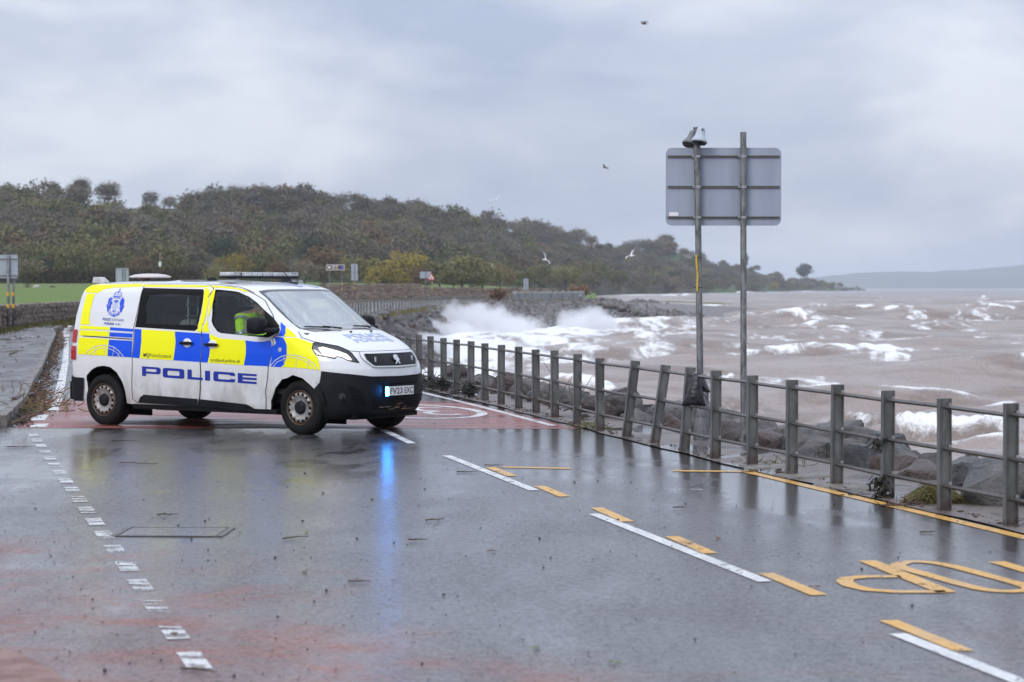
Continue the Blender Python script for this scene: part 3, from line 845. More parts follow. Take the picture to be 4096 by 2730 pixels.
wts = [((rows[i + 1][0] - rows[i][0]).length if i + 1 < len(rows) else 3) * rows[i][3] for i in cand]
for k in range(130):
    i = random.choices(cand, wts)[0]; s = random.uniform(0, .9)
    p = on_bank(i, s); j = min(i + 1, len(rows) - 1); p += (rows[j][0] - rows[i][0]) * random.random()
    put_boulder(p, random.uniform(.9, 1.7), label='dark armour stone ' + ('at the top of the rock bank' if s < .3 else 'halfway down the rock bank' if s < .62 else 'at the waterline of the rock bank') + (' behind the van bonnet' if p.y < 165 else ' behind the tall burst of spray' if p.y < 225 else ' near the tip of the bank'), group='armour stones of the far bank')
# the smaller stones in between, too many to count
def boulder_stuff():
    bs = []
    for i in range(4):
        me = boulder_mesh('x', 50 + i, M['rock_far'], 0, 14)
        v = np.array([x.co for x in me.vertices]); b_ = bmesh.new(); b_.from_mesh(me); bmesh.ops.triangulate(b_, faces=b_.faces); b_.verts.index_update()
        f = np.array([[q.index for q in x.verts] for x in b_.faces]); b_.free(); bs.append((v, f)); bpy.data.meshes.remove(me)
    Vs = []; Fs = []; n = 0
    allr = [i for i, r_ in enumerate(rows) if r_[0].y > 8]
    wt_ = [max(.5, ((rows[i + 1][0] - rows[i][0]).length if i + 1 < len(rows) else 3)) * rows[i][3] for i in allr]
    for k in range(4200):
        i = random.choices(allr, wt_)[0]; p = on_bank(i, random.uniform(0, 1)); j = min(i + 1, len(rows) - 1); p += (rows[j][0] - rows[i][0]) * random.random()
        v, f = random.choice(bs); a = random.uniform(0, 6.28); s = random.uniform(.5, 1.0) if p.y < 120 else random.uniform(.55, 1.25)
        if p.x < fx(p.y) + prom_w(p.y) + .1 and p.y < 130: continue
        M3 = np.array(Matrix.Rotation(a, 3, Vector((random.gauss(0, 1), random.gauss(0, 1), random.gauss(0, 1))).normalized()))
        Vs.append((v * s) @ M3.T + np.array(p)); Fs.append(f + n); n += len(v)
    # the swept end of the bank
    for k in range(420):
        a, b_ = random.random(), random.random(); q = Vector((9.8, 298, 0)).lerp(Vector((22, 330, -.6)), a).lerp(Vector((25, 266, -3.4)).lerp(Vector((34, 318, -3.4)), a), b_)
        v, f = random.choice(bs); s = random.uniform(.8, 1.5); M3 = np.array(Matrix.Rotation(random.uniform(0, 6.28), 3, Vector((random.gauss(0, 1), random.gauss(0, 1), 1)).normalized()))
        Vs.append((v * s) @ M3.T + np.array(q)); Fs.append(f + n); n += len(v)
    o = link('armour_stones', fast_mesh('armour_stones', np.concatenate(Vs), np.concatenate(Fs), M['rock_far']))
    props(o, 'mass of wet dark stones packed over the shore bank', 'rocks', kind='stuff')
boulder_stuff()
# jetty
M['jetty'] = noisy('rusty_jetty', (.075, .045, .032), (.11, .075, .055), .8, .7, .5, 5, space='pos')
j = thing('jetty', 'low rusty brown jetty running into the surf from the tip of the rock bank', 'jetty', (0, 0, 0))
a, b_ = at(1466, 741, 266), at(1548, 744, 276)
b = MB(); d = (b_ - a).normalized(); ang = math.atan2(d.y, d.x); L = (b_ - a).length; c = (a + b_) / 2
b.box((c.x, c.y, -2.75), (L, 1.6, 1.0), Matrix.Rotation(ang, 3, 'Z')); b.obj('sheet_pile_wall', M['jetty'], j)
b = MB(); b.box((c.x, c.y, -2.18), (L + .2, 1.9, .16), Matrix.Rotation(ang, 3, 'Z')); b.obj('capping', M['jetty'], j)

# ---- spray thrown up where the waves hit the bank: droplets and torn foam
def spray_material():
    m = bpy.data.materials.new('sea_spray'); m.use_nodes = True; t = m.node_tree; t.nodes.clear()
    o = t.nodes.new('ShaderNodeOutputMaterial'); v = t.nodes.new('ShaderNodeVolumePrincipled')
    v.inputs['Color'].default_value = (.97, .97, .98, 1); v.inputs['Anisotropy'].default_value = .1
    tcn = t.nodes.new('ShaderNodeTexCoord'); g = t.nodes.new('ShaderNodeNewGeometry')
    n = t.nodes.new('ShaderNodeTexNoise'); n.inputs['Scale'].default_value = .42; n.inputs['Detail'].default_value = 6; n.inputs['Roughness'].default_value = .7
    t.links.new(g.outputs['Position'], n.inputs['Vector'])
    # thickest at the core of each burst, thinning to nothing at its skin
    ln = t.nodes.new('ShaderNodeVectorMath'); ln.operation = 'LENGTH'; t.links.new(tcn.outputs['Object'], ln.inputs[0])
    mr = t.nodes.new('ShaderNodeMapRange'); mr.interpolation_type = 'SMOOTHSTEP'
    for k, x in (('From Min', 1.0), ('From Max', .10), ('To Min', -1.9), ('To Max', .05)): mr.inputs[k].default_value = x
    t.links.new(ln.outputs['Value'], mr.inputs['Value'])
    ad = t.nodes.new('ShaderNodeMath'); ad.operation = 'MULTIPLY_ADD'; ad.inputs[1].default_value = 3.4; t.links.new(n.outputs['Fac'], ad.inputs[0]); t.links.new(mr.outputs[0], ad.inputs[2])
    r2 = t.nodes.new('ShaderNodeMapRange')
    for k, x in (('From Min', .78), ('From Max', 1.6), ('To Min', 0), ('To Max', 1.25)): r2.inputs[k].default_value = x
    t.links.new(ad.outputs[0], r2.inputs['Value']); t.links.new(r2.outputs[0], v.inputs['Density']); t.links.new(v.outputs[0], o.inputs['Volume'])
    m.cycles.volume_step_rate = 1.0
    return m
M['spray'] = spray_material()
def burst(vx, vy, Y, rx, ry, rz, lab, tilt=0.0):
    p = at(vx, vy, Y); b = MB(); b.ellipsoid((0, 0, 0), (1, 1, 1), 24, 16)
    o = b.obj('sea_spray', M['spray'], None, True); o.location = p; o.scale = (rx, ry, rz); o.rotation_euler = (0, tilt, 0)
    return props(o, lab, 'spray', 'bursts of spray', 'stuff')
burst(1085, 765, 190, 8.0, 8, 5.0, 'tall white burst of spray against the rock bank behind the police van')
burst(1025, 785, 172, 6.5, 7, 3.4, 'veil of spray blowing over the rocks behind the van bonnet')
burst(1165, 775, 200, 7.0, 8, 4.0, 'thick white spray in the middle of the breaking wave')
burst(1350, 755, 232, 6.5, 6, 4.2, 'white burst of spray near the tip of the rock bank')
burst(1275, 785, 212, 7.0, 6, 2.2, 'low band of spray joining the two bursts')
burst(1165, 815, 160, 9.0, 6, 2.2, 'low boiling white water spray in front of the tall burst')
burst(1110, 835, 150, 8.0, 5, 1.3, 'churned white spray low over the water behind the middle of the railing')
burst(1255, 812, 185, 8.0, 5, 1.5, 'low white spray blown along the rock bank between the tall bursts')
burst(1410, 782, 238, 5.0, 5, 1.5, 'low surf spray off the tip of the rock bank')
burst(985, 800, 150, 4.0, 6, 1.9, 'low drift of spray over the rocks right beside the van headlight')
burst(1925, 985, 81, 2.0, 1.4, 1.1, 'small splash of spray above the breaking wave behind the boulders')

def droplets():
    rr = np.random.default_rng(44); V = []; F = []; base = np.array([(1, 0, -.5), (-.6, .8, -.5), (-.6, -.8, -.5), (0, 0, 1.0)]); tri = [(0, 1, 2), (0, 3, 1), (1, 3, 2), (2, 3, 0)]
    for vx, vy, Y, w, h, n in ((1085, 790, 188, 8, 4.0, 3600), (1165, 800, 196, 7, 3.4, 2200), (1020, 800, 172, 5, 2.6, 1300), (1350, 785, 231, 5.5, 3.8, 2400), (1270, 800, 210, 6, 2.0, 1000), (1930, 995, 81, 1.6, 1.0, 700)):
        c = np.array(at(vx, vy, Y)); jets = [(rr.normal(0, w * .5), rr.uniform(.35, 1.0) * h, rr.normal(-.35, .35)) for _ in range(16)]
        for k in range(n):
            x0, hh, ln = jets[rr.integers(16)]; t = rr.random() ** .7; q = c + np.array([x0 + ln * hh * t + rr.normal(0, .25 + .5 * t) * w / 8, rr.normal(0, 2.0), hh * (1.9 * t - .9 * t * t) + rr.normal(0, .18)])
            s = rr.uniform(.012, .042) * (1.25 - t) * (Y / 190); b_ = len(V); V += list(base * s * rr.uniform(.7, 1.6, 3) + q); F += [tuple(i + b_ for i in f) for f in tri]
    props(link('spray_droplets', mesh('spray_droplets', V, F, mat('white_water', (.88, .89, .90), .5))), 'flecks of white water flung up from the breaking waves', 'spray', kind='stuff')
droplets()

# ================================================================== trees
def crown_material(name, c1, c2):
    m = mat(name, c1, .8, spec=.15); t = NT(m)
    oi = t.n('ShaderNodeObjectInfo').outputs['Random']; p = t.pos()
    n = t.noise(p, .35, 3, .6)
    f = t.math('ADD', t.math('MULTIPLY', oi, .6), t.math('MULTIPLY', n, .6))
    t.set('Base Color', t.mix(t.rng(f, .2, .95), c1, c2))
    return m
CROWN = {'brown': crown_material('bare_twigs', (.135, .113, .080), (.235, .20, .142)),
         'grey': crown_material('grey_twigs', (.135, .115, .095), (.235, .205, .165)),
         'olive': crown_material('olive_leaves', (.135, .130, .056), (.245, .218, .092)),
         'rust': crown_material('rust_leaves', (.165, .108, .065), (.25, .16, .09)),
         'gold': crown_material('gold_leaves', (.24, .19, .05), (.38, .30, .08)),
         'green': crown_material('dark_green_leaves', (.045, .06, .036), (.085, .105, .055))}
M['bark'] = noisy('bark', (.055, .045, .038), (.11, .095, .08), 3, .85)
def skeleton(r, H, spread, bare):
    """limbs as (a, b, ra, rb); returns limbs and twig ends"""
    limbs = []; ends = []
    th = H * r.uniform(.16, .26)
    lean = Vector((r.uniform(-.12, .12), r.uniform(-.1, .1), 1)).normalized()
    base = Vector((0, 0, -.4)); top = lean * th
    limbs.append((base, top, H * .030, H * .022))
    def grow(p, d, L, rad, lev):
        q = p + d * L; limbs.append((p, q, rad, rad * .62))
        if lev == 0: ends.append(q); return
        for k in range(r.choice((2, 3)) if lev > 1 else 3):
            nd = (d + Vector((r.gauss(0, .55) * spread, r.gauss(0, .55) * spread, r.gauss(.05, .28)))).normalized()
            if nd.z < -.05: nd.z = abs(nd.z) * .4
            grow(q, nd.normalized(), L * r.uniform(.62, .86), rad * .6, lev - 1)
        ends.append(q)
    for k in range(r.choice((3, 4, 4))):
        a = 6.283 * (k + r.random() * .7) / 4
        grow(top, Vector((math.cos(a) * .55 * spread, math.sin(a) * .55 * spread, r.uniform(.6, 1.1))).normalized(), H * r.uniform(.18, .25), H * .016, 3)
    return limbs, ends
def tree_meshes(kind, seed, H=9.0, spread=1.0, leaves=1500, ls=.30, evergreen=False):
    r = random.Random(seed); limbs, ends = skeleton(r, H, spread, False)
    zt = max(e.z for e in ends); s = H / zt
    b = MB()
    for a, c, ra, rb in limbs: b.bar(a * s, c * s, max(ra, .035), max(rb, .025), 4, cap=False)
    trunk = b.me('trunk', M['bark'], False, False)
    V = []; F = []
    rg = np.random.default_rng(seed); lowc = .04 if kind in ('olive', 'rust', 'gold', 'green') else .12
    nC = 26; CC = []
    for k in range(nC):
        a = rg.uniform(0, 6.283); zz = rg.uniform(0, 1); rr = (1 - abs(zz * 1.25 - .55) ** 2.2) * rg.uniform(.45, 1.0)
        CC.append((np.array([math.cos(a) * rr * .37 * spread, math.sin(a) * rr * .37 * spread, lowc + .12 + zz * (.74 - lowc)]) * H, H * rg.uniform(.08, .15)))
    E2 = [np.array(e * s) for e in ends]
    twig_ = kind in ('brown', 'grey')
    for k in range(leaves):
        if rg.random() < .15: q = E2[rg.integers(len(E2))] + rg.normal(0, .03 * H, 3)
        elif rg.random() < .62:
            d0 = rg.normal(0, 1, 3); d0 /= np.linalg.norm(d0); d0[2] = abs(d0[2]) * 1.1 - .25 * (rg.random() < .35)
            lump = 1 + .16 * math.sin(3 * math.atan2(d0[1], d0[0]) + seed) + .10 * math.sin(5 * math.atan2(d0[1], d0[0]) + 4 * d0[2] + seed * 2)
            q = np.array([0, 0, .46 * H]) + d0 * lump * rg.random() ** .38 * np.array([.44 * spread, .44 * spread, .52]) * H
        else:
            c0, r0 = CC[rg.integers(nC)]; d0 = rg.normal(0, 1, 3); d0 /= np.linalg.norm(d0); d0[2] = abs(d0[2]) if rg.random() < .6 else d0[2]
            q = c0 + d0 * r0 * rg.random() ** .4 * np.array([1.1, 1.1, .85])
        a = rg.normal(0, 1, 3); a[2] = abs(a[2]) * .8; a /= np.linalg.norm(a); c = rg.normal(0, 1, 3); c = np.cross(a, c); c /= np.linalg.norm(c) + 1e-6
        l = ls * rg.uniform(.6, 1.5); w = l * (rg.uniform(.30, .6) if twig_ else rg.uniform(.5, .9))
        n = len(V); V += [q - c * w / 2, q + c * w / 2, q + a * l + c * w * .3, q + a * l - c * w * .3]; F.append((n, n + 1, n + 2, n + 3))
    crown = fast_mesh('crown', np.array(V), np.array(F), CROWN[kind])
    return trunk, crown
PROTO = {}
for kind, n, sp, lv, ls in (('brown', 5, 1.05, 4600, .33), ('grey', 4, 1.1, 3300, .33), ('olive', 5, 1.1, 4400, .30), ('rust', 4, 1.0, 4200, .30), ('gold', 3, 1.1, 4400, .30), ('green', 3, .85, 4400, .32)):
    PROTO[kind] = [tree_meshes(kind, 100 * len(kind) + i + ord(kind[0]), 9.0, sp * (1 + .12 * (i - 1)), lv, ls) for i in range(n)]
def tree(kind, p, h, label, group=None, w=1.0, variant=None, rz=None):
    tr, cr_ = PROTO[kind][variant % len(PROTO[kind]) if variant is not None else random.randrange(len(PROTO[kind]))]
    t = thing('tree', label, 'tree', p, random.uniform(0, 6.28) if rz is None else rz, group)
    s = h / 9.0; t.scale = (s * w, s * w, s)
    link('trunk', tr, t); link('crown', cr_, t)
    return t
# trees one can single out on the skyline: view x, t on the slope, height, width, kind
for u, t_, h, w, kd, lab in ((20, 1.0, 8.2, 1.0, 'grey', 'bare round topped tree on the skyline at the far left end of the hill'), (62, .97, 6.5, 1.3, 'grey', 'low spreading bare tree on the skyline beside the field edge at far left'), (127, 1.0, 8.6, .7, 'grey', 'small narrow bare tree standing alone on the skyline'), (188, 1.0, 10.2, 1.0, 'brown', 'dense round headed skyline tree just left of the wide domed one'),
                             (250, 1.0, 9.6, 1.25, 'brown', 'wide domed bare tree on the skyline beside the green hilltop field'), (345, 1.0, 7.0, 1.2, 'grey', 'see-through bare tree on the skyline right of the green hilltop field'), (390, .97, 6.0, 1.3, 'grey', 'low bare tree on the skyline in the dip of the hill'),
                             (1375, .8, 9.5, .8, 'green', 'ivy clad dark tree with gaps in its crown on the descending skyline'), (1530, 1.0, 9.5, 1.6, 'brown', 'broad domed brown wood tree on the hump right of the flying gulls'), (1712, 1.0, 14, .6, 'green', 'dark pointed conifer rising behind the right hand sign pole')):
    p = hill_pt(u, t_); tree(kd, (p.x, p.y, p.z - .3), h, lab, None, w, 0)
pp = hill_pt(1847, .9)
# the lone pine near the tip of the headland
pine = thing('pine_tree', 'lone dark pine standing above the low trees near the tip of the headland', 'pine tree', (pp.x, pp.y, at(1847, 634, pp.y).z - 5))
pine.scale = (1.25, 1.25, 1.25)
b = MB(); b.bar((0, 0, -3), (.3, 0, 11), .5, .2, 6); b.obj('trunk', M['bark'], pine)
V = []; F = []; rg = np.random.default_rng(4)
for c, r_ in (((0, 0, 5.5), 3.2), ((2.2, 0, 8.2), 4.4), ((-2.4, .5, 9.0), 3.8), ((.8, 0, 11.6), 4.2), ((3.2, 0, 11.2), 2.8), ((-.5, 0, 7), 3.5)):
    for k in range(520):
        q = np.array(c) + rg.normal(0, .5, 3) * r_ * np.array([1, 1, .55]); a = rg.normal(0, 1, 3); a /= np.linalg.norm(a); bb = np.cross(a, rg.normal(0, 1, 3)); bb /= np.linalg.norm(bb)
        n = len(V); V += [q, q + a * 1.3, q + a * 1.0 + bb * .8]; F.append((n, n + 1, n + 2))
link('crown', fast_mesh('crown', np.array(V), np.array(F), CROWN['green']), pine)
# the wood itself
def wood_label(kd, u, t_):
    base = {'brown': 'bare brown tree', 'grey': 'leafless grey tree', 'olive': 'olive green tree', 'rust': 'rust coloured tree', 'gold': 'golden leaved tree', 'green': 'dark evergreen tree'}[kd]
    h = ' on the skyline' if t_ > .88 else ' high on the wooded slope' if t_ > .6 else ' halfway up the wooded slope' if t_ > .3 else ' low on the wooded slope'
    w = ' at the far left' if u < 180 else ' below the hilltop pasture' if u < 430 else ' above the van light bar' if u < 700 else ' above the brown sign' if u < 930 else ' above the warning triangle' if u < 1150 else ' behind the white gulls' if u < 1500 else ' on the headland behind the sign poles' if u < 1740 else ' near the headland tip'
    return base + h + w
GT = {k: 'the %s trees of the hillside wood' % k for k in ('brown', 'grey', 'olive', 'rust', 'gold', 'green')}
def wood_kind(u, t_):
    n = fbm(np.array([u / 160.0]), np.array([t_ * 2.2]), 3, 77)[0] + random.gauss(0, .12)
    if t_ < .25: return random.choices(['olive', 'rust', 'gold', 'brown', 'green'], [4, 1.4, .8, 2.6, .7])[0]
    if n < .42: return random.choices(['olive', 'green', 'brown'], [3, .8, 2])[0]
    if n > .60: return random.choices(['rust', 'brown', 'grey'], [.5, 4, 2.4])[0]
    return random.choices(['brown', 'grey', 'olive', 'rust'], [5, 2.6, 2.6, .35])[0]
def clear_patch(u, t_):      # the green hilltop field stays open
    if (196 < u < 222 or 275 < u < 330) and t_ > .60: return True
    if 215 < u < 290 and t_ > .80: return True
    return 345 < u < 425 and t_ > .74 or (180 < u < 215 and t_ > .70)
cnt = 0; tries = 0
spots = []
while cnt < 205 and tries < 4000:
    tries += 1
    u = random.uniform(-60, 1940); t_ = random.random() ** .85
    if clear_patch(u, t_): continue
    p = hill_pt(u, t_)
    pxh = 9 * 4871 / p.y
    if any(abs(u - a) < pxh * .42 and abs(t_ - b_) < .085 for a, b_ in spots): continue
    spots.append((u, t_)); kd = wood_kind(u, t_)
    h = random.uniform(7.2, 10.5) * (1.0 if kd in ('brown', 'grey') else .9) * (.95 if u > 1600 else 1)
    if t_ > .8: h *= .85
    tree(kd, (p.x, p.y, p.z - .3), h, wood_label(kd, u, t_), GT[kd], random.uniform(1.0, 1.4)); cnt += 1
# the close row of crowns along the skyline
u = 432.0
while u < 1620:
    t_ = random.uniform(.90, 1.0); p = hill_pt(u, t_); kd = random.choices(['brown', 'grey', 'olive'], [6, 2.5, 1])[0]
    tree(kd, (p.x, p.y, p.z - .5), random.uniform(6.4, 8.6) * (1 if u < 1300 else 1.15), wood_label(kd, u, t_), GT[kd], random.uniform(1.25, 1.6)); u += random.uniform(20, 33)
# trees beyond three hundred of a kind: one mass
def wood_mass():
    Vs = []; Fs = {k: [] for k in ('brown', 'olive', 'rust', 'grey')}; n = 0; out = {}
    src = {k: [(np.array([v.co for v in PROTO[k][i][1].vertices]).reshape(-1, 4, 3)) for i in range(2)] for k in Fs}
    for k in range(620):
        u = random.uniform(-200, 1975); t_ = random.random()
        if clear_patch(u, t_): continue
        p = hill_pt(u, t_); kd = wood_kind(u, t_); kd = kd if kd in Fs else 'brown'
        q = src[kd][random.randrange(2)]; q = q[rng.choice(len(q), 760, replace=False)]
        s = random.uniform(.72, 1.12) * (.85 if u > 1650 else 1) * (.5 if u > 1900 else 1); a = random.uniform(0, 6.28); ca, sa = math.cos(a), math.sin(a)
        c = q.reshape(-1, 3) * s; ctr = q.mean(1, keepdims=True); c = ((q - ctr) * 2.0 + ctr).reshape(-1, 3) * s
        c = np.stack([c[:, 0] * ca - c[:, 1] * sa, c[:, 0] * sa + c[:, 1] * ca, c[:, 2]], 1) * np.array([1.25, 1.25, 1]) + np.array([p.x, p.y, p.z - .3])
        out.setdefault(kd, []).append(c)
    allV = []; allF = []; mi = []; ms_ = []; n = 0
    for i, (kd, L) in enumerate(out.items()):
        v = np.concatenate(L); f = np.arange(len(v)).reshape(-1, 4) + n; n += len(v); allV.append(v); allF.append(f); mi += [i] * len(f); ms_.append(CROWN[kd])
    me = fast_mesh('far_wood', np.concatenate(allV), np.concatenate(allF))
    for mm in ms_: me.materials.append(mm)
    me.polygons.foreach_set('material_index', np.array(mi, dtype=np.int32)); me.update()
    props(link('far_wood', me), 'mass of brown and olive autumn woodland covering the hillside', 'woodland', kind='stuff')
wood_mass()
# belt of autumn scrub and small trees in front of the hill: view x, top y, depth, kind, width
belt = [(165, 560, 505, 'olive', 1.1), (100, 585, 500, 'green', .8), (265, 575, 500, 'olive', 1.1), (380, 560, 495, 'olive', 1.15), (320, 590, 490, 'rust', 1.0), (450, 600, 500, 'brown', 1.2), (540, 585, 500, 'gold', 1.0), (610, 575, 505, 'olive', 1.0), (640, 600, 480, 'rust', .9), (500, 610, 470, 'olive', 1.0),
        (745, 570, 520, 'rust', 1.2), (700, 600, 480, 'brown', 1.2), (845, 592, 450, 'olive', 1.5), (905, 598, 450, 'gold', 1.6), (945, 582, 470, 'gold', 1.3), (880, 612, 430, 'gold', 1.5), (965, 615, 440, 'rust', 1.0), (1010, 600, 460, 'olive', 1.6), (1060, 590, 480, 'olive', 1.7), (1110, 600, 480, 'olive', 1.5),
        (1150, 612, 520, 'rust', 1.2), (1040, 622, 430, 'olive', 2.0), (1095, 628, 430, 'olive', 1.8), (1190, 620, 560, 'olive', 1.3), (1240, 610, 640, 'olive', 1.3), (1300, 612, 700, 'olive', 1.4), (1365, 600, 800, 'olive', 1.4), (1345, 625, 720, 'brown', 1.3), (1270, 632, 600, 'brown', 1.3), (1420, 622, 850, 'olive', 1.4), (1480, 628, 900, 'brown', 1.4)]
for u, ty, Y, kd, w in belt:
    p = at(u, 662, Y); top = at(u, ty, Y); z0 = at(u, 661, Y).z - .6
    tree(kd, (p.x, p.y, z0), top.z - z0, {'olive': 'low olive green autumn tree in the belt below the wooded hill', 'rust': 'low rust brown autumn tree in the belt below the wooded hill', 'gold': 'bright golden autumn tree in the belt below the wooded hill', 'brown': 'low bare brown tree in the belt below the wooded hill', 'green': 'small dark green tree in the belt below the wooded hill'}[kd].replace('in the belt below the wooded hill', 'in the belt ' + ('behind the green field' if u < 430 else 'behind the van roof' if u < 730 else 'behind the brown sign and grey sign' if u < 960 else 'right of the warning triangle' if u < 1170 else 'above the end of the far railing')), 'low %s trees at the hill foot' % kd, w)
# hedge along the foot of the field
def leaf_mass(name, spots, per, size, m, seed=1, spread=(.5, .5, .4)):
    rg = np.random.default_rng(seed); V = []; F = []
    for c, s in spots:
        for k in range(per):
            q = np.array(c) + rg.normal(0, 1, 3) * np.array(spread) * s; a = rg.normal(0, 1, 3); a /= np.linalg.norm(a); bb = np.cross(a, rg.normal(0, 1, 3)); bb /= np.linalg.norm(bb) + 1e-6
            n = len(V); V += [q - bb * size * .4, q + bb * size * .4, q + a * size + bb * size * .2, q + a * size - bb * size * .2]; F.append((n, n + 1, n + 2, n + 3))
    return fast_mesh(name, np.array(V), np.array(F), m)
hs = []
for k in range(70):
    u = 70 + 380 * k / 69; Y = 470; g0 = at(u, 655.5, Y); hgt = at(u, 627 + 3 * math.sin(k * .7) + 2 * math.sin(k * 1.9), Y).z
    for zz in np.linspace(g0.z + .2, hgt - .2, 4): hs.append(((g0.x + random.gauss(0, .2), Y + random.gauss(0, .4), zz), 1.0))
M['hedge'] = crown_material('hedge_leaves', (.060, .045, .022), (.10, .062, .030))
hd = thing('hedge', 'long dark brown clipped hedge at the back of the green field', 'hedge', (0, 0, 0))
link('foliage', leaf_mass('foliage', hs, 75, .38, M['hedge'], 3, (.75, .5, .42)), hd)
b = MB()
for k in range(0, 280, 9): c = hs[k][0]; b.bar((c[0], c[1], c[2] - .8), (c[0] + .2, c[1], c[2] + 1.2), .05, .03, 4)
b.obj('stems', M['bark'], hd)
# leafless bush in the field, and the dark bush at the end of the railing
def bush(u, by, ty, Y, kind, lab, w=1.0, cat='bush'):
    p = at(u, by, Y); h = at(u, ty, Y).z - p.z
    t = thing('bush', lab, cat, p); r = random.Random(int(u)); b = MB(); ends = []
    for k in range(9):
        d = Vector((r.gauss(0, .35) * w, r.gauss(0, .3), 1)).normalized(); q = d * h * r.uniform(.5, .75); b.bar((0, 0, -.1), q, .05, .03, 4, False)
        for k2 in range(5):
            d2 = (d + Vector((r.gauss(0, .4) * w, r.gauss(0, .4), r.gauss(.1, .25)))).normalized(); q2 = q + d2 * h * r.uniform(.15, .38); b.bar(q * .85, q2, .03, .015, 3, False); ends.append((tuple(q2), h * .22))
    b.obj('stems', M['bark'], t, False, False); link('twigs', leaf_mass('twigs', ends, 22, .22 * max(1, h / 4), CROWN[kind], int(u), (.55, .55, .5)), t)
bush(65, 668.5, 604, 330, 'brown', 'leafless reddish bush standing alone in the green field')
bush(1325, 692, 655, 305, 'rust', 'dark rusty bush behind the end of the far railing', 1.5)
bush(1145, 699, 668, 262, 'rust', 'small brown bush growing through the far railing', 1.2)
bush(1290, 690, 668, 330, 'brown', 'low scrubby bush left of the dark rusty one at the railing end', 1.8)

# ================================================================== dry stone walls
def stone_mesh(seed):
    r = random.Random(seed)
    bm = bmesh.new(); bmesh.ops.create_cube(bm, size=1.0)
    for v in bm.verts: v.co += Vector((r.uniform(-.13, .13), r.uniform(-.1, .1), r.uniform(-.16, .16)))
    bmesh.ops.bevel(bm, geom=list(bm.edges), offset=.09, segments=1, affect='EDGES')
    me = bpy.data.meshes.new('stone'); bm.to_mesh(me); bm.free(); return me
def stone_material():
    m = mat('wall_stone', (.12, .095, .08), .75); t = NT(m); p = t.pos(); oi = t.n('ShaderNodeObjectInfo').outputs['Random']
    g = t.n('ShaderNodeNewGeometry').outputs['Random Per Island']
    f = t.math('FRACT', t.math('ADD', oi, t.math('MULTIPLY', g, 3.7)))
    c = t.mix(f, (.115, .082, .062), (.28, .22, .175)); c = t.mix(t.rng(t.noise(p, 5, 5, .7), .4, .7), c, (.20, .175, .15))
    t.set('Base Color', c); t.set('Normal', t.bump(t.noise(p, 22, 4), .6, .03)); return m
M['stone'] = stone_material()
stones = [stone_mesh(300 + i) for i in range(7)]
for s in stones: s.materials.append(M['stone'])
def near_wall():
    path = curve([(-14.6, 48, 0), (-17.2, 62, 0), (-19.75, 77.8, 0), (-21.35, 90, 0), (-22.5, 103, 0), (-23.4, 120, 0), (-24.2, 145, 0)], 6)
    w = thing('stone_wall', 'rough dry stone wall between the green field and the pavement on the left', 'wall', (0, 0, 0))
    cells = []; tot = sum((b_ - a).length for a, b_ in zip(path, path[1:]))
    z = .02; row = 0
    while z < 1.08:
        h = random.uniform(.15, .24) if z < .85 else .24
        d = random.uniform(0, .3)
        while d < tot:
            L = random.uniform(.22, .52)
            p, t = along(path, min(d + L / 2, tot))
            cells.append((p, t, z + h / 2, L, h)); d += L
        z += h
    seen = [c for c in cells if 76 < c[0].y < 112]; rest = [c for c in cells if not (76 < c[0].y < 112)]
    seen.sort(key=lambda c: -(c[3] * c[4] / c[0].y ** 2)); rest += seen[300:]; seen = seen[:300]
    for p, t, z, L, h in seen:
        link('stone', random.choice(stones), w, (p.x + random.uniform(-.03, .03), p.y, z), (random.gauss(0, .05), random.gauss(0, .05), math.atan2(t.y, t.x) + (math.pi if random.random() < .5 else 0)), (L * .97, .46 + random.uniform(0, .1), h * .98))
    Vs = []; Fs = []; n = 0; base = [(np.array([v.co for v in s.vertices]), [tuple(f.vertices) for f in s.polygons]) for s in stones]
    for p, t, z, L, h in rest:
        v, f = random.choice(base); a = math.atan2(t.y, t.x); ca, sa = math.cos(a), math.sin(a); q = v * np.array([L * .97, .5, h * .98])
        Vs.append(np.stack([q[:, 0] * ca - q[:, 1] * sa + p.x, q[:, 0] * sa + q[:, 1] * ca + p.y, q[:, 2] + z], 1)); Fs += [tuple(i + n for i in ff) for ff in f]; n += len(v)
    o = link('packed_stones', mesh('packed_stones', np.concatenate(Vs), Fs, M['stone']), w); o['kind'] = 'stuff'
    b = MB()
    for a, c in zip(path, path[1:]):
        t = (c - a); ang = math.atan2(t.y, t.x); m_ = (a + c) / 2; b.box((m_.x, m_.y, .49), (t.length + .02, .30, .98), Matrix.Rotation(ang, 3, 'Z'))
    b.obj('core', M['stone'], w, False, False)
near_wall()
def far_wall(spans, lab, Y=330):
    w = thing('stone_wall', lab, 'wall', (0, 0, 0)); Vs = []; Fs = []; n = 0
    base = [(np.array([v.co for v in s.vertices]), [tuple(f.vertices) for f in s.polygons]) for s in stones]
    b = MB()
    for u0, u1, ty in spans:
        a = at(u0, 688, Y); c = at(u1, 688, Y); top = at(u0, ty, Y).z; x = a.x
        b.box(((a.x + c.x) / 2, Y + .1, top / 2 - .1), (c.x - a.x, .4, top - .15))
        z = .0
        while z < top:
            h = random.uniform(.2, .34); x = a.x
            while x < c.x:
                L = random.uniform(.35, .8); v, f = random.choice(base); q = v * np.array([L, .62, h * 1.02]) + np.array([x + L / 2, Y, z + h / 2 + random.uniform(-.04, .04)])
                Vs.append(q); Fs += [tuple(i + n for i in ff) for ff in f]; n += len(v); x += L
            z += h
    b.obj('core', M['stone'], w)
    o = link('packed_stones', mesh('packed_stones', np.concatenate(Vs), Fs, M['stone']), w); o['kind'] = 'stuff'
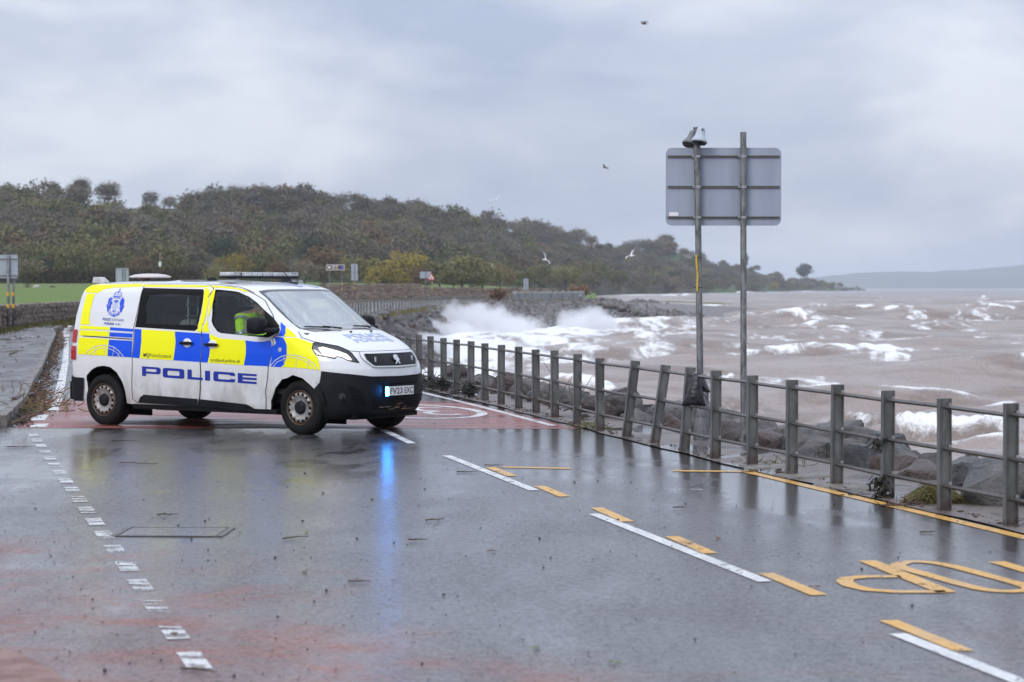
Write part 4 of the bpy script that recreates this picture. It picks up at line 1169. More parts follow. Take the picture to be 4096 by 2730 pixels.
far_wall([(735, 955, 656), (955, 1000, 660), (1000, 1102, 662), (1102, 1116, 668)], 'reddish brown stone wall across the road beyond the van roof')
far_wall([(1116, 1196, 665), (1196, 1275, 667)], 'lower stretch of stone wall behind the far railing towards its end', 322)

# ================================================================== railing along the sea
def steel_material():
    m = mat('weathered_steel', (.13, .13, .128), .48, .25); t = NT(m); p = t.pos()
    n = t.noise(t.mapv(p, (1, 1, .35)), 7, 5, .65); sp = t.vor(p, 95)
    c = t.mix(t.rng(n, .35, .65), (.105, .106, .102), (.18, .182, .176))
    c = t.mix(t.rng(sp, .10, .03, 0, .55), c, (.30, .30, .30))
    z = t.sep(p)[2]
    rust = t.math('MULTIPLY', t.rng(z, .26, .0), t.rng(t.noise(p, 9, 5, .7), .34, .62))
    c = t.mix(t.math('MULTIPLY', rust, .8), c, (.075, .04, .030))
    t.set('Base Color', c); t.set('Roughness', t.rng(n, .3, .7, .34, .6)); t.set('Normal', t.bump(sp, .35, .003)); return m
M['steel'] = steel_material()
M['rail'] = noisy('rusting_rail_steel', (.13, .12, .112), (.085, .06, .048), 16, .36, .4, 80, metal=.35, space='pos', lo=.5, hi=.72, bdist=.004)
def post_mesh(H=.945, W=.094, D=.05, t=.008):
    b = MB()
    b.box((0, 0, H / 2), (W, t, H)); b.box((-W / 2 - t / 2, 0, H / 2), (t, D, H)); b.box((W / 2 + t / 2, 0, H / 2), (t, D, H))
    return b.me('post', M['steel'])
post_me = post_mesh()
far_post_me = post_mesh(.98, .075, .04, .012)
fence = thing('railing_fence', 'long weathered grey steel railing running along the sea edge of the road', 'fence', (0, 0, 0))
POSTS = [(3.81, 16.16), (3.52, 17.22), (3.24, 18.25), (2.97, 19.36), (2.70, 20.42), (2.44, 21.5), (2.17, 22.59), (1.92, 23.60), (1.66, 24.66), (1.39, 25.76), (1.12, 26.99), (.87, 28.30), (.60, 29.6), (.35, 30.75), (.10, 31.8), (-.17, 32.85), (-.43, 34.0), (-.68, 35.1), (-.95, 36.15), (-1.2, 37.2), (-1.47, 38.27), (-1.73, 39.3)]
LEAN = {7: .075, 8: .14, 9: .125}
POSTS = [(4.08, 15.05), (4.35, 13.95), (4.62, 12.85)][::-1] + POSTS
y = POSTS[-1][1] + 1.07
while y < 300:
    POSTS.append((fx(min(y, 297.9)), y)); y += 1.08 if y < 60 else 2.7
    if y > 297: break
def lean_of(i): return LEAN.get(i - 3, 0.0)
RZ = (.21, .515, .855)
tops = []
for i, (x, y) in enumerate(POSTS):
    q = POSTS[min(i + 1, len(POSTS) - 1)]; p_ = POSTS[max(i - 1, 0)]; a = math.atan2(q[1] - p_[1], q[0] - p_[0]) - math.pi / 2
    ln = lean_of(i) + random.gauss(0, .006)
    o = link('post', post_me if y < 60 else far_post_me, fence, (x, y, -.01 + random.gauss(0, .006)), (random.gauss(0, .006), ln, a))
    tops.append((Vector((x, y, 0)), ln, a))
def rail_at(i, z):
    p, ln, a = tops[i]; return p + Vector((math.cos(a) * math.sin(ln) * z, math.sin(a) * math.sin(ln) * z, math.cos(ln) * z))
def unit_rail(r):
    b = MB(); b.bar((0, 0, 0), (0, 1, 0), r, r, 4, True, 0); return b.me('rail', M['rail'])
rail_me = unit_rail(.0175)
def rail(a, c):
    d = c - a; o = link('rail', rail_me, fence, a); o.rotation_mode = 'QUATERNION'; o.rotation_quaternion = d.to_track_quat('Y', 'Z'); o.scale = (1, d.length, 1)
i = 0
while i < len(POSTS) - 1:
    st = 1 if POSTS[i][1] < 62 else 4
    j = min(i + st, len(POSTS) - 1)
    for z in RZ: rail(rail_at(i, z + random.gauss(0, .004)), rail_at(j, z))
    i = j
# bolts where the rails pass the near posts
M['galv'] = noisy('galvanised_steel', (.28, .28, .29), (.40, .41, .42), 9, .42, .2, 60, metal=.5, space='pos', bdist=.003)
b = MB(); b.bar((0, -.012, 0), (0, .012, 0), .014, .014, 6); bolt_me = b.me('bolt', M['galv'])
for i in range(3, 18):
    for z in RZ:
        q = rail_at(i, z); link('bolt', bolt_me, fence, (q.x + .045, q.y - .012, q.z + .02))
# pale paling fence at the end of the bay
pf = thing('paling_fence', 'pale grey paling fence closing the far end of the bay', 'fence', (0, 0, 0))
M['pale'] = noisy('pale_boards', (.30, .31, .31), (.42, .43, .43), 2, .7, space='pos')
b = MB(); b.box((0, 0, .65), (.16, .05, 1.3)); pl_me = b.me('paling', M['pale'])
a0, a1 = at(1180, 694, 285), at(1342, 695, 300)
npl = 74
for k in range(npl):
    q = a0.lerp(a1, k / (npl - 1)); link('paling', pl_me, pf, (q.x, q.y, -.05 + random.gauss(0, .02)), (0, random.gauss(0, .02), 0), (1, 1, 1.0 + .06 * math.sin(k * .9)))
b = MB()
for z in (.35, 1.0): b.bar((a0.x, a0.y + .05, z), (a1.x, a1.y + .05, z), .05, .05, 4)
b.obj('cross_rail', M['pale'], pf)

# ================================================================== signs
M['signback'] = noisy('grey_sign_back', (.285, .325, .405), (.345, .385, .47), 5, .45, .0, space='pos', metal=.0, lo=.3, hi=.7, stretch=(1, 1, .12))
M['signpale'] = noisy('pale_sign_back', (.33, .37, .42), (.39, .43, .48), 2, .5, space='pos')
M['pole'] = None
def pole_material():
    m = mat('stained_galvanised_pole', (.17, .172, .175), .45, .45); t = NT(m); p = t.pos()
    n = t.noise(t.mapv(p, (1, 1, .35)), 14, 5, .7, .4)
    c = t.mix(t.rng(n, .36, .62), (.115, .115, .115), (.25, .255, .26)); c = t.mix(t.rng(t.vor(t.mapv(p, (1, 1, .5)), 22), .17, .05, 0, .7), c, (.34, .34, .335))
    t.set('Base Color', c); t.set('Roughness', t.rng(n, .3, .7, .35, .6)); return m
M['pole'] = pole_material()
M['channel'] = mat('sign_channel', (.20, .20, .18), .45, .4)
M['channel_slot'] = mat('sign_channel_slot', (.03, .03, .028), .6)
M['white'] = mat('white_label', (.8, .8, .8), .5)
M['black'] = mat('black_rubber', (.012, .012, .014), .5)
M['yellowtube'] = mat('yellow_tube', (.72, .47, .03), .4)
M['strap'] = noisy('steel_strap', (.35, .35, .36), (.5, .5, .5), 30, .3, metal=.8, space='pos')
def rounded_rect(w, h, r, n=6):
    P = []
    for cx_, cy_, a0 in ((w / 2 - r, h / 2 - r, 0), (-w / 2 + r, h / 2 - r, 90), (-w / 2 + r, -h / 2 + r, 180), (w / 2 - r, -h / 2 + r, 270)):
        for k in range(n + 1): a = R(a0 + 90 * k / n); P.append((cx_ + r * math.cos(a), cy_ + r * math.sin(a)))
    return P
SY = 25.2
def big_sign():
    s = thing('road_sign', 'large grey road sign seen from behind on two tall galvanised poles beyond the railing', 'road sign', (0, 0, 0))
    tl, br = at(1530, 340, SY), at(1795, 519, SY); w = br.x - tl.x; h = tl.z - br.z; c = (tl + br) / 2
    b = MB(); b.prism(rounded_rect(w, h, .075), 0, .012); o = b.obj('sign_panel', M['signback'], s); o.rotation_euler = (R(90), 0, 0); o.location = (c.x, SY + .012, c.z)
    # edge lip
    for vy in (360, 430, 500):
        z = at(1660, vy, SY).z; x0, x1 = at(1534, vy, SY).x, at(1791, vy, SY).x
        b = MB(); b.box(((x0 + x1) / 2, SY - .012, z + .008), (x1 - x0, .022, .007)); b.box(((x0 + x1) / 2, SY - .012, z - .008), (x1 - x0, .022, .007)); b.mi = 1; b.box(((x0 + x1) / 2, SY - .006, z), (x1 - x0 - .01, .01, .012)); b.obj('channel', [M['channel'], M['channel_slot']], s)
    a, t = at(1609, 870, SY - .06), at(1601, 294, SY - .06)
    b = MB(); b.bar(a, t, .0395, .0375, 16); b.bar(t + Vector((-.001, 0, -.008)), t + Vector((-.001, 0, .004)), .046, .046, 16); ob = b.obj('pole', M['pole'], s); smooth_by_angle(ob)
    base = Vector((a.x, a.y, 0)); b = MB(); b.lathe([(.094, -.1), (.094, a.z - .16), (.088, a.z - .09), (.045, a.z)], 18, 'z', (base.x + .008, base.y, 0)); ob = b.obj('pole_base', M['pole'], s); smooth_by_angle(ob)
    b = MB(); b.box((base.x + .008, base.y - .090, .55), (.11, .012, .5)); bevel(b.obj('access_door', M['pole'], s), .006)
    a2, t2 = at(1709, 1016, SY - .06), at(1708, 304, SY - .06); a2.z = -.5
    b = MB(); b.bar(a2, t2, .038, .037, 16); ob = b.obj('pole', M['pole'], s); smooth_by_angle(ob)
    for vy in (360, 430, 500):
        for vx in (1602 + (vy - 294) * 8 / 576, 1708.5):
            p = at(vx, vy, SY - .06); b = MB(); b.lathe([(.0405, -.012), (.0405, .012)], 16, 'z', p); b.box((p.x - .052, p.y + .02, p.z), (.018, .03, .022)); b.obj('pole_clip', M['strap'], s)
            p = at(vx, vy - 22, SY - .06); b = MB(); b.lathe([(.0402, -.006), (.0402, .006)], 16, 'z', p); b.obj('pole_band', M['channel'], s)
    p = at(1548, 492.5, SY); b = MB(); b.box((p.x, SY - .002, p.z), (.108, .004, .045)); b.obj('sticker', M['white'], s)
    # yellow tube strapped to the pole
    p0, p1 = at(1600, 587, SY - .11), at(1601.5, 671, SY - .11); mid = at(1603, 635, SY - .11)
    b = MB(); b.tube(curve([p0, (p0 + mid) / 2 + Vector((-.003, 0, 0)), mid, p1], 5), [.011] * 13 + [.011, .012, .011], 8); b.obj('yellow_tube', M['yellowtube'], s, True)
    for vy in (593, 661):
        q = at(1604, vy, SY - .06); b = MB(); b.lathe([(.052, -.004), (.052, .004)], 14, 'z', q); b.obj('cable_tie', M['black'], s)
    # two bell shaped detector heads on top of the left pole
    M['detector'] = mat('pale_grey_detector_shell', (.42, .47, .52), .3); M['dark'] = mat('dark_glossy_lens', (.012, .013, .012), .15)
    def head(vx, vy, yoff, tilt, turn, dark):
        p = at(vx, vy, SY - .06 + yoff); b = MB()
        b.lathe([(.002, .125), (.032, .118), (.050, .095), (.053, .06), (.058, .02), (.078, -.018), (.094, -.045), (.097, -.062), (.090, -.072)], 22)
        b.mi = 1; b.lathe([(.090, -.072), (.084, -.083), (.05, -.092), (.002, -.094)], 22); b.mi = 1
        b.bar((.012, -.062, .078), (.012, -.05, .075), .012, .012, 8)
        o = b.obj('detector_head', [M['detector'], M['dark']], s); smooth_by_angle(o, 40); o.location = p; o.rotation_euler = (R(tilt), 0, R(turn)); o.rotation_euler.y = R(10 if not dark else -8)
        return o
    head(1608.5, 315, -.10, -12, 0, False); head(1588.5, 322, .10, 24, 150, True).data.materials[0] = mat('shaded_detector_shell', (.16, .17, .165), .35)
big_sign()
M['band'] = mat('yellow_reflective_band', (.75, .42, .02), .4)
M['brown'] = mat('brown_sign_face', (.115, .035, .02), .45)
M['blue'] = mat('blue_sign_patch', (.05, .12, .55), .45)
M['redsign'] = mat('red_sign_border', (.55, .03, .03), .4)
def back_sign(lab, x0, x1, y0, y1, poles, base_y, Y, bands=(), ribs=(), hidden_base=False):
    s = thing('road_sign', lab, 'road sign', (0, 0, 0))
    a, c = at(x0, y0, Y), at(x1, y1, Y); w = c.x - a.x; h = a.z - c.z
    b = MB(); b.prism(rounded_rect(w, h, min(w, h) * .06), 0, .02); o = b.obj('sign_panel', M['signpale'], s); o.rotation_euler = (R(90), 0, 0); o.location = ((a.x + c.x) / 2, Y + .02, (a.z + c.z) / 2)
    for ry in ribs:
        z = at(x0, ry, Y).z; b = MB(); b.box(((a.x + c.x) / 2, Y - .015, z), (w * .98, .03, .05)); b.obj('channel', M['channel'], s)
    for k, vx in enumerate(poles):
        yo = -.06 if k == 0 else .35 if len(poles) > 1 and x0 < 0 else -.06
        t = at(vx, y0 + 2, Y + yo); g = at(vx, base_y, Y + yo); b = MB(); b.bar((g.x, g.y, g.z - .3), t, .055, .055, 10); b.obj('pole', M['pole'], s, True)
        for b0, b1 in bands:
            z0, z1_ = at(vx, b1, Y + yo).z, at(vx, b0, Y + yo).z; b = MB(); b.lathe([(.063, z0), (.063, z1_)], 12, 'z', (g.x, g.y, 0)); b.obj('yellow_band', M['band'], s, True)
    return s
back_sign('grey sign back on two yellow banded poles, cut off by the left picture edge', -42, 41, 586, 640, (19, 31), 764, 85.5, ((672, 680), (699, 708)), (596, 634))
back_sign('grey back of a sign rising just above the police van roof', 266, 296, 617, 660, (281, 287), 690, 240, (), (620,))
back_sign('narrow grey sign back on a banded pole right of the brown sign', 807, 822, 607, 645, (814.5,), 688, 300, ((648, 653), (660, 665)), (626,))
back_sign('wide grey sign back behind the red warning triangle', 965, 991, 625, 640, (978,), 678, 318, (), ())
back_sign('small grey sign back near the end of the stone wall', 1203, 1214, 641, 667, (1208.5,), 690, 300, ((668, 672),), ())
def brown_sign():
    Y = 301; s = thing('road_sign', 'brown tourist direction sign with white pictogram on two posts above the stone wall', 'road sign', (0, 0, 0))
    a, c = at(750, 608.5, Y), at(791.5, 621.5, Y); w = c.x - a.x; h = a.z - c.z; cx_, cz_ = (a.x + c.x) / 2, (a.z + c.z) / 2
    b = MB(); b.prism(rounded_rect(w, h, .1), 0, .03); o = b.obj('sign_border', M['white'], s); o.rotation_euler = (R(90), 0, 0); o.location = (cx_, Y, cz_)
    b = MB(); b.prism(rounded_rect(w - .14, h - .14, .07), 0, .03); o = b.obj('sign_panel', M['brown'], s); o.rotation_euler = (R(90), 0, 0); o.location = (cx_, Y - .012, cz_)
    b = MB(); b.box((a.x + .42, Y - .045, cz_), (.36, .01, .34)); b.obj('pictogram', M['white'], s)
    b = MB()
    for k, (dx, ww) in enumerate(((.75, .5), (1.3, .35))): b.box((a.x + dx + ww / 2, Y - .045, cz_ + .16), (ww, .01, .12)); b.box((a.x + dx + ww / 2, Y - .045, cz_ - .14), (ww * .9, .01, .12))
    b.obj('lettering', M['white'], s)
    b = MB(); b.box((c.x - .32, Y - .045, cz_), (.40, .01, .46)); b.obj('parking_symbol', M['blue'], s)
    for vx in (758, 786):
        t = at(vx, 612, Y + .05); g = at(vx, 688, Y + .05); b = MB(); b.bar((g.x, g.y, g.z - .2), t, .055, .055, 8); b.obj('post', M['pole'], s)
    for b0, b1 in ((650, 655), (662, 667)):
        z0, z1_ = at(786, b1, Y).z, at(786, b0, Y).z; g = at(786, 688, Y + .05); b = MB(); b.lathe([(.065, z0), (.065, z1_)], 10, 'z', (g.x, g.y, 0)); b.obj('yellow_band', M['band'], s)
brown_sign()
def triangle_sign():
    Y = 300; s = thing('warning_sign', 'red bordered warning triangle with a black figure on a banded pole', 'warning sign', (0, 0, 0))
    a, c = at(981.5, 644, Y), at(1000.5, 644, Y); t = at(991, 626.5, Y); w = c.x - a.x; h = t.z - a.z
    def tri(k, y0, nm, m, off):
        cx_, cz_ = (a.x + c.x) / 2, a.z + h * .36; P = [(-w / 2 * k, -h * .36 * k), (w / 2 * k, -h * .36 * k), (0, h * .64 * k)]
        Q = []
        for i in range(3):
            p0, p1, p2 = Vector(P[i - 1]), Vector(P[i]), Vector(P[(i + 1) % 3]); d0 = (p0 - p1).normalized(); d2 = (p2 - p1).normalized(); r_ = .1 * k
            Q += [tuple(p1 + d0 * r_), tuple(p1 + (d0 + d2) * r_ * .28), tuple(p1 + d2 * r_)]
        b = MB(); b.prism(Q, 0, .02); o = b.obj(nm, m, s); o.rotation_euler = (R(90), 0, 0); o.location = (cx_, Y + off, cz_)
    tri(1.0, 0, 'sign_border', M['redsign'], 0); tri(.66, 0, 'sign_face', M['white'], -.012)
    cx_, cz_ = (a.x + c.x) / 2, a.z + h * .30
    b = MB()
    for dx, k in ((-.05, 1.0), (.09, .75)):
        b.ellipsoid((cx_ + dx, Y - .036, cz_ + .17 * k), (.035 * k, .01, .04 * k), 8, 6); b.box((cx_ + dx, Y - .036, cz_ + .06 * k), (.07 * k, .012, .15 * k)); b.box((cx_ + dx - .025, Y - .036, cz_ - .07 * k), (.03 * k, .012, .14 * k)); b.box((cx_ + dx + .03, Y - .036, cz_ - .07 * k), (.03 * k, .012, .14 * k))
    b.obj('walking_figures', M['black'], s)
    t2 = at(993, 632, Y + .06); g = at(993, 688, Y + .06); b = MB(); b.bar((g.x, g.y, g.z - .2), t2, .05, .05, 8); b.obj('pole', M['pole'], s)
    for b0, b1 in ((649, 654), (660, 665)):
        z0, z1_ = at(993, b1, Y).z, at(993, b0, Y).z; b = MB(); b.lathe([(.06, z0), (.06, z1_)], 10, 'z', (g.x, g.y, 0)); b.obj('yellow_band', M['band'], s)
triangle_sign()
# slender posts standing at the foot of the wood
M['rustpost'] = noisy('rusty_post', (.20, .09, .055), (.28, .15, .10), 2, .7, space='pos')
for vx, ty, by, Y, lab, cap in ((368, 580, 640, 470, 'tall rust coloured post with a pale top in front of the autumn trees', 1), (902, 573, 640, 480, 'thin rusty post standing among the golden autumn trees', 0), (518, 610, 650, 470, 'short pale post below the wood behind the van roof', 0)):
    t, g = at(vx, ty, Y), at(vx, by + 12, Y); o = thing('post', lab, 'post', (g.x, g.y, g.z)); b = MB(); b.bar((0, 0, -.5), (0, 0, t.z - g.z), .22, .13, 8); b.obj('shaft', M['rustpost'], o, True)
    if cap: b = MB(); b.bar((0, 0, t.z - g.z - 2.2), (0, 0, t.z - g.z), .15, .13, 8) ; b.box((0, -.2, (t.z - g.z) * .62), (.5, .2, 1.0)); b.obj('pale_box', M['white'], o)

# ================================================================== police van
# body surface: for every height z a rounded plan outline; s runs from the nose (0) along the right flank (1..2) to the tail (3), negative s is the left flank
def mk(zs,vs,sm=.02):
    g=np.linspace(zs[0],zs[-1],1200);v=np.interp(g,zs,vs)
    k=int(sm/(g[1]-g[0]))
    if k>0:
        w=np.hanning(2*k+3);w/=w.sum();vp=np.concatenate([2*v[0]-v[1:k+2][::-1],v,2*v[-1]-v[-k-2:-1][::-1]])
        v=np.convolve(vp,w,'valid')
    return lambda z:np.interp(z,g,v)
XF=mk([.18,.24,.32,.42,.54,.64,.74,.82,.92,1.0,1.06,1.11,1.16,1.20,1.25,1.29,1.325,1.44,1.56,1.68,1.79,1.83,1.86,1.885,1.91,1.925],
      [4.74,4.86,4.92,4.945,4.955,4.955,4.945,4.93,4.885,4.825,4.755,4.67,4.57,4.47,4.32,4.17,4.05,3.88,3.71,3.55,3.39,3.29,3.13,2.92,2.45,1.8])
DF=mk([.18,.9,1.05,1.2,1.3,1.36,1.5,1.8,1.88,1.925],[1.02,1.02,.98,.84,.62,.54,.47,.40,.5,.5])
NF=mk([.18,.9,1.1,1.25,1.36,1.8,1.9,1.925],[2.9,2.9,2.8,2.8,3.2,3.2,2.8,2.2])
WW=mk([.18,.24,.35,.55,.8,1.0,1.15,1.28,1.5,1.7,1.78,1.82,1.85,1.875,1.895,1.915,1.925],
      [.87,.905,.93,.945,.955,.955,.945,.930,.892,.842,.814,.783,.748,.70,.61,.38,.12],.012)
XR=mk([.18,.3,.55,.62,1.0,1.4,1.7,1.8,1.85,1.88,1.905,1.925],[.06,.01,.0,.03,.035,.07,.12,.15,.19,.28,.6,1.3],.015)
DR=mk([.18,.55,.6,1.0,1.8,1.925],[.26,.26,.22,.2,.18,.3])
NR=2.4
def vpt(s,z):
    s=np.asarray(s,float);z=np.asarray(z,float)
    a=np.abs(s);sg=np.where(s>=0,-1.,1.)
    xf,D,n,w,xr,Dr=XF(z),DF(z),NF(z),WW(z),XR(z),DR(z)
    th=np.clip(a,0,1)*np.pi/2;c,q=np.cos(th),np.sin(th);r=(c**n+np.maximum(q,1e-9)**n)**(-1/n)
    xA=xf-D+D*c*r;yA=w*q*r
    t=np.clip(a-1,0,1);xB=(xf-D)*(1-t)+(xr+Dr)*t
    th=np.clip(a-2,0,1)*np.pi/2;c,q=np.cos(th),np.sin(th);r=(np.maximum(c,1e-9)**NR+np.maximum(q,1e-9)**NR)**(-1/NR)
    xC=xr+Dr-Dr*q*r;yC=w*c*r
    x=np.where(a<=1,xA,np.where(a<=2,xB,xC));y=np.where(a<=1,yA,np.where(a<=2,w,yC))
    return np.stack([x,sg*y,z+0*x],-1)
def vnrm(s,z):
    e=1e-3
    du=vpt(s+e,z)-vpt(s-e,z);dv=vpt(s,np.minimum(z+e,1.924))-vpt(s,z-e)
    n=np.cross(du,dv);n/=np.linalg.norm(n,axis=-1,keepdims=True)+1e-12
    p=vpt(s,z);c=np.stack([p[...,0]*0+2.4,p[...,0]*0,p[...,0]*0+.9],-1)
    f=np.sign(((p-c)*n*[.2,1,1]).sum(-1,keepdims=True));return n*np.where(f==0,1,f)
def s_from_x(x,z,right=True):
    x=np.asarray(x,float);xf,D,n,xr,Dr=XF(z),DF(z),NF(z),XR(z),DR(z)
    u=np.clip((x-(xf-D))/D,0,1);v=(1-u**n)**(1/n);sA=np.arctan2(v,u)*2/np.pi
    sB=1+np.clip((x-(xf-D))/((xr+Dr)-(xf-D)),0,1)
    u=np.clip(((xr+Dr)-x)/Dr,0,1);v=(1-u**NR)**(1/NR);sC=2+np.arctan2(u,v)*2/np.pi
    s=np.where(x>xf-D,sA,np.where(x>xr+Dr,sB,sC));return s if right else -s
def s_from_y(y,z):
    # front face; y negative = right -> s positive
    y=np.asarray(y,float);n,w=NF(z),WW(z);v=np.clip(np.abs(y)/w,0,1);u=(1-v**n)**(1/n)
    return np.sign(-y)*np.arctan2(v,u)*2/np.pi

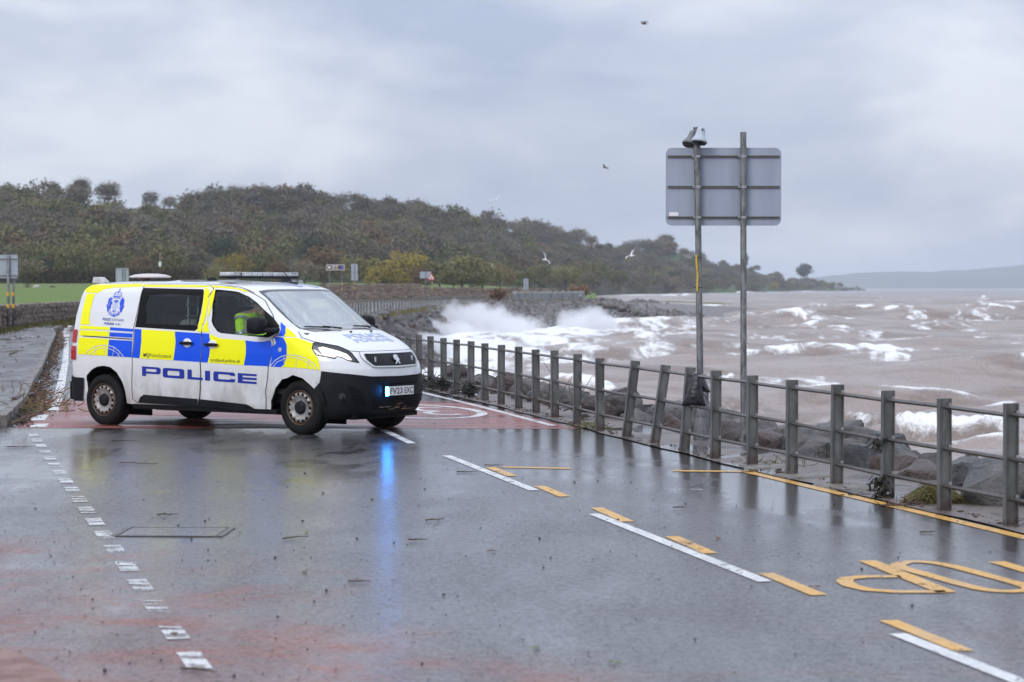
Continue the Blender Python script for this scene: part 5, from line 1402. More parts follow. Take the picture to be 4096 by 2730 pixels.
VP = {
    'y1': [(2.243,1.853),(1.622,1.869),(1.62,1.833),(1.831,1.822),(1.879,1.8),(1.912,1.752),(1.984,1.753)],
    'y2': [(1.984,1.739),(1.928,1.739),(1.932,1.67),(1.934,1.482),(1.93,1.381),(1.92,1.328),(1.98,1.332)],
    'y3': [(1.979,1.317),(1.809,1.298),(1.811,1.261),(1.979,1.271)],
    'b3': [(1.809,1.298),(1.682,1.281),(1.687,1.243),(1.811,1.258)],
    'y4': [(1.979,1.255),(1.813,1.241),(1.817,1.178),(1.979,1.18)],
    'b4': [(1.813,1.232),(1.69,1.22),(1.695,1.164),(1.817,1.178)],
    'rail': [(1.958,1.183),(1.694,1.152),(1.695,1.14),(1.958,1.173)],
    'y5': [(1.98,1.159),(1.818,1.141),(1.83,0.919),(1.98,0.933)],
    'b5': [(1.818,1.134),(1.698,1.125),(1.71,0.908),(1.83,0.919)],
    'arcR1': [(1.941,0.93),(1.923,0.985),(1.893,1.037),(1.854,1.06),(1.823,1.058),(1.792,1.035),(1.767,0.98),(1.748,0.91)],
    'arcR2': [(1.922,0.927),(1.89,0.994),(1.859,1.021),(1.826,1.023),(1.799,0.996),(1.778,0.958),(1.767,0.911)],
    'arcRs0': [(1.887,1.051),(1.893,0.929)],
    'arcRs1': [(1.838,1.058),(1.846,0.925)],
    'arcRs2': [(1.792,1.034),(1.804,0.92)],
    'arcRs3': [(1.766,0.977),(1.78,0.91)],
    'y6': [(1.608,1.859),(1.119,1.844),(1.149,1.824),(1.609,1.829)],
    'y7': [(1.196,1.812),(1.167,1.808),(1.324,1.257),(1.355,1.263),(1.336,1.287),(1.308,1.398),(1.219,1.745)],
    'y8': [(1.117,1.843),(1.084,1.843),(1.152,1.787),(1.193,1.704),(1.261,1.44),(1.274,1.316),(1.284,1.255),(1.321,1.257)],
    'y9': [(1.08,1.843),(0.979,1.824),(0.748,1.781),(0.778,1.764),(1.017,1.805),(1.108,1.824)],
    'b6': [(1.675,1.282),(1.637,1.276),(1.671,0.901),(1.705,0.905)],
    'y10': [(1.637,1.276),(1.462,1.255),(1.509,0.884),(1.671,0.898)],
    'b7': [(1.462,1.255),(1.333,1.236),(1.386,0.871),(1.509,0.884)],
    'b8': [(1.327,1.239),(1.289,1.234),(1.348,0.865),(1.382,0.869)],
    'y11': [(1.289,1.234),(1.279,1.223),(1.251,1.178),(1.132,1.157),(1.184,0.845),(1.348,0.865)],
    'b9': [(1.132,1.157),(1.083,1.143),(1.046,1.146),(1.008,1.165),(1.072,0.84),(1.184,0.845)],
    'b10': [(0.936,1.206),(0.837,1.201),(1.019,0.833),(1.066,0.836),(1.029,1.071)],
    'b11': [(0.636,1.392),(0.623,1.331),(0.818,1.217),(0.885,1.22),(0.784,1.275),(0.702,1.315)],
    'y12': [(0.623,1.331),(0.694,1.207),(0.816,1.216)],
    'y13': [(0.841,1.197),(0.7,1.199),(0.63,1.132),(0.675,1.079),(0.691,1.013),(0.68,0.974),(0.684,0.881),(0.695,0.804),(0.81,0.825),(1.018,0.833)],
    'arcF1': [(1.065,0.84),(1.036,0.916),(1.001,0.966),(0.929,0.988),(0.845,0.986),(0.779,0.952),(0.724,0.88),(0.712,0.806)],
    'arcF2': [(1.053,0.835),(1.028,0.897),(0.989,0.937),(0.917,0.957),(0.855,0.954),(0.797,0.921),(0.754,0.866),(0.739,0.814)],
    'arcFs0': [(0.977,0.966),(1.007,0.831)],
    'arcFs1': [(0.846,0.983),(0.898,0.829)],
    'arcFs2': [(0.759,0.926),(0.799,0.822)],
    'L_P': [(1.473,0.67),(1.8,0.66),(1.478,0.795),(1.806,0.785)],
    'L_O': [(1.838,0.659),(2.212,0.648),(1.844,0.784),(2.217,0.773)],
    'L_L': [(2.268,0.646),(2.53,0.638),(2.273,0.771),(2.535,0.763)],
    'L_I': [(2.568,0.637),(2.653,0.634),(2.574,0.762),(2.658,0.76)],
    'L_C': [(2.71,0.632),(3.074,0.621),(2.715,0.758),(3.079,0.747)],
    'L_E': [(3.119,0.62),(3.431,0.611),(3.124,0.745),(3.436,0.736)],
    'qwin': [(1.612,1.819),(1.211,1.801),(1.213,1.773),(1.299,1.453),(1.336,1.294),(1.359,1.265),(1.671,1.303)],
    'qclear': [(1.568,1.729),(1.264,1.717),(1.258,1.687),(1.333,1.363),(1.342,1.342),(1.6,1.348),(1.606,1.376),(1.602,1.432)],
    'dwin': [(1.136,1.793),(1.123,1.799),(1.039,1.781),(0.944,1.751),(0.818,1.706),(0.752,1.631),(0.724,1.541),(0.682,1.442),(0.691,1.354),(0.725,1.314),(0.794,1.285),(0.936,1.229),(1.012,1.196),(1.228,1.242),(1.243,1.263),(1.244,1.339),(1.246,1.394),(1.208,1.572),(1.166,1.725)],
    'dglass': [(1.136,1.776),(1.085,1.778),(1.009,1.756),(0.891,1.718),(0.799,1.656),(0.75,1.566),(0.746,1.526),(1.024,1.227),(1.225,1.254),(1.236,1.274),(1.24,1.344),(1.239,1.404),(1.188,1.623),(1.154,1.735)],
    'sillt': [(1.69,0.328),(1.681,0.389),(1.662,0.426),(1.403,0.397),(1.177,0.353),(1.146,0.314),(1.12,0.258),(1.407,0.305)],
    'sdoor': [(1.611,1.822),(1.61,1.862),(1.113,1.847),(1.203,1.704),(1.329,1.246),(1.385,0.858),(1.401,0.397),(1.407,0.301),(1.701,0.319),(1.721,0.363),(1.723,0.492),(1.708,0.891),(1.679,1.282)],
    'fdoorA': [(1.117,1.843),(1.08,1.843),(0.979,1.824),(0.748,1.781),(0.667,1.726),(0.608,1.658)],
    'fdoorB': [(0.652,1.509),(0.676,1.448),(0.706,1.408),(0.691,1.341),(0.77,1.288),(0.936,1.206),(0.99,1.179),(1.044,1.016),(1.077,0.826),(1.099,0.526),(1.091,0.265)],
    'fdoorC': [(1.12,0.258),(1.405,0.301),(1.399,0.398),(1.383,0.858),(1.327,1.246),(1.201,1.704)],
    'hl': [(0.666,1.096),(0.63,1.13),(0.591,1.146),(0.463,1.098),(0.425,1.05),(0.41,1.01),(0.407,0.965),(0.393,0.893),(0.429,0.908),(0.467,0.923),(0.498,0.963),(0.534,0.978),(0.556,0.949),(0.623,0.975),(0.68,0.994),(0.682,1.045)],
    'hlglow': [(0.625,1.091),(0.568,1.11),(0.489,1.062),(0.44,1.022),(0.432,0.965),(0.431,0.948),(0.467,0.954),(0.524,0.989),(0.577,0.989),(0.619,1.006),(0.633,1.028)],
    'grille': [(0.327,0.991),(0.313,1.002),(-0.29,0.999),(-0.222,0.94),(-0.122,0.851),(-0.096,0.838),(0.271,0.843),(0.289,0.858),(0.331,0.923)],
    'gframe': [(0.345,1.014),(0.33,1.028),(-0.359,1.022),(-0.238,0.939),(-0.171,0.828),(0.278,0.835),(0.295,0.852),(0.351,0.923),(0.36,0.975)],
    'wscr': [(0.6,1.781),(0.466,1.798),(-0.15,1.8),(-0.456,1.793),(-0.417,1.658),(-0.44,1.46),(-0.396,1.287),(-0.248,1.278),(0.138,1.278),(0.453,1.264),(0.524,1.308),(0.527,1.381),(0.546,1.502),(0.559,1.692)],
    'wclr': [(0.547,1.76),(0.468,1.785),(-0.345,1.772),(-0.327,1.532),(-0.371,1.322),(0.058,1.305),(0.492,1.314),(0.515,1.368),(0.511,1.502),(0.532,1.678)],
    'gup': [(0.315,0.72),(-0.278,0.715),(-0.243,0.631),(-0.21,0.61),(0.274,0.614),(0.297,0.643)],
    'gside': [(0.514,0.63),(0.467,0.602),(0.419,0.548),(0.368,0.364),(0.463,0.388),(0.487,0.509)],
    'fogp': [(0.615,0.63),(0.598,0.646),(0.521,0.636),(0.487,0.509),(0.463,0.388),(0.573,0.395),(0.602,0.442)],
    'archR': [(1.943,0.651),(1.915,0.733),(1.887,0.774),(1.854,0.788),(1.822,0.773),(1.792,0.707),(1.767,0.587),(1.757,0.46),(1.752,0.324)],
    'archF': [(1.066,0.239),(1.074,0.405),(1.055,0.571),(1.024,0.682),(0.943,0.74),(0.853,0.703),(0.791,0.625),(0.755,0.573)],
    't1': [(0.72,1.39),(1.112,1.375),(0.721,1.422)],
    't2': [(0.759,1.336),(1.057,1.324),(0.76,1.364)],
    'tw': [(1.481,0.923),(1.993,0.911),(1.481,0.972)],
    'uk': [(2.668,0.882),(3.173,0.874),(2.668,0.924)],
    'bonT1': [[4.477,-0.354,1.189],[4.481,0.394,1.185],[4.353,-0.357,1.233],[4.351,0.427,1.229]],
    'bonT2': [[4.602,-0.325,1.136],[4.59,0.413,1.134],[4.511,-0.342,1.176],[4.503,0.435,1.172]],
}
SX = 2.2
def inside(P, poly):
    P = np.asarray(P); x, y = P[:, 0], P[:, 1]; r = np.zeros(len(P), bool); q = np.asarray(poly, float); j = len(q) - 1
    for i in range(len(q)):
        c = ((q[i, 1] > y) != (q[j, 1] > y)) & (x < (q[j, 0] - q[i, 0]) * (y - q[i, 1]) / (q[j, 1] - q[i, 1] + 1e-12) + q[i, 0]); r ^= c; j = i
    return r
def dens(poly, step=.05, closed=True):
    out = []; n = len(poly)
    for i in range(n if closed else n - 1):
        a = np.array(poly[i], float); b = np.array(poly[(i + 1) % n], float); d = (b - a) * [SX, 1]; k = max(1, int(np.hypot(*d) / step))
        out += [tuple(a + (b - a) * t / k) for t in range(k)]
    if not closed: out.append(tuple(poly[-1]))
    return out
def smooth_poly(poly, n=3):
    P = [np.array(p, float) for p in poly]; out = []; m = len(P)
    for i in range(m):
        p0, p1, p2, p3 = P[i - 1], P[i], P[(i + 1) % m], P[(i + 2) % m]
        for k in range(n):
            t = k / n; out.append(tuple(.5 * ((2 * p1) + (p2 - p0) * t + (2 * p0 - 5 * p1 + 4 * p2 - p3) * t * t + (3 * p1 - p0 - 3 * p2 + p3) * t ** 3)))
    return out
mir = lambda poly: [(-a, b) for a, b in poly][::-1]
ZROWS = np.concatenate([np.arange(.2, 1.05, .035), np.arange(1.05, 1.36, .018), np.arange(1.36, 1.78, .03), [1.79, 1.805, 1.82, 1.832, 1.844, 1.855, 1.865, 1.874, 1.882, 1.889, 1.896, 1.902, 1.907, 1.912, 1.916, 1.92]])
SROWS = np.unique(np.round(np.concatenate([np.arange(0, 1, .028), np.arange(1, 2, .03), np.arange(2, 3, .05)]), 4)); SROWS = np.unique(np.concatenate([-SROWS, SROWS]))
GRID = np.stack(np.meshgrid(SROWS, ZROWS), -1).reshape(-1, 2) + np.random.default_rng(1).uniform(-1e-4, 1e-4, (len(SROWS) * len(ZROWS), 2))
def panel(name, poly, m, parent, off=0.0, holes=(), step=.045, grid=True):
    outer = dens(poly, step); hs_ = [dens(h, step) for h in holes]
    loops = [outer] + hs_; V = []; E = []
    for L in loops:
        b = len(V); V += L; E += [(b + i, b + (i + 1) % len(L)) for i in range(len(L))]
    if grid:
        lo = np.min(outer, 0); hi = np.max(outer, 0)
        g = GRID[(GRID[:, 0] > lo[0]) & (GRID[:, 0] < hi[0]) & (GRID[:, 1] > lo[1]) & (GRID[:, 1] < hi[1])]
        if len(g):
            k = inside(g, outer)
            for h in hs_: k &= ~inside(g, h)
            g = g[k]
            bd = np.concatenate([np.array(L) for L in loops])
            if len(g): g = g[np.array([np.min(np.hypot((bd[:, 0] - q[0]) * SX, bd[:, 1] - q[1])) > .010 for q in g])]
            V += [tuple(q) for q in g]
    vv, ee, ff, *_ = delaunay_2d_cdt([Vector((a * SX, b)) for a, b in V], E, [], 0, 1e-6)
    P = np.array([(v.x / SX, v.y) for v in vv]); F = np.array([f for f in ff])
    c = P[F].mean(1); k = inside(c, outer)
    for h in hs_: k &= ~inside(c, h)
    F = F[k]
    X = vpt(P[:, 0], P[:, 1]); N = vnrm(P[:, 0], P[:, 1]); X = X + N * off
    # orient outwards
    fn = np.cross(X[F[:, 1]] - X[F[:, 0]], X[F[:, 2]] - X[F[:, 0]]); fl = (fn * N[F].mean(1)).sum(1) < 0
    F[fl] = F[fl][:, ::-1]
    me = mesh(name, X, F, m, True)
    me.normals_split_custom_set_from_vertices([tuple(n) for n in N])
    return link(name, me, parent)
def strip(name, line, w, m, parent, off, closed=False):
    """thin band of width w metres laid over the body along a line"""
    L = dens(line, .03, closed); X = vpt(np.array(L)[:, 0], np.array(L)[:, 1]); N = vnrm(np.array(L)[:, 0], np.array(L)[:, 1]); n = len(L); V = []
    for i in range(n):
        a = X[(i - 1) % n] if (closed or i) else X[0]; b = X[(i + 1) % n] if (closed or i < n - 1) else X[-1]
        t = b - a; t /= np.linalg.norm(t) + 1e-9; s = np.cross(N[i], t); V += [X[i] + N[i] * off + s * w / 2, X[i] + N[i] * off - s * w / 2]
    F = [(2 * i, 2 * i + 1, 2 * ((i + 1) % n) + 1, 2 * ((i + 1) % n)) for i in range(n if closed else n - 1)]
    return V, F
def strips(name, lines, m, parent):
    V = []; F = []
    for line, w, off, cl in lines:
        v, f = strip(name, line, w, m, parent, off, cl); b = len(V); V += list(v); F += [tuple(i + b for i in q) for q in f]
    return link(name, mesh(name, V, F, m, True), parent)
# ---- lettering outlines
def text2d(s, bold=0.0, shear=0.0, spacing=1.0):
    cu = bpy.data.curves.new('lettering', 'FONT'); cu.body = s; cu.size = 1; cu.offset = bold; cu.shear = shear; cu.space_character = spacing; cu.resolution_u = 3
    o = bpy.data.objects.new('lettering', cu); C.objects.link(o)
    dg = bpy.context.evaluated_depsgraph_get(); me = o.evaluated_get(dg).to_mesh()
    V = np.array([tuple(v.co) for v in me.vertices]); F = [tuple(p.vertices) for p in me.polygons]
    o.evaluated_get(dg).to_mesh_clear(); bpy.data.objects.remove(o); bpy.data.curves.remove(cu)
    lo, hi = V.min(0), V.max(0); cap = .70
    return np.stack([(V[:, 0] - lo[0]) / (hi[0] - lo[0]), V[:, 1] / cap], 1), F
def side_text(parts, anchors, m, parent, off=.0055, name='lettering'):
    """parts: (string, u0, u1, bold, shear); anchors (s,z) of origin, right end, cap top"""
    o, r, t = (np.array(a, float) for a in anchors); V = []; F = []
    for s, u0, u1, bo, sh in parts:
        uv, f = text2d(s, bo, sh); q = o + (u0 + uv[:, :1] * (u1 - u0)) * (r - o) + uv[:, 1:] * (t - o)
        X = vpt(q[:, 0], q[:, 1]) + vnrm(q[:, 0], q[:, 1]) * off; b = len(V); V += list(X); F += [tuple(i + b for i in g) for g in f]
    return link(name, mesh(name, V, F, m), parent)
def flat_polys(name, polys, fn, m, parent):
    """polys: list of (outer, holes) in 2D, fn maps (n,2)->(n,3)"""
    V = []; F = []
    for outer, holes in polys:
        loops = [[Vector((a, b, 0)) for a, b in outer]] + [[Vector((a, b, 0)) for a, b in h] for h in holes]
        tri = tessellate_polygon(loops); P = np.array([(v.x, v.y) for L in loops for v in L]); b = len(V); V += list(fn(P)); F += [tuple(i + b for i in t) for t in tri]
    return link(name, mesh(name, V, F, m), parent)

# ---- paint and trim
def van_paint(name, col, dirt=.5, coat=.6):
    m = mat(name, col, .32, coat=coat); t = NT(m); v = t.objc(); t.b.inputs['Coat Roughness'].default_value = .08
    x, y, z = t.sep(v)
    n = t.noise(t.mapv(v, (1, 1, .5)), 3.2, 6, .65, .4)
    k = t.math('MULTIPLY', t.math('MULTIPLY', t.rng(z, 1.0, .25), t.rng(n, .28, .7)), dirt)     # road dirt thrown up on the lower panels
    t.set('Base Color', t.mix(k, col, (.22, .19, .165)))
    t.set('Roughness', t.math('ADD', t.math('MULTIPLY', k, .4), .30)); t.set('Coat Weight', t.math('MULTIPLY', t.math('SUBTRACT', 1.0, k), coat)); return m
M['van'] = van_paint('white_van_paint', (.78, .79, .80), .8)
M['vyellow'] = mat('fluorescent_yellow_film', (.98, .96, .0), .42, spec=.3, coat=.12)
M['vblue'] = mat('blue_film', (.0, .085, .80), .38, spec=.35, coat=.15)
M['navy'] = mat('dark_blue_lettering', (.008, .03, .33), .35)
M['bonblue'] = mat('pale_blue_lettering', (.42, .52, .76), .35)
M['ink'] = mat('dark_ink', (.03, .05, .03), .4)
M['silver'] = mat('silver_film', (.62, .64, .60), .35)
M['trim'] = noisy('black_plastic', (.008, .0085, .011), (.014, .015, .018), 3, .55, .15, 90, spec=.18)
M['deep'] = mat('matt_black', (.006, .006, .007), .8, spec=.2)
M['seam'] = mat('panel_gap', (.03, .03, .032), .7)
M['rubber'] = mat('window_rubber', (.006, .006, .0065), .6, spec=.15)
M['tyre'] = noisy('tyre_rubber', (.006, .006, .0065), (.014, .013, .0125), 5, .72, .3, 70, spec=.2)
def rim_material():
    m = mat('dirty_steel_rim', (.33, .32, .31), .42, .5); t = NT(m); v = t.objc(); n = t.noise(v, 9, 5, .7)
    x, y, z = t.sep(v); r = t.math('SQRT', t.math('ADD', t.math('MULTIPLY', x, x), t.math('MULTIPLY', z, z)))
    k = t.math('MAXIMUM', t.rng(r, .165, .20), t.math('MULTIPLY', t.rng(n, .42, .62), .75))
    t.set('Base Color', t.mix(k, (.36, .35, .34), (.085, .052, .032))); t.set('Metallic', t.math('MULTIPLY', t.math('SUBTRACT', 1.0, k), .5)); return m
M['rim'] = rim_material()
M['chrome'] = mat('chrome', (.62, .63, .65), .18, 1.0)
M['lampbowl'] = mat('headlamp_bowl', (.34, .35, .37), .25, .7)
M['lamp'] = mat('lit_headlamp', (1, .9, .8), .4, emit=(1.0, .84, .66), es=2.6)
M['strobe'] = mat('lit_blue_strobe', (.2, .5, 1), .4, emit=(.016, .26, 1.0), es=95.0)
M['tail'] = mat('red_tail_lens', (.45, .008, .012), .15, coat=.6)
M['amber'] = mat('amber_sticker', (.45, .12, .03), .4)
def glass(name, tint, refl, rough=.02):
    m = bpy.data.materials.new(name); m.use_nodes = True; t = m.node_tree; t.nodes.clear()
    o = t.nodes.new('ShaderNodeOutputMaterial'); mx_ = t.nodes.new('ShaderNodeMixShader'); tr = t.nodes.new('ShaderNodeBsdfTransparent'); gl = t.nodes.new('ShaderNodeBsdfGlossy')
    tr.inputs['Color'].default_value = (*tint, 1); gl.inputs['Roughness'].default_value = rough; gl.inputs['Color'].default_value = (.93, .97, .97, 1)
    fr = t.nodes.new('ShaderNodeFresnel'); fr.inputs['IOR'].default_value = 1.5
    mr = t.nodes.new('ShaderNodeMapRange'); mr.inputs['To Min'].default_value = refl; mr.inputs['To Max'].default_value = 1.0
    t.links.new(fr.outputs[0], mr.inputs['Value']); t.links.new(mr.outputs[0], mx_.inputs[0]); t.links.new(tr.outputs[0], mx_.inputs[1]); t.links.new(gl.outputs[0], mx_.inputs[2]); t.links.new(mx_.outputs[0], o.inputs['Surface']); return m
M['glass'] = glass('tinted_side_glass', (.80, .86, .84), .0)
M['wglass'] = glass('windscreen_glass', (.80, .88, .84), .46, .06)
M['darkglass'] = glass('privacy_glass', (.46, .52, .52), .0)
M['lens'] = glass('clear_lens', (.96, .96, .96), .04)
M['cabin'] = mat('dark_cabin_trim', (.035, .036, .038), .8)
M['dash'] = mat('grey_dashboard', (.16, .165, .165), .7)
M['cage'] = mat('pale_cage_bars', (.75, .77, .76), .5)
M['seatc'] = mat('seat_cloth', (.02, .022, .026), .9)

VANX, VANY, VANR = -5.52723, 29.29770, -.59013
van = thing('police_van', 'white police van with blue and yellow check livery parked across the wet road', 'police van', (VANX, VANY, 0), VANR)
v_ = VP
dwin = v_['dwin']; qwin = v_['qwin']; wscr = [p for p in v_['wscr']]
# windscreen made symmetric from its traced right half
half = [(0, 1.806), (.30, 1.803), (.466, 1.797), (.595, 1.777), (.562, 1.69), (.546, 1.502), (.528, 1.381), (.522, 1.308), (.453, 1.268), (.25, 1.279), (0, 1.283)]
wscr = half + [(-a, b) for a, b in half[1:-1][::-1]]
halfc = [(0, 1.783), (.30, 1.781), (.455, 1.776), (.545, 1.755), (.530, 1.678), (.510, 1.502), (.512, 1.372), (.488, 1.316), (.25, 1.309), (0, 1.308)]
wclr = halfc + [(-a, b) for a, b in halfc[1:-1][::-1]]
aR = [(1.972, .14)] + v_['archR'] + [(1.752, .14)]
aF = [(1.066, .14)] + v_['archF'] + [(.742, .14)]
hl = v_['hl']
def low(s):      # lower edge of the body
    a = abs(s); return float(np.interp(a, [0, .72, .76, 1.1, 1.75, 1.95, 2.0, 3], [.192, .195, .24, .245, .29, .30, .305, .32]))
rim_line = [(s, low(s)) for s in np.arange(-2.998, 2.9981, .0357)]
shell = rim_line + [(2.998, 1.9235), (-2.998, 1.9235)]
def arch_hole(a): return [(p[0], max(p[1], low(p[0]) + .002)) for p in a]
def cut(poly):   # arch cut that runs through the lower edge: rebuilt as part of the outline
    return poly
holes = [wscr, dwin, mir(dwin), qwin, mir(qwin), hl, mir(hl)]
# outline of the shell with the wheel arches cut out of its lower edge
def outline_with_arches():
    cuts = [(min(p[0] for p in a), max(p[0] for p in a), a) for a in (v_['archF'], v_['archR'])]
    out = []
    for s, z in rim_line:
        a = abs(s)
        if any(c0 - .004 < a < c1 + .004 for c0, c1, _ in cuts): out.append((s, z, 1))
        else: out.append((s, z, 0))
    res = []; i = 0
    while i < len(out):
        if out[i][2] == 0: res.append(out[i][:2]); i += 1; continue
        j = i
        while j < len(out) and out[j][2]: j += 1
        a = abs(out[i][0]); src = v_['archF'] if a < 1.3 else v_['archR']
        if out[i][0] > 0: P = sorted_arch(src, True)
        else: P = [(-x, z) for x, z in sorted_arch(src, False)]
        res += P; i = j
    return res
def sorted_arch(src, inc):
    # keep the traced order, starting from the smaller s when inc
    P = list(src)
    if (P[0][0] < P[-1][0]) != inc: P = P[::-1]
    lo_ = low(P[0][0]); P = [(P[0][0], min(P[0][1], lo_ + .01))] + P if P[0][1] > lo_ + .02 else P
    P = P + [(P[-1][0], low(P[-1][0]) + .01)] if P[-1][1] > low(P[-1][0]) + .02 else P
    return P
body_outline = outline_with_arches() + [(2.998, 1.9235), (-2.998, 1.9235)]
body = panel('body', body_outline, M['van'], van, 0.0, holes)
body['label'] = 'white bodyshell of the van'
panel('lining', body_outline, M['cabin'], van, -.028, [dens(h, .05) for h in (wscr, dwin, mir(dwin), qwin, mir(qwin), hl, mir(hl))])
# cap of the roof crown
s_ = np.linspace(-2.99, 2.99, 60); P = vpt(s_, np.full(60, 1.9232)); link('roof_crown', mesh('roof_crown', list(P), [tuple(range(60))], M['van'], True), van)

# ---- livery film, 4 mm proud
for k in ('y1', 'y2', 'y3', 'y4', 'y5'): panel('yellow_livery_panel', v_[k], M['vyellow'], body, .004)
for k in ('b3', 'b4', 'b5', 'b10', 'b11'): panel('blue_livery_panel', v_[k], M['vblue'], body, .004)
for k in ('y12', 'y13'): panel('yellow_livery_panel', v_[k], M['vyellow'], body, .004)
for side, S in (('R', 1), ('L', -1)):
    if S < 0:
        for k in ('y1', 'y2', 'y5', 'y13'): panel('yellow_livery_panel', mir(v_[k]), M['vyellow'], body, .004)
        for k in ('b5', 'b10'): panel('blue_livery_panel', mir(v_[k]), M['vblue'], body, .004)
# sliding door and front door: skins 2 mm proud of the shell, dark gap round them
fdoor_pl = v_['fdoorA'] + v_['fdoorB'] + v_['fdoorC']
sd = panel('sliding_door', v_['sdoor'], M['van'], van, .002, [qwin]); fd = panel('front_door', fdoor_pl, M['van'], van, .002, [dwin])
strips('door_gap', [(v_['sdoor'], .010, .0052, True)], M['seam'], sd); strips('door_gap', [(fdoor_pl, .010, .0052, True)], M['seam'], fd)
for k in ('y6', 'y7', 'y10'): panel('yellow_livery_panel', v_[k], M['vyellow'], sd, .0055)
for k in ('b6', 'b7'): panel('blue_livery_panel', v_[k], M['vblue'], sd, .0055)
for k in ('y8', 'y9', 'y11'): panel('yellow_livery_panel', v_[k], M['vyellow'], fd, .0055)
for k in ('b8', 'b9'): panel('blue_livery_panel', v_[k], M['vblue'], fd, .0055)
fdl = panel('front_door', mir(fdoor_pl), M['van'], van, .002, [mir(dwin)]); strips('door_gap', [(mir(fdoor_pl), .010, .0052, True)], M['seam'], fdl)
for k in ('y11',): panel('yellow_livery_panel', mir(v_[k]), M['vyellow'], fdl, .0055)
for k in ('b8', 'b9'): panel('blue_livery_panel', mir(v_[k]), M['vblue'], fdl, .0055)
sdl = panel('sliding_door', mir(v_['sdoor']), M['van'], van, .002, [mir(qwin)])
panel('yellow_livery_panel', mir(v_['y10']), M['vyellow'], sdl, .0055)
for k in ('b6', 'b7'): panel('blue_livery_panel', mir(v_[k]), M['vblue'], sdl, .0055)
# other seams: bonnet, wing, rear quarter frame, roof gutter, door rail
bon = [(.60, 1.272), (.657, 1.203), (.60, 1.152), (.46, 1.100), (.414, 1.04), (.335, 1.028)]
strips('bonnet_gap', [(bon, .009, .003, False), (mir(bon), .009, .003, False), ([(.335, 1.030), (-.335, 1.030)], .006, .003, False)], M['seam'], body)
for q in (1, -1):
    strips('roof_gutter', [([(q * s, z) for s, z in ((1.97, 1.872), (1.6, 1.880), (1.1, 1.870), (.95, 1.852), (.80, 1.825), (.665, 1.755))], .008, .004, False)], M['seam'], body)
panel('door_rail', v_['rail'], M['deep'], body, .006); panel('door_rail', mir(v_['rail']), M['deep'], body, .006)
arcs = [(v_['arcR1'], .011, .0062, False), (v_['arcR2'], .008, .0062, False)] + [(v_['arcRs%d' % i], .008, .0062, False) for i in range(4)] + [(v_['arcF1'], .011, .0062, False), (v_['arcF2'], .008, .0062, False)] + [(v_['arcFs%d' % i], .008, .0062, False) for i in range(3)]
strips('wheel_graphic', arcs[:6], M['silver'], body); strips('wheel_graphic', arcs[6:], M['silver'], body)
# quarter window, sealed in a black border, and the front door window with its rubber
for q, par_s, par_f in ((1, sd, fd), (-1, sdl, fdl)):
    f_ = (lambda p: p) if q > 0 else mir
    qw = panel('side_window', f_(smooth_poly(v_['qclear'], 2)), M['darkglass'], par_s, -.002)
    panel('window_border', f_(qwin), M['rubber'], par_s, .001, [f_(smooth_poly(v_['qclear'], 2))])
    dg = smooth_poly(v_['dglass'], 2)
    panel('door_window', f_(dg), M['glass'], par_f, -.006)
    panel('window_rubber', f_(dwin), M['rubber'], par_f, .001, [f_(dg)])
panel('windscreen', wclr, M['wglass'], van, -.002); wb = panel('windscreen_border', wscr, mat('windscreen_frit', (.075, .072, .070), .25, coat=.5), van, .001, [wclr])
# scuttle, wipers
def surf(s, z, off=0.0): return Vector(vpt(np.array([s]), np.array([z]))[0] + vnrm(np.array([s]), np.array([z]))[0] * off)
for (s0, z0), (s1, z1), (s2, z2) in (((.12, 1.290), (.30, 1.305), (.46, 1.318)), ((-.28, 1.290), (-.40, 1.305), (-.12, 1.316))):
    w = thing('wiper', None, None); w.parent = van
    b = MB(); b.bar(surf(s0, z0, .02), surf(s1, z1, .035), .012, .008, 6); b.obj('wiper_arm', M['trim'], w)
    b = MB(); b.bar(surf(s1 - .08 * (1 if s0 > 0 else -1), z1 - .002, .02), surf(s2, z2, .018), .010, .008, 4); b.obj('wiper_blade', M['deep'], w)
panel('amber_sticker', [(-.405, 1.318), (-.382, 1.318), (-.386, 1.345), (-.400, 1.350)], M['amber'], van, .004, grid=False)
for s in (.09, -.20):
    p = surf(s, 1.258, .008); b = MB(); b.ellipsoid(p, (.018, .022, .010), 8, 5); b.obj('washer_jet', M['deep'], van)
# ---- lettering on the flank
def wide_letter(ch):
    ow = [(.08, 0), (.92, 0), (1, .12), (1, .88), (.92, 1), (.08, 1), (0, .88), (0, .12)]; h = [(.26, .26), (.74, .26), (.78, .32), (.78, .68), (.74, .74), (.26, .74), (.22, .68), (.22, .32)]
    return {'P': [([(0, 0), (.22, 0), (.22, .28), (.90, .28), (1, .42), (1, .88), (.9, 1), (0, 1)], [[(.22, .50), (.72, .50), (.78, .56), (.78, .72), (.72, .78), (.22, .78)]])],
            'O': [(ow, [h])], 'L': [([(0, 0), (1, 0), (1, .25), (.28, .25), (.28, 1), (0, 1)], [])], 'I': [([(0, 0), (1, 0), (1, 1), (0, 1)], [])],
            'C': [([(.08, 0), (.92, 0), (1, .12), (1, .34), (.78, .34), (.78, .30), (.74, .25), (.27, .25), (.22, .31), (.22, .69), (.27, .75), (.74, .75), (.78, .70), (.78, .66), (1, .66), (1, .88), (.92, 1), (.08, 1), (0, .88), (0, .12)], [])],
            'E': [([(0, 0), (1, 0), (1, .22), (.25, .22), (.25, .39), (1, .39), (1, .61), (.25, .61), (.25, .78), (1, .78), (1, 1), (0, 1)], [])]}[ch]
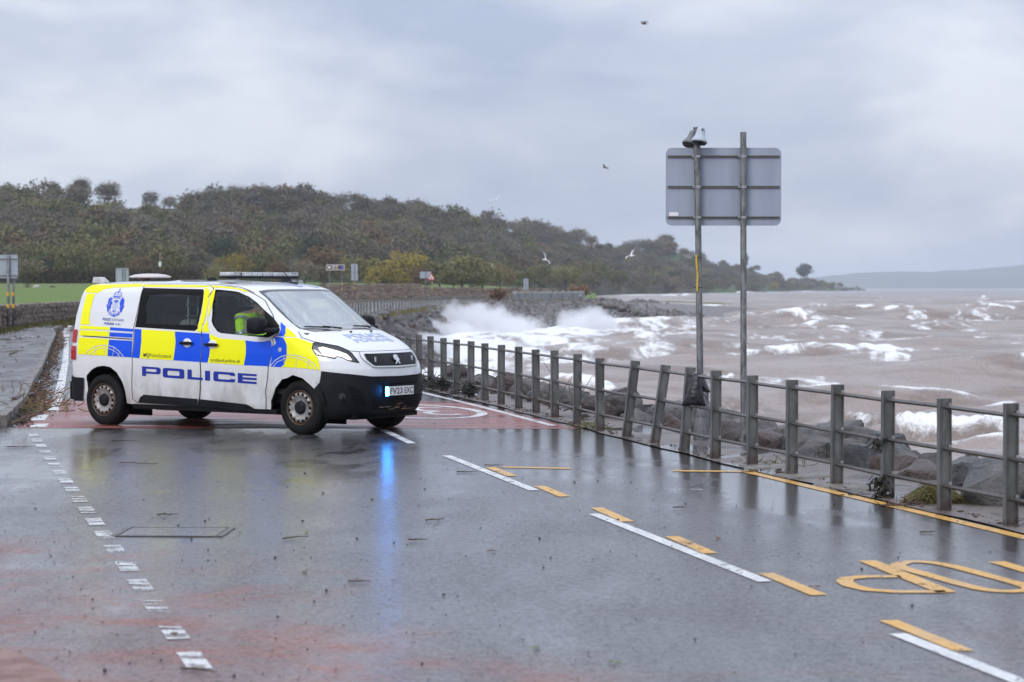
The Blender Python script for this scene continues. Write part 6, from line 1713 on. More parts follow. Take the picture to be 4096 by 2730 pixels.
def put_letter(ch, q, par, flip=False):
    bl, br, tl, tr = (np.array(a) for a in q)
    def fn(P):
        u, w = P[:, :1], P[:, 1:]; xz = (bl * (1 - u) + br * u) * (1 - w) + (tl * (1 - u) + tr * u) * w
        s = s_from_x(xz[:, 0], xz[:, 1]); s = -s if flip else s
        return vpt(s, xz[:, 1]) + vnrm(s, xz[:, 1]) * .006
    flat_polys('letter', wide_letter(ch), fn, M['navy'], par)
for ch in 'POLICE': put_letter(ch, v_['L_' + ch], sd if ch in 'POL' else fd)
xs = [v_['L_' + c] for c in 'POLICE']; lo_, hi_ = xs[0][0][0], xs[-1][1][0]
for ch in 'POLICE':
    q = [(lo_ + hi_ - a, b) for a, b in v_['L_' + ch]]; put_letter(ch, q, fdl if ch in 'POL' else sdl, True)
# (s,z) anchors of texts given in (x,z)
def sz(p): return (float(s_from_x(np.array([p[0]]), np.array([p[1]]))[0]), p[1])
side_text([('POLICE', 0, .40, .022, .22), ('SCOTLAND', .44, 1, -.004, .22)], [sz(a) for a in v_['t1']], M['navy'], body)
side_text([('POILEAS', 0, .62, .022, .22), ('ALBA', .67, 1, -.004, .22)], [sz(a) for a in v_['t2']], M['navy'], body)
side_text([('@PoliceScotland', .14, 1, .0, 0)], [sz(a) for a in v_['tw']], M['ink'], sd, .0075)
side_text([('scotland.police.uk', 0, 1, .008, 0)], [sz(a) for a in v_['uk']], M['ink'], fd, .0075)
bird = [(.0, .22), (.12, .10), (.34, .04), (.58, .10), (.78, .32), (.86, .60), (1.0, .78), (.86, .78), (.92, .95), (.76, .86), (.60, .90), (.48, .76), (.50, .62), (.28, .70), (.10, .88), (.06, .66), (.16, .52), (.04, .52), (.12, .34), (.22, .28)]
o_, r_, t__ = np.array((1.6528, .9210)), np.array((1.6390, .9196)), np.array((1.6505, .9724))
flat_polys('bird_symbol', [(bird, [])], lambda P: (lambda q: vpt(q[:, 0], q[:, 1]) + vnrm(q[:, 0], q[:, 1]) * .0078)(o_ + P[:, :1] * (r_ - o_) * 1.25 + P[:, 1:] * (t__ - o_)), mat('navy_symbol', (.01, .02, .10), .4), sd)
# crest: drawn on a 2000 unit board, laid on the rear quarter
CA = np.linalg.lstsq(np.array([[600, 300, 1], [1300, 300, 1], [600, 1200, 1], [460, 1310, 1], [1250, 1360, 1]], float), np.array([[1.857, 1.7517], [1.7297, 1.7522], [1.8342, 1.4286], [1.8548, 1.3886], [1.7321, 1.3742]]), rcond=None)[0]
def crest_fn(P):
    q = np.concatenate([P, np.ones((len(P), 1))], 1) @ CA; return vpt(q[:, 0], q[:, 1]) + vnrm(q[:, 0], q[:, 1]) * .006
def line_poly(pts, w):
    L, Rr = ribbon_pts(pts, w); return ([tuple(p) for p in L] + [tuple(p) for p in Rr[::-1]], [])
cp = [line_poly([(905, 435), (1152, 452)], 36), line_poly([(897, 488), (1146, 506)], 16), line_poly([(897, 490), (905, 435)], 12), line_poly([(1146, 506), (1153, 452)], 12),
      line_poly([(910, 430), (908, 355), (950, 295), (1010, 268), (1085, 262), (1155, 275), (1203, 330), (1195, 385), (1160, 440)], 20), line_poly([(1095, 200), (1075, 270), (1055, 400)], 20), ([(1110, 148), (1136, 175), (1106, 205), (1074, 178)], []),
      ([(960, 365), (985, 350), (990, 385), (965, 395)], []), ([(1040, 370), (1070, 360), (1070, 398), (1040, 400)], []), ([(1118, 375), (1145, 365), (1140, 402), (1112, 400)], []),
      ([(690, 1012), (625, 925), (662, 940), (640, 800), (625, 712), (668, 748), (714, 478), (730, 545), (782, 430), (776, 520), (700, 755), (716, 955)], []),
      ([(732, 930), (716, 800), (742, 700), (800, 500), (880, 400), (826, 492), (862, 520), (800, 575), (812, 612), (860, 630), (780, 792), (802, 822)], []),
      ([(1112, 1034), (1216, 965), (1182, 968), (1300, 765), (1250, 778), (1328, 515), (1285, 585), (1276, 450), (1240, 570), (1192, 765), (1228, 745), (1116, 985)], []),
      ([(1124, 950), (1090, 828), (1142, 850), (1112, 640), (1152, 668), (1150, 555), (1186, 610), (1172, 540), (1226, 525), (1198, 415), (1262, 505), (1212, 650), (1178, 835)], []),
      ([(722, 985), (895, 1090), (1102, 1003), (1090, 1098), (880, 1187), (703, 1075)], []), ([(745, 975), (795, 942), (788, 985)], []), ([(1035, 992), (1048, 955), (1092, 988)], []),
      ([(912, 975), (925, 978), (908, 1055), (888, 1050)], [])]
for k in range(8): cp.append(line_poly([(905 + 26 * k, 562), (938 + 15 * k, 662)], 12))
for rr in range(7):
    n_ = (5, 6, 6, 6, 6, 5, 4)[rr]; y = 700 + rr * 38; cxx = 965 - rr * 7; hw = (70, 88, 95, 95, 88, 72, 50)[rr]
    for k in range(n_): x = cxx - hw + 2 * hw * k / (n_ - 1); cp.append(([(x - 7, y), (x + 3, y - 15), (x + 8, y), (x - 2, y + 15)], []))
for dx in (-62, -38, 38, 60): cp.append(line_poly([(922 + dx * .4, 945), (905 + dx * 1.1, 1000)], 14))
flat_polys('crest', cp, crest_fn, M['vblue'], body)
def crest_text(s, o, r, t):
    uv, f = text2d(s, .02); o, r, t = (np.array(a, float) for a in (o, r, t)); q = o + uv[:, :1] * (r - o) + uv[:, 1:] * (t - o)
    q = np.concatenate([q, np.ones((len(q), 1))], 1) @ CA; X = vpt(q[:, 0], q[:, 1]) + vnrm(q[:, 0], q[:, 1]) * .0075; link('motto', mesh('motto', list(X), f, M['white']), body)
crest_text('SEMPER', (728, 1066), (868, 1146), (738, 1018)); crest_text('VIGILO', (908, 1146), (1068, 1080), (912, 1098))
# bonnet lettering, lying on the bonnet
def top_z(x, y):
    lo = np.full(len(x), .95); hi = np.full(len(x), 1.32)
    for _ in range(36):
        mid = (lo + hi) / 2; n, w, xf, D = NF(mid), WW(mid), XF(mid), DF(mid); v = np.clip(np.abs(y) / w, 0, .999); fx_ = xf - D + D * (1 - v ** n) ** (1 / n)
        big = fx_ > x; lo = np.where(big, mid, lo); hi = np.where(big, hi, mid)
    return lo
def bonnet_text(s, x0, x1, hw, bold):
    uv, f = text2d(s, bold); y = -hw + uv[:, 0] * 2 * hw; x = x0 + (x1 - x0) * uv[:, 1]
    tri = []
    z = top_z(x, y); link('lettering', mesh('lettering', np.stack([x + .0015, y, z + .005], 1), f, M['bonblue']), body)
bonnet_text('POLICE', 4.475, 4.352, .385, .03); bonnet_text('POILEAS', 4.595, 4.508, .385, .02)
# roof code, just caught along the front edge of the roof
def roof_text(s, x0, x1, y0, y1):
    uv, f = text2d(s, .03); y = y0 + uv[:, 0] * (y1 - y0); x = x0 + (x1 - x0) * uv[:, 1]
    lo = np.full(len(x), 1.78); hi = np.full(len(x), 1.924)
    for _ in range(36):
        mid = (lo + hi) / 2; n, w, xf, D = NF(mid), WW(mid), XF(mid), DF(mid); v = np.clip(np.abs(y) / w, 0, .9995); fx_ = np.where(np.abs(y) < w, xf - D + D * (1 - v ** n) ** (1 / n), -9)
        big = fx_ > x; lo = np.where(big, mid, lo); hi = np.where(big, hi, mid)
    link('roof_graphic', mesh('roof_graphic', np.stack([x, y, lo + .006], 1), f, M['bonblue']), body)
roof_text('O O', 3.26, 2.98, .02, .56)
# ---- bumpers, grilles, lamps
bt = [(.735, .197), (.758, .573), (.71, .654), (.686, .795), (.50, .762), (.319, .726), (0, .717)]
bump = bt + [(-a, b) for a, b in bt[:-1][::-1]] + [(-.35, .193), (0, .191), (.35, .193)]
fb = panel('front_bumper', bump, M['trim'], van, .007)
lip = [(.70, .245), (.35, .238), (0, .236), (-.35, .238), (-.70, .245)]
strips('bumper_lip', [(lip, .035, .022, False)], M['trim'], fb)
rb = [(1.952, .62), (2.10, .64), (2.5, .645), (2.998, .645), (2.998, .31), (2.4, .30), (1.97, .31)]
panel('rear_bumper', rb, M['trim'], van, .018); panel('rear_bumper', mir(rb), M['trim'], van, .018)
sym = lambda h_: h_ + [(-a, b) for a, b in h_[::-1] if a != 0]
gu = panel('upper_intake', sym([(0, .716), (.29, .714), (.262, .632), (.235, .611), (0, .609)])[:], M['deep'], fb, .012)
gl_ = panel('lower_intake', sym([(0, .474), (.325, .474), (.312, .322), (0, .312)]), M['deep'], fb, .012)
strips('intake_slats', [([(.27, z), (-.27, z)], .012, .026, False) for z in (.645, .668, .691)] + [([(.31, z), (-.31, z)], .010, .026, False) for z in (.345, .378, .411, .444)], M['trim'], fb)
gsp = [(.514, .63), (.467, .602), (.419, .548), (.362, .364), (.463, .388), (.487, .509)]; fgp = [(.618, .63), (.598, .648), (.521, .638), (.487, .509), (.463, .385), (.573, .392), (.604, .442)]
for f_ in ((lambda p: p), mir):
    panel('side_intake', f_(gsp), M['deep'], fb, .012)
    a = panel('fog_lamp_housing', f_(fgp), M['trim'], fb, .018); strips('housing_edge', [(f_(fgp), .012, .024, True)], M['trim'], fb)
    q = 1 if f_(gsp)[0][0] > 0 else -1
    c = surf(q * .548, .489, .024); n_ = Vector(vnrm(np.array([q * .548]), np.array([.489]))[0])
    b = MB(); b.bar(c - n_ * .02, c + n_ * .002, .046, .043, 16); b.obj('fog_lamp', mat('fog_lamp_lens', (.02, .02, .022), .1, coat=1), fb)
    strips('side_intake_slats', [([(q * s0, z), (q * s1, z)], .010, .026, False) for z, s0, s1 in ((.42, .455, .375), (.465, .472, .388), (.51, .482, .402), (.55, .49, .418), (.59, .49, .452))], M['trim'], fb)
# grille: white surround, dark opening, fine vertical bars, lion emblem
gh = [(0, .997), (.313, .998), (.327, .988), (.331, .923), (.289, .856), (.271, .842), (0, .836)]
gr_pl = gh + [(-a, b) for a, b in gh[1:-1][::-1]]
gfh = [(0, 1.022), (.335, 1.024), (.352, 1.005), (.360, .965), (.351, .922), (.297, .842), (.279, .828), (0, .820)]
gf_pl = gfh + [(-a, b) for a, b in gfh[1:-1][::-1]]
gr = panel('grille', gr_pl, M['deep'], van, .004)
panel('grille_surround', gf_pl, M['van'], van, .012, [gr_pl]); strips('surround_edge', [(gf_pl, .006, .0135, True)], M['seam'], body); strips('grille_rim', [(gr_pl, .010, .0145, True)], M['chrome'], gr)
bars = []
for k in range(-13, 14):
    s = k * .0237; top = .992; bot = float(np.interp(abs(s), [0, .271, .289, .331], [.84, .846, .86, .925])) if abs(s) < .331 else .93
    if abs(s) < .325: bars.append(([(s, bot + .004), (s, top)], .009, .006, False))
strips('grille_bars', bars, mat('gloss_black', (.02, .021, .023), .18, coat=.6), gr)
lion = [(1830, 770), (1860, 765), (1885, 780), (1895, 810), (1890, 825), (1880, 800), (1870, 792), (1875, 830), (1890, 850), (1885, 880), (1868, 890), (1880, 920), (1885, 950), (1855, 950), (1862, 930), (1845, 905), (1825, 925), (1815, 950), (1785, 950), (1790, 935), (1805, 925), (1820, 890), (1825, 860), (1800, 868), (1785, 855), (1800, 845), (1825, 840), (1790, 832), (1785, 815), (1810, 815), (1800, 800), (1820, 785)]
def lion_fn(off):
    def fn(P):
        y = (P[:, 0] - 1840) / 110 * .118; z = .969 - (P[:, 1] - 765) / 190 * .112; s = s_from_y(y, z); return vpt(s, z) + vnrm(s, z) * off
    return fn
em = flat_polys('lion_emblem', [(lion, [])], lion_fn(.022), M['chrome'], gr)
so = em.modifiers.new('thickness', 'SOLIDIFY'); so.thickness = .008
for q in (-.245, .245):
    p = surf(q, .925, .014); b = MB(); b.box(p, (.012, .022, .062)); b.obj('grille_lamp', mat('clear_lamp', (.5, .52, .55), .2), gr)
# headlamps
hg = v_['hlglow']
for f_ in ((lambda p: p), mir):
    h_ = thing('headlight', None, None); h_.parent = van
    panel('bowl', f_(hl), M['lampbowl'], h_, -.045); panel('lit_reflector', f_(hg), M['lamp'], h_, -.030); panel('lens', f_(hl), M['lens'], h_, .001)
    strips('lamp_rim', [(f_(hl), .012, .003, True)], M['trim'], h_)
    dk = [(.668, 1.094), (.63, 1.128), (.617, 1.10), (.628, 1.03), (.62, .982), (.68, .996), (.682, 1.045)]
    panel('lamp_mask', f_(dk), mat('lamp_mask', (.10, .105, .115), .3, coat=.6), h_, -.02)
# number plate and strobe lamp
pl = thing('number_plate', None, None); pl.parent = van
px_ = 4.986
b = MB(); b.box((px_, -.008, .535), (.012, .520, .112)); bevel(b.obj('plate', mat('plate_white', (.80, .80, .78), .35), pl), .003)
for tx, y0_, y1_ in (('FV23', -.235, .012), ('EXC', .058, .230)):
    uv, f = text2d(tx, .012); yy = y0_ + uv[:, 0] * (y1_ - y0_); zz = .500 + uv[:, 1] * .074
    link('plate_lettering', mesh('plate_lettering', np.stack([np.full(len(yy), px_ + .0075), yy, zz], 1), f, M['black']), pl)
st = thing('strobe_light', None, None); st.parent = van
b = MB(); b.box((4.984, -.296, .535), (.022, .032, .112)); bevel(b.obj('lens', M['strobe'], st), .006)
b = MB(); b.box((4.966, -.296, .535), (.02, .042, .122)); b.obj('housing', M['deep'], st)
# straw caught in the lower grille
b = MB(); r_ = random.Random(3)
for k in range(9):
    y = r_.uniform(-.42, .12); p0 = Vector((4.985, y, .33 + r_.uniform(-.02, .03))); b.tube(curve([p0, p0 + Vector((.02, r_.uniform(-.1, .1), r_.uniform(-.02, .03))), p0 + Vector((.0, r_.uniform(-.2, .2), r_.uniform(-.03, .02)))], 3), .002, 4)
props(b.obj('straw', mat('wet_straw', (.30, .17, .08), .7)), 'wisps of straw caught in the lower grille of the police van', 'straw')
straw = bpy.data.objects['straw']; straw.location = (VANX, VANY, 0); straw.rotation_euler = (0, 0, VANR)
# ---- sill trims, handles, fuel badge, tail lamps, hinges
for q, S_, Fd in ((1, sd, fd), (-1, sdl, fdl)):
    f_ = (lambda p: p) if q > 0 else mir
    cutx = 1.404
    A = [(1.69, .328), (1.681, .389), (1.662, .426), (1.405, .397), (1.407, .305)]; B = [(1.400, .397), (1.177, .353), (1.146, .314), (1.12, .258), (1.402, .304)]
    panel('sill_trim', f_(A), M['trim'], S_, .020); panel('sill_trim', f_(B), M['trim'], Fd, .020)
    for s, z, par in ((1.423, 1.108, S_), (1.302, 1.094, Fd)):
        h_ = thing('door_handle', None, None); h_.parent = van; par_ = h_
        c = surf(q * s, z, .004); n_ = Vector(vnrm(np.array([q * s]), np.array([z]))[0])
        b = MB(); b.ellipsoid(c, (.078, .012, .062), 16, 8); b.obj('handle_cup', M['van'], h_, True)
        b = MB(); b.ellipsoid(c + n_ * .03, (.118, .018, .020), 14, 8, .6); b.obj('grip', M['trim'], h_, True)
c = surf(.980, 1.050, .004); n_ = Vector(vnrm(np.array([.98]), np.array([1.05]))[0]); b = MB(); b.bar(c - n_ * .004, c + n_ * .006, .030, .028, 18); b.obj('wing_badge', M['chrome'], van)
for q in (1, -1):
    for z0_, z1_ in ((1.09, 1.262), (.862, 1.045)):
        tl_ = [(1.988, z1_), (2.16, z1_), (2.20, z0_), (1.990, z0_)]
        panel('tail_light', tl_ if q > 0 else mir(tl_), M['tail'], van, .016)
    for z in (1.42, .74): p = surf(q * 2.42, z, .012); b = MB(); b.box(p, (.045, .05, .07)); b.obj('rear_hinge', M['van'], van)
# underside, wheel housings
b = MB(); b.box((2.45, 0, .30), (4.35, 1.45, .16)); b.box((2.45, 0, .44), (4.5, 1.62, .10)); b.box((2.5, -.86, .268), (2.45, .12, .06)); b.box((2.5, .86, .268), (2.45, .12, .06)); b.box((4.4, 0, .22), (.7, 1.3, .06)); b.obj('underbody', M['deep'], van)
for x in (.785, 4.07):
    for q in (1, -1):
        b = MB()
        V = []; n = 14
        for k in range(n + 1):
            a = math.pi * k / n
            for y in (.52, .925): V.append((x + .43 * math.cos(a), q * y, .36 + .41 * math.sin(a)))
        b.add(V, [(2 * k, 2 * k + 1, 2 * k + 3, 2 * k + 2) for k in range(n)]); b.box((x, q * .50, .45), (.86, .02, .66)); b.obj('wheel_housing', M['deep'], van, False, False)
b = MB(); b.box((.40, 0, .44), (.7, 1.7, .24)); b.obj('rear_underbody', M['deep'], van)
# ---- wheels
def rim_face():
    V = []; outer = [(math.cos(2 * math.pi * i / 64) * .200, math.sin(2 * math.pi * i / 64) * .200) for i in range(64)]; nh = 15
    loops = [outer] + [[(math.cos(2 * math.pi * k / nh) * .168 + .0185 * math.cos(t), math.sin(2 * math.pi * k / nh) * .168 + .0185 * math.sin(t)) for t in [2 * math.pi * j / 10 for j in range(10)]] for k in range(nh)]
    rings = [(.14, 48), (.12, 40), (.095, 32)]
    E = []
    for L in loops: b0 = len(V); V += L; E += [(b0 + i, b0 + (i + 1) % len(L)) for i in range(len(L))]
    for r__, n in rings: V += [(math.cos(2 * math.pi * i / n) * r__, math.sin(2 * math.pi * i / n) * r__) for i in range(n)]
    vv, ee, ff, *_ = delaunay_2d_cdt([Vector(p) for p in V], E, [], 0, 1e-6); P = np.array([(v.x, v.y) for v in vv]); F = np.array([f for f in ff]); c = P[F].mean(1); k = np.ones(len(F), bool)
    for L in loops[1:]: k &= ~inside(c, L)
    F = F[k]; rr = np.hypot(P[:, 0], P[:, 1]); dep = np.interp(rr, [.0, .095, .12, .14, .168, .19, .20], [.028, .028, .028, .044, .052, .040, .022])
    return np.stack([P[:, 0], -.10 + .035 + dep * -1 + .0, P[:, 1]], 1), F
rV, rF = rim_face()
rim_me = mesh('rim_face', rV, rF, M['rim'], True)
b = MB(); b.lathe([(.197, -.062), (.212, -.092), (.218, -.108), (.212, -.110), (.204, -.095), (.196, -.05), (.196, .09)], 48, 'y'); barrel_me = b.me('rim_barrel', M['rim'], True, False)
b = MB(); b.lathe([(.0005, -.128), (.055, -.126), (.075, -.118), (.082, -.105), (.088, -.085)], 28, 'y')
for k in range(5): a = 2 * math.pi * k / 5 + .3; b.bar((.058 * math.cos(a), -.122, .058 * math.sin(a)), (.058 * math.cos(a), -.134, .058 * math.sin(a)), .011, .010, 8)
cap_me = b.me('hub_cap', M['trim'], True, False)
b = MB(); b.lathe([(.212, -.100), (.225, -.112), (.27, -.118), (.305, -.112), (.325, -.097), (.336, -.075), (.337, 0), (.336, .075), (.325, .097), (.305, .112), (.25, .116), (.205, .10)], 64, 'y'); tyre_me = b.me('tyre', M['tyre'], True, False)
b = MB(); b.lathe([(.0005, -.01), (.15, -.012), (.15, .02)], 24, 'y'); disc_me = b.me('brake_disc', M['deep'], True, False)
b = MB()
for j in range(60):
    a = 2 * math.pi * j / 60
    for y in (-.06, .0, .06): b.box((.3375 * math.cos(a), y, .3375 * math.sin(a)), (.006, .042, .022), Matrix.Rotation(-a, 3, 'Y'))
tread_me = b.me('tread', M['tyre'], False, False)
for x, y, st_ in ((.765, -.835, 0), (4.105, -.812, -.02), (.765, .835, math.pi), (4.105, .812, math.pi - .02)):
    w = thing('wheel', None, None, (x, y, .335), st_); w.parent = van
    for nm, me in (('tyre', tyre_me), ('rim', rim_me), ('rim_barrel', barrel_me), ('hub_cap', cap_me), ('brake_disc', disc_me), ('tread', tread_me)): link(nm, me, w)
# ---- mirrors
for q in (1, -1):
    mm = thing('wing_mirror', None, None); mm.parent = van
    b = MB(); b.ellipsoid((3.565, -q * 1.10, 1.348), (.125, .105, .108), 20, 12, .62); b.obj('mirror_shell', M['trim'], mm, True)
    b = MB(); b.box((3.70, -q * .99, 1.290), (.17, .22, .062), Matrix.Rotation(q * .18, 3, 'Z')); bevel(b.obj('mirror_arm', M['trim'], mm), .02, 3)
    b = MB(); b.box((3.452, -q * 1.10, 1.35), (.01, .15, .15)); b.obj('mirror_glass', M['chrome'], mm)
# ---- roof gear
lb = thing('light_bar', None, None); lb.parent = van
b = MB(); b.box((2.67, 0, 1.955), (.27, 1.30, .025)); bevel(b.obj('bar_base', M['trim'], lb), .01)
M['barlens'] = noisy('clear_ribbed_lens', (.42, .43, .45), (.60, .61, .62), 22, .22, .3, 60, lo=.45, hi=.6); M['barlens2'] = mat('clear_cover', (.62, .63, .64), .25)
yy = [-.66, -.50, -.30, -.10, .10, .30, .50, .66]
for k in range(7):
    w_ = yy[k + 1] - yy[k]; b = MB(); b.box((2.67, (yy[k] + yy[k + 1]) / 2, 1.994), (.24 if k in (0, 6) else .28, w_ - .012, .044)); bevel(b.obj('lamp_module', M['barlens'], lb), .014, 3)
b = MB(); b.box((2.67, 0, 2.018), (.26, 1.28, .008)); bevel(b.obj('bar_cover', M['barlens2'], lb), .005)
for q in (1, -1):
    b = MB(); b.box((2.70, q * .56, 1.925), (.20, .10, .05), None, .6); b.box((2.70, q * .665, 1.905), (.26, .05, .03)); b.obj('bar_foot', mat('grey_bracket', (.42, .43, .44), .4), lb)
dm = thing('satellite_dome', None, None); dm.parent = van
b = MB(); b.lathe([(.0005, .048), (.10, .046), (.20, .034), (.265, .014), (.275, -.002), (.24, -.012), (.0005, -.014)], 32); o = b.obj('dome', mat('off_white_dome', (.62, .56, .54), .4), dm, True); o.location = (.70, .02, 1.965); o.scale = (1.08, 1, 1)
b = MB(); b.bar((.60, .02, 1.91), (.60, .02, 1.955), .07, .06, 12); b.obj('dome_foot', mat('rusty_foot', (.35, .25, .20), .5), dm)
pd = thing('roof_pod', None, None); pd.parent = van
b = MB(); b.prism([(.10, 1.895), (.12, 1.965), (.22, 1.965), (.31, 1.905), (.31, 1.88), (.10, 1.88)], -.06, .06); o = b.obj('pod_shell', M['van'], pd); o.rotation_euler = (R(90), 0, 0); o.location = (0, -.42, 0); bevel(o, .008)
an = thing('roof_aerial', None, None); an.parent = van
b = MB(); b.ellipsoid((2.01, -.2, 1.915), (.085, .04, .048), 14, 8); b.obj('aerial_base', M['trim'], an, True)
b = MB(); b.bar((1.945, -.2, 1.93), (1.912, -.2, 2.075), .005, .003, 6); b.obj('aerial_whip', M['deep'], an)
an2 = thing('roof_aerial', None, None); an2.parent = van
b = MB(); b.ellipsoid((3.03, .26, 1.868), (.075, .035, .032), 12, 8); b.bar((3.03, .26, 1.87), (2.985, .26, 1.90), .022, .010, 8); b.obj('aerial_base', M['trim'], an2, True)
b = MB(); b.bar((2.99, .26, 1.895), (2.86, .255, 2.035), .006, .005, 6); b.obj('aerial_whip', M['deep'], an2)
# ---- cabin seen through the glass
b = MB(); b.box((2.5, 0, .52), (3.7, 1.68, .06)); b.obj('floor', M['cabin'], van)
b = MB(); b.box((3.93, 0, 1.09), (.40, 1.62, .34)); b.box((3.72, 0, 1.22), (.30, 1.60, .10), Matrix.Rotation(-.12, 3, 'Y')); b.ellipsoid((3.72, -.40, 1.29), (.16, .20, .07), 14, 8); bevel(b.obj('dashboard', M['dash'], van), .03, 2)
sw = MB(); n = 20; cxm = Vector((3.42, -.40, 1.20))
Vs = [cxm + Vector((math.cos(2 * math.pi * k / n) * .19 * .45, math.sin(2 * math.pi * k / n) * .19, math.cos(2 * math.pi * k / n) * .19 * .89)) for k in range(n)]
for k in range(n): sw.bar(Vs[k], Vs[(k + 1) % n], .015, .015, 6)
sw.bar(Vs[5], Vs[15], .02, .02, 6); sw.bar(cxm, cxm + Vector((.2, 0, -.1)), .03, .03, 8); sw.obj('steering_wheel', M['trim'], van)
def seat(x, y):
    s = thing('seat', None, None); s.parent = van
    b = MB(); b.box((x, y, .86), (.50, .48, .16)); bevel(b.obj('seat_cushion', M['seatc'], s), .05, 3)
    b = MB(); b.box((x - .27, y, 1.20), (.13, .47, .66), Matrix.Rotation(-.20, 3, 'Y')); bevel(b.obj('backrest', M['seatc'], s), .05, 3)
    b = MB(); b.box((x - .37, y, 1.62), (.09, .25, .17), Matrix.Rotation(-.15, 3, 'Y')); bevel(b.obj('headrest', M['seatc'], s), .035, 3)
seat(2.86, -.42); seat(2.86, .42); seat(1.72, .35); seat(1.72, -.30)
b = MB(); b.box((2.42, 0, 1.05), (.03, 1.60, 1.05)); b.obj('bulkhead', M['cabin'], van)
cg = MB()
for k in range(9): y = -.74 + .185 * k; cg.box((2.10, y, 1.36), (.02, .028, .78))
for k in range(6): z = 1.02 + .145 * k; cg.box((2.105, 0, z), (.015, 1.56, .026))
for k in range(9): x = 1.05 + .12 * k; cg.box((x, .70, 1.42), (.028, .02, .62))
for k in range(6): z = 1.14 + .115 * k; cg.box((1.55, .705, z), (1.1, .015, .022))
cg.obj('cage', M['cage'], van)
b = MB(); b.ellipsoid((1.86, -.42, 1.32), (.16, .14, .09), 12, 8, .7); b.obj('folded_cloth', mat('beige_cloth', (.45, .42, .36), .9), van, True)
b = MB(); b.box((3.30, 0, 1.70), (.05, .22, .06)); b.bar((3.33, 0, 1.72), (3.38, 0, 1.78), .012, .012, 6); bevel(b.obj('interior_mirror', M['trim'], van), .012)
b = MB(); b.box((3.24, -.42, 1.735), (.03, .36, .12), Matrix.Rotation(-.75, 3, 'Y')); b.box((3.24, .42, 1.735), (.03, .36, .12), Matrix.Rotation(-.75, 3, 'Y')); b.obj('sun_visor', M['dash'], van)

# ---- the officer at the wheel
def skin_body(name, joints, bones, m, sub=2):
    me = bpy.data.meshes.new(name); me.from_pydata([j[0] for j in joints], bones, []); me.materials.append(m)
    o = link(name, me); md = o.modifiers.new('skin', 'SKIN'); md.use_smooth_shade = True
    for i, j in enumerate(joints):
        v = me.skin_vertices[0].data[i]; v.radius = (j[1], j[1] if len(j) < 3 else j[2]); v.use_root = (i == 0)
    sb = o.modifiers.new('sub', 'SUBSURF'); sb.levels = sub; sb.render_levels = sub
    dg = bpy.context.evaluated_depsgraph_get(); m2 = bpy.data.meshes.new_from_object(o.evaluated_get(dg)); o.modifiers.clear(); o.data = m2; m2.name = name
    if not m2.materials: m2.materials.append(m)
    m2.polygons.foreach_set('use_smooth', np.ones(len(m2.polygons), bool)); return o
M['skin'] = noisy('skin', (.42, .24, .17), (.50, .30, .22), 8, .5)
def hivis():
    m = mat('hi_vis_jacket', (.38, .75, .02), .7, emit=None); t = NT(m); v = t.objc()
    n = t.noise(v, 7, 4, .6, .6); t.set('Base Color', t.mix(t.rng(n, .35, .7), (.58, 1.0, .0), (.45, .90, .0))); t.set('Normal', t.bump(t.noise(v, 9, 4, .6, .8), .8, .04)); return m
M['hivis'] = hivis(); M['reflect'] = mat('reflective_tape', (.36, .42, .42), .35, .3); M['hair'] = mat('dark_hair', (.02, .015, .012), .6)
M['trouser'] = mat('dark_trousers', (.012, .013, .016), .85)
per = thing('person', 'police officer in a hi-vis jacket leaning forward at the wheel, seen through the door window', 'person', (VANX, VANY, 0), VANR)
J = [((2.78, -.42, .99), .155, .17), ((2.80, -.42, 1.15), .15, .17), ((2.86, -.42, 1.31), .155, .18), ((2.91, -.42, 1.44), .12, .14), ((2.955, -.42, 1.50), .062, .062), ((3.00, -.42, 1.545), .055, .055),
     ((2.87, -.60, 1.425), .090, .090), ((2.92, -.665, 1.27), .072, .072), ((3.02, -.66, 1.145), .062, .062), ((3.20, -.56, 1.19), .050, .050), ((3.32, -.50, 1.25), .040, .040),
     ((2.93, -.24, 1.425), .088, .088), ((3.04, -.17, 1.31), .074, .074), ((3.10, -.16, 1.24), .066, .066), ((3.13, -.22, 1.38), .058, .058), ((3.14, -.27, 1.50), .042, .042),
     ((3.02, -.52, .95), .105, .105), ((3.26, -.54, .99), .080, .080), ((3.36, -.53, .72), .058, .058), ((3.02, -.32, .95), .105, .105), ((3.26, -.30, .99), .080, .080), ((3.36, -.30, .72), .058, .058), ((2.84, -.42, .97), .15, .15)]
Bn = [(0, 1), (1, 2), (2, 3), (3, 4), (4, 5), (3, 6), (6, 7), (7, 8), (8, 9), (9, 10), (3, 11), (11, 12), (12, 13), (13, 14), (14, 15), (0, 22), (22, 16), (16, 17), (17, 18), (22, 19), (19, 20), (20, 21)]
bo = skin_body('body', J, Bn, M['hivis'], 2); bo.parent = per
bo.data.materials.append(M['trouser']); bo.data.materials.append(M['skin'])
for p in bo.data.polygons:
    c = p.center
    if c.z < 1.02 and c.x > 2.92 or c.z < .95: p.material_index = 1
    if c.z > 1.495 and c.x < 3.08: p.material_index = 2
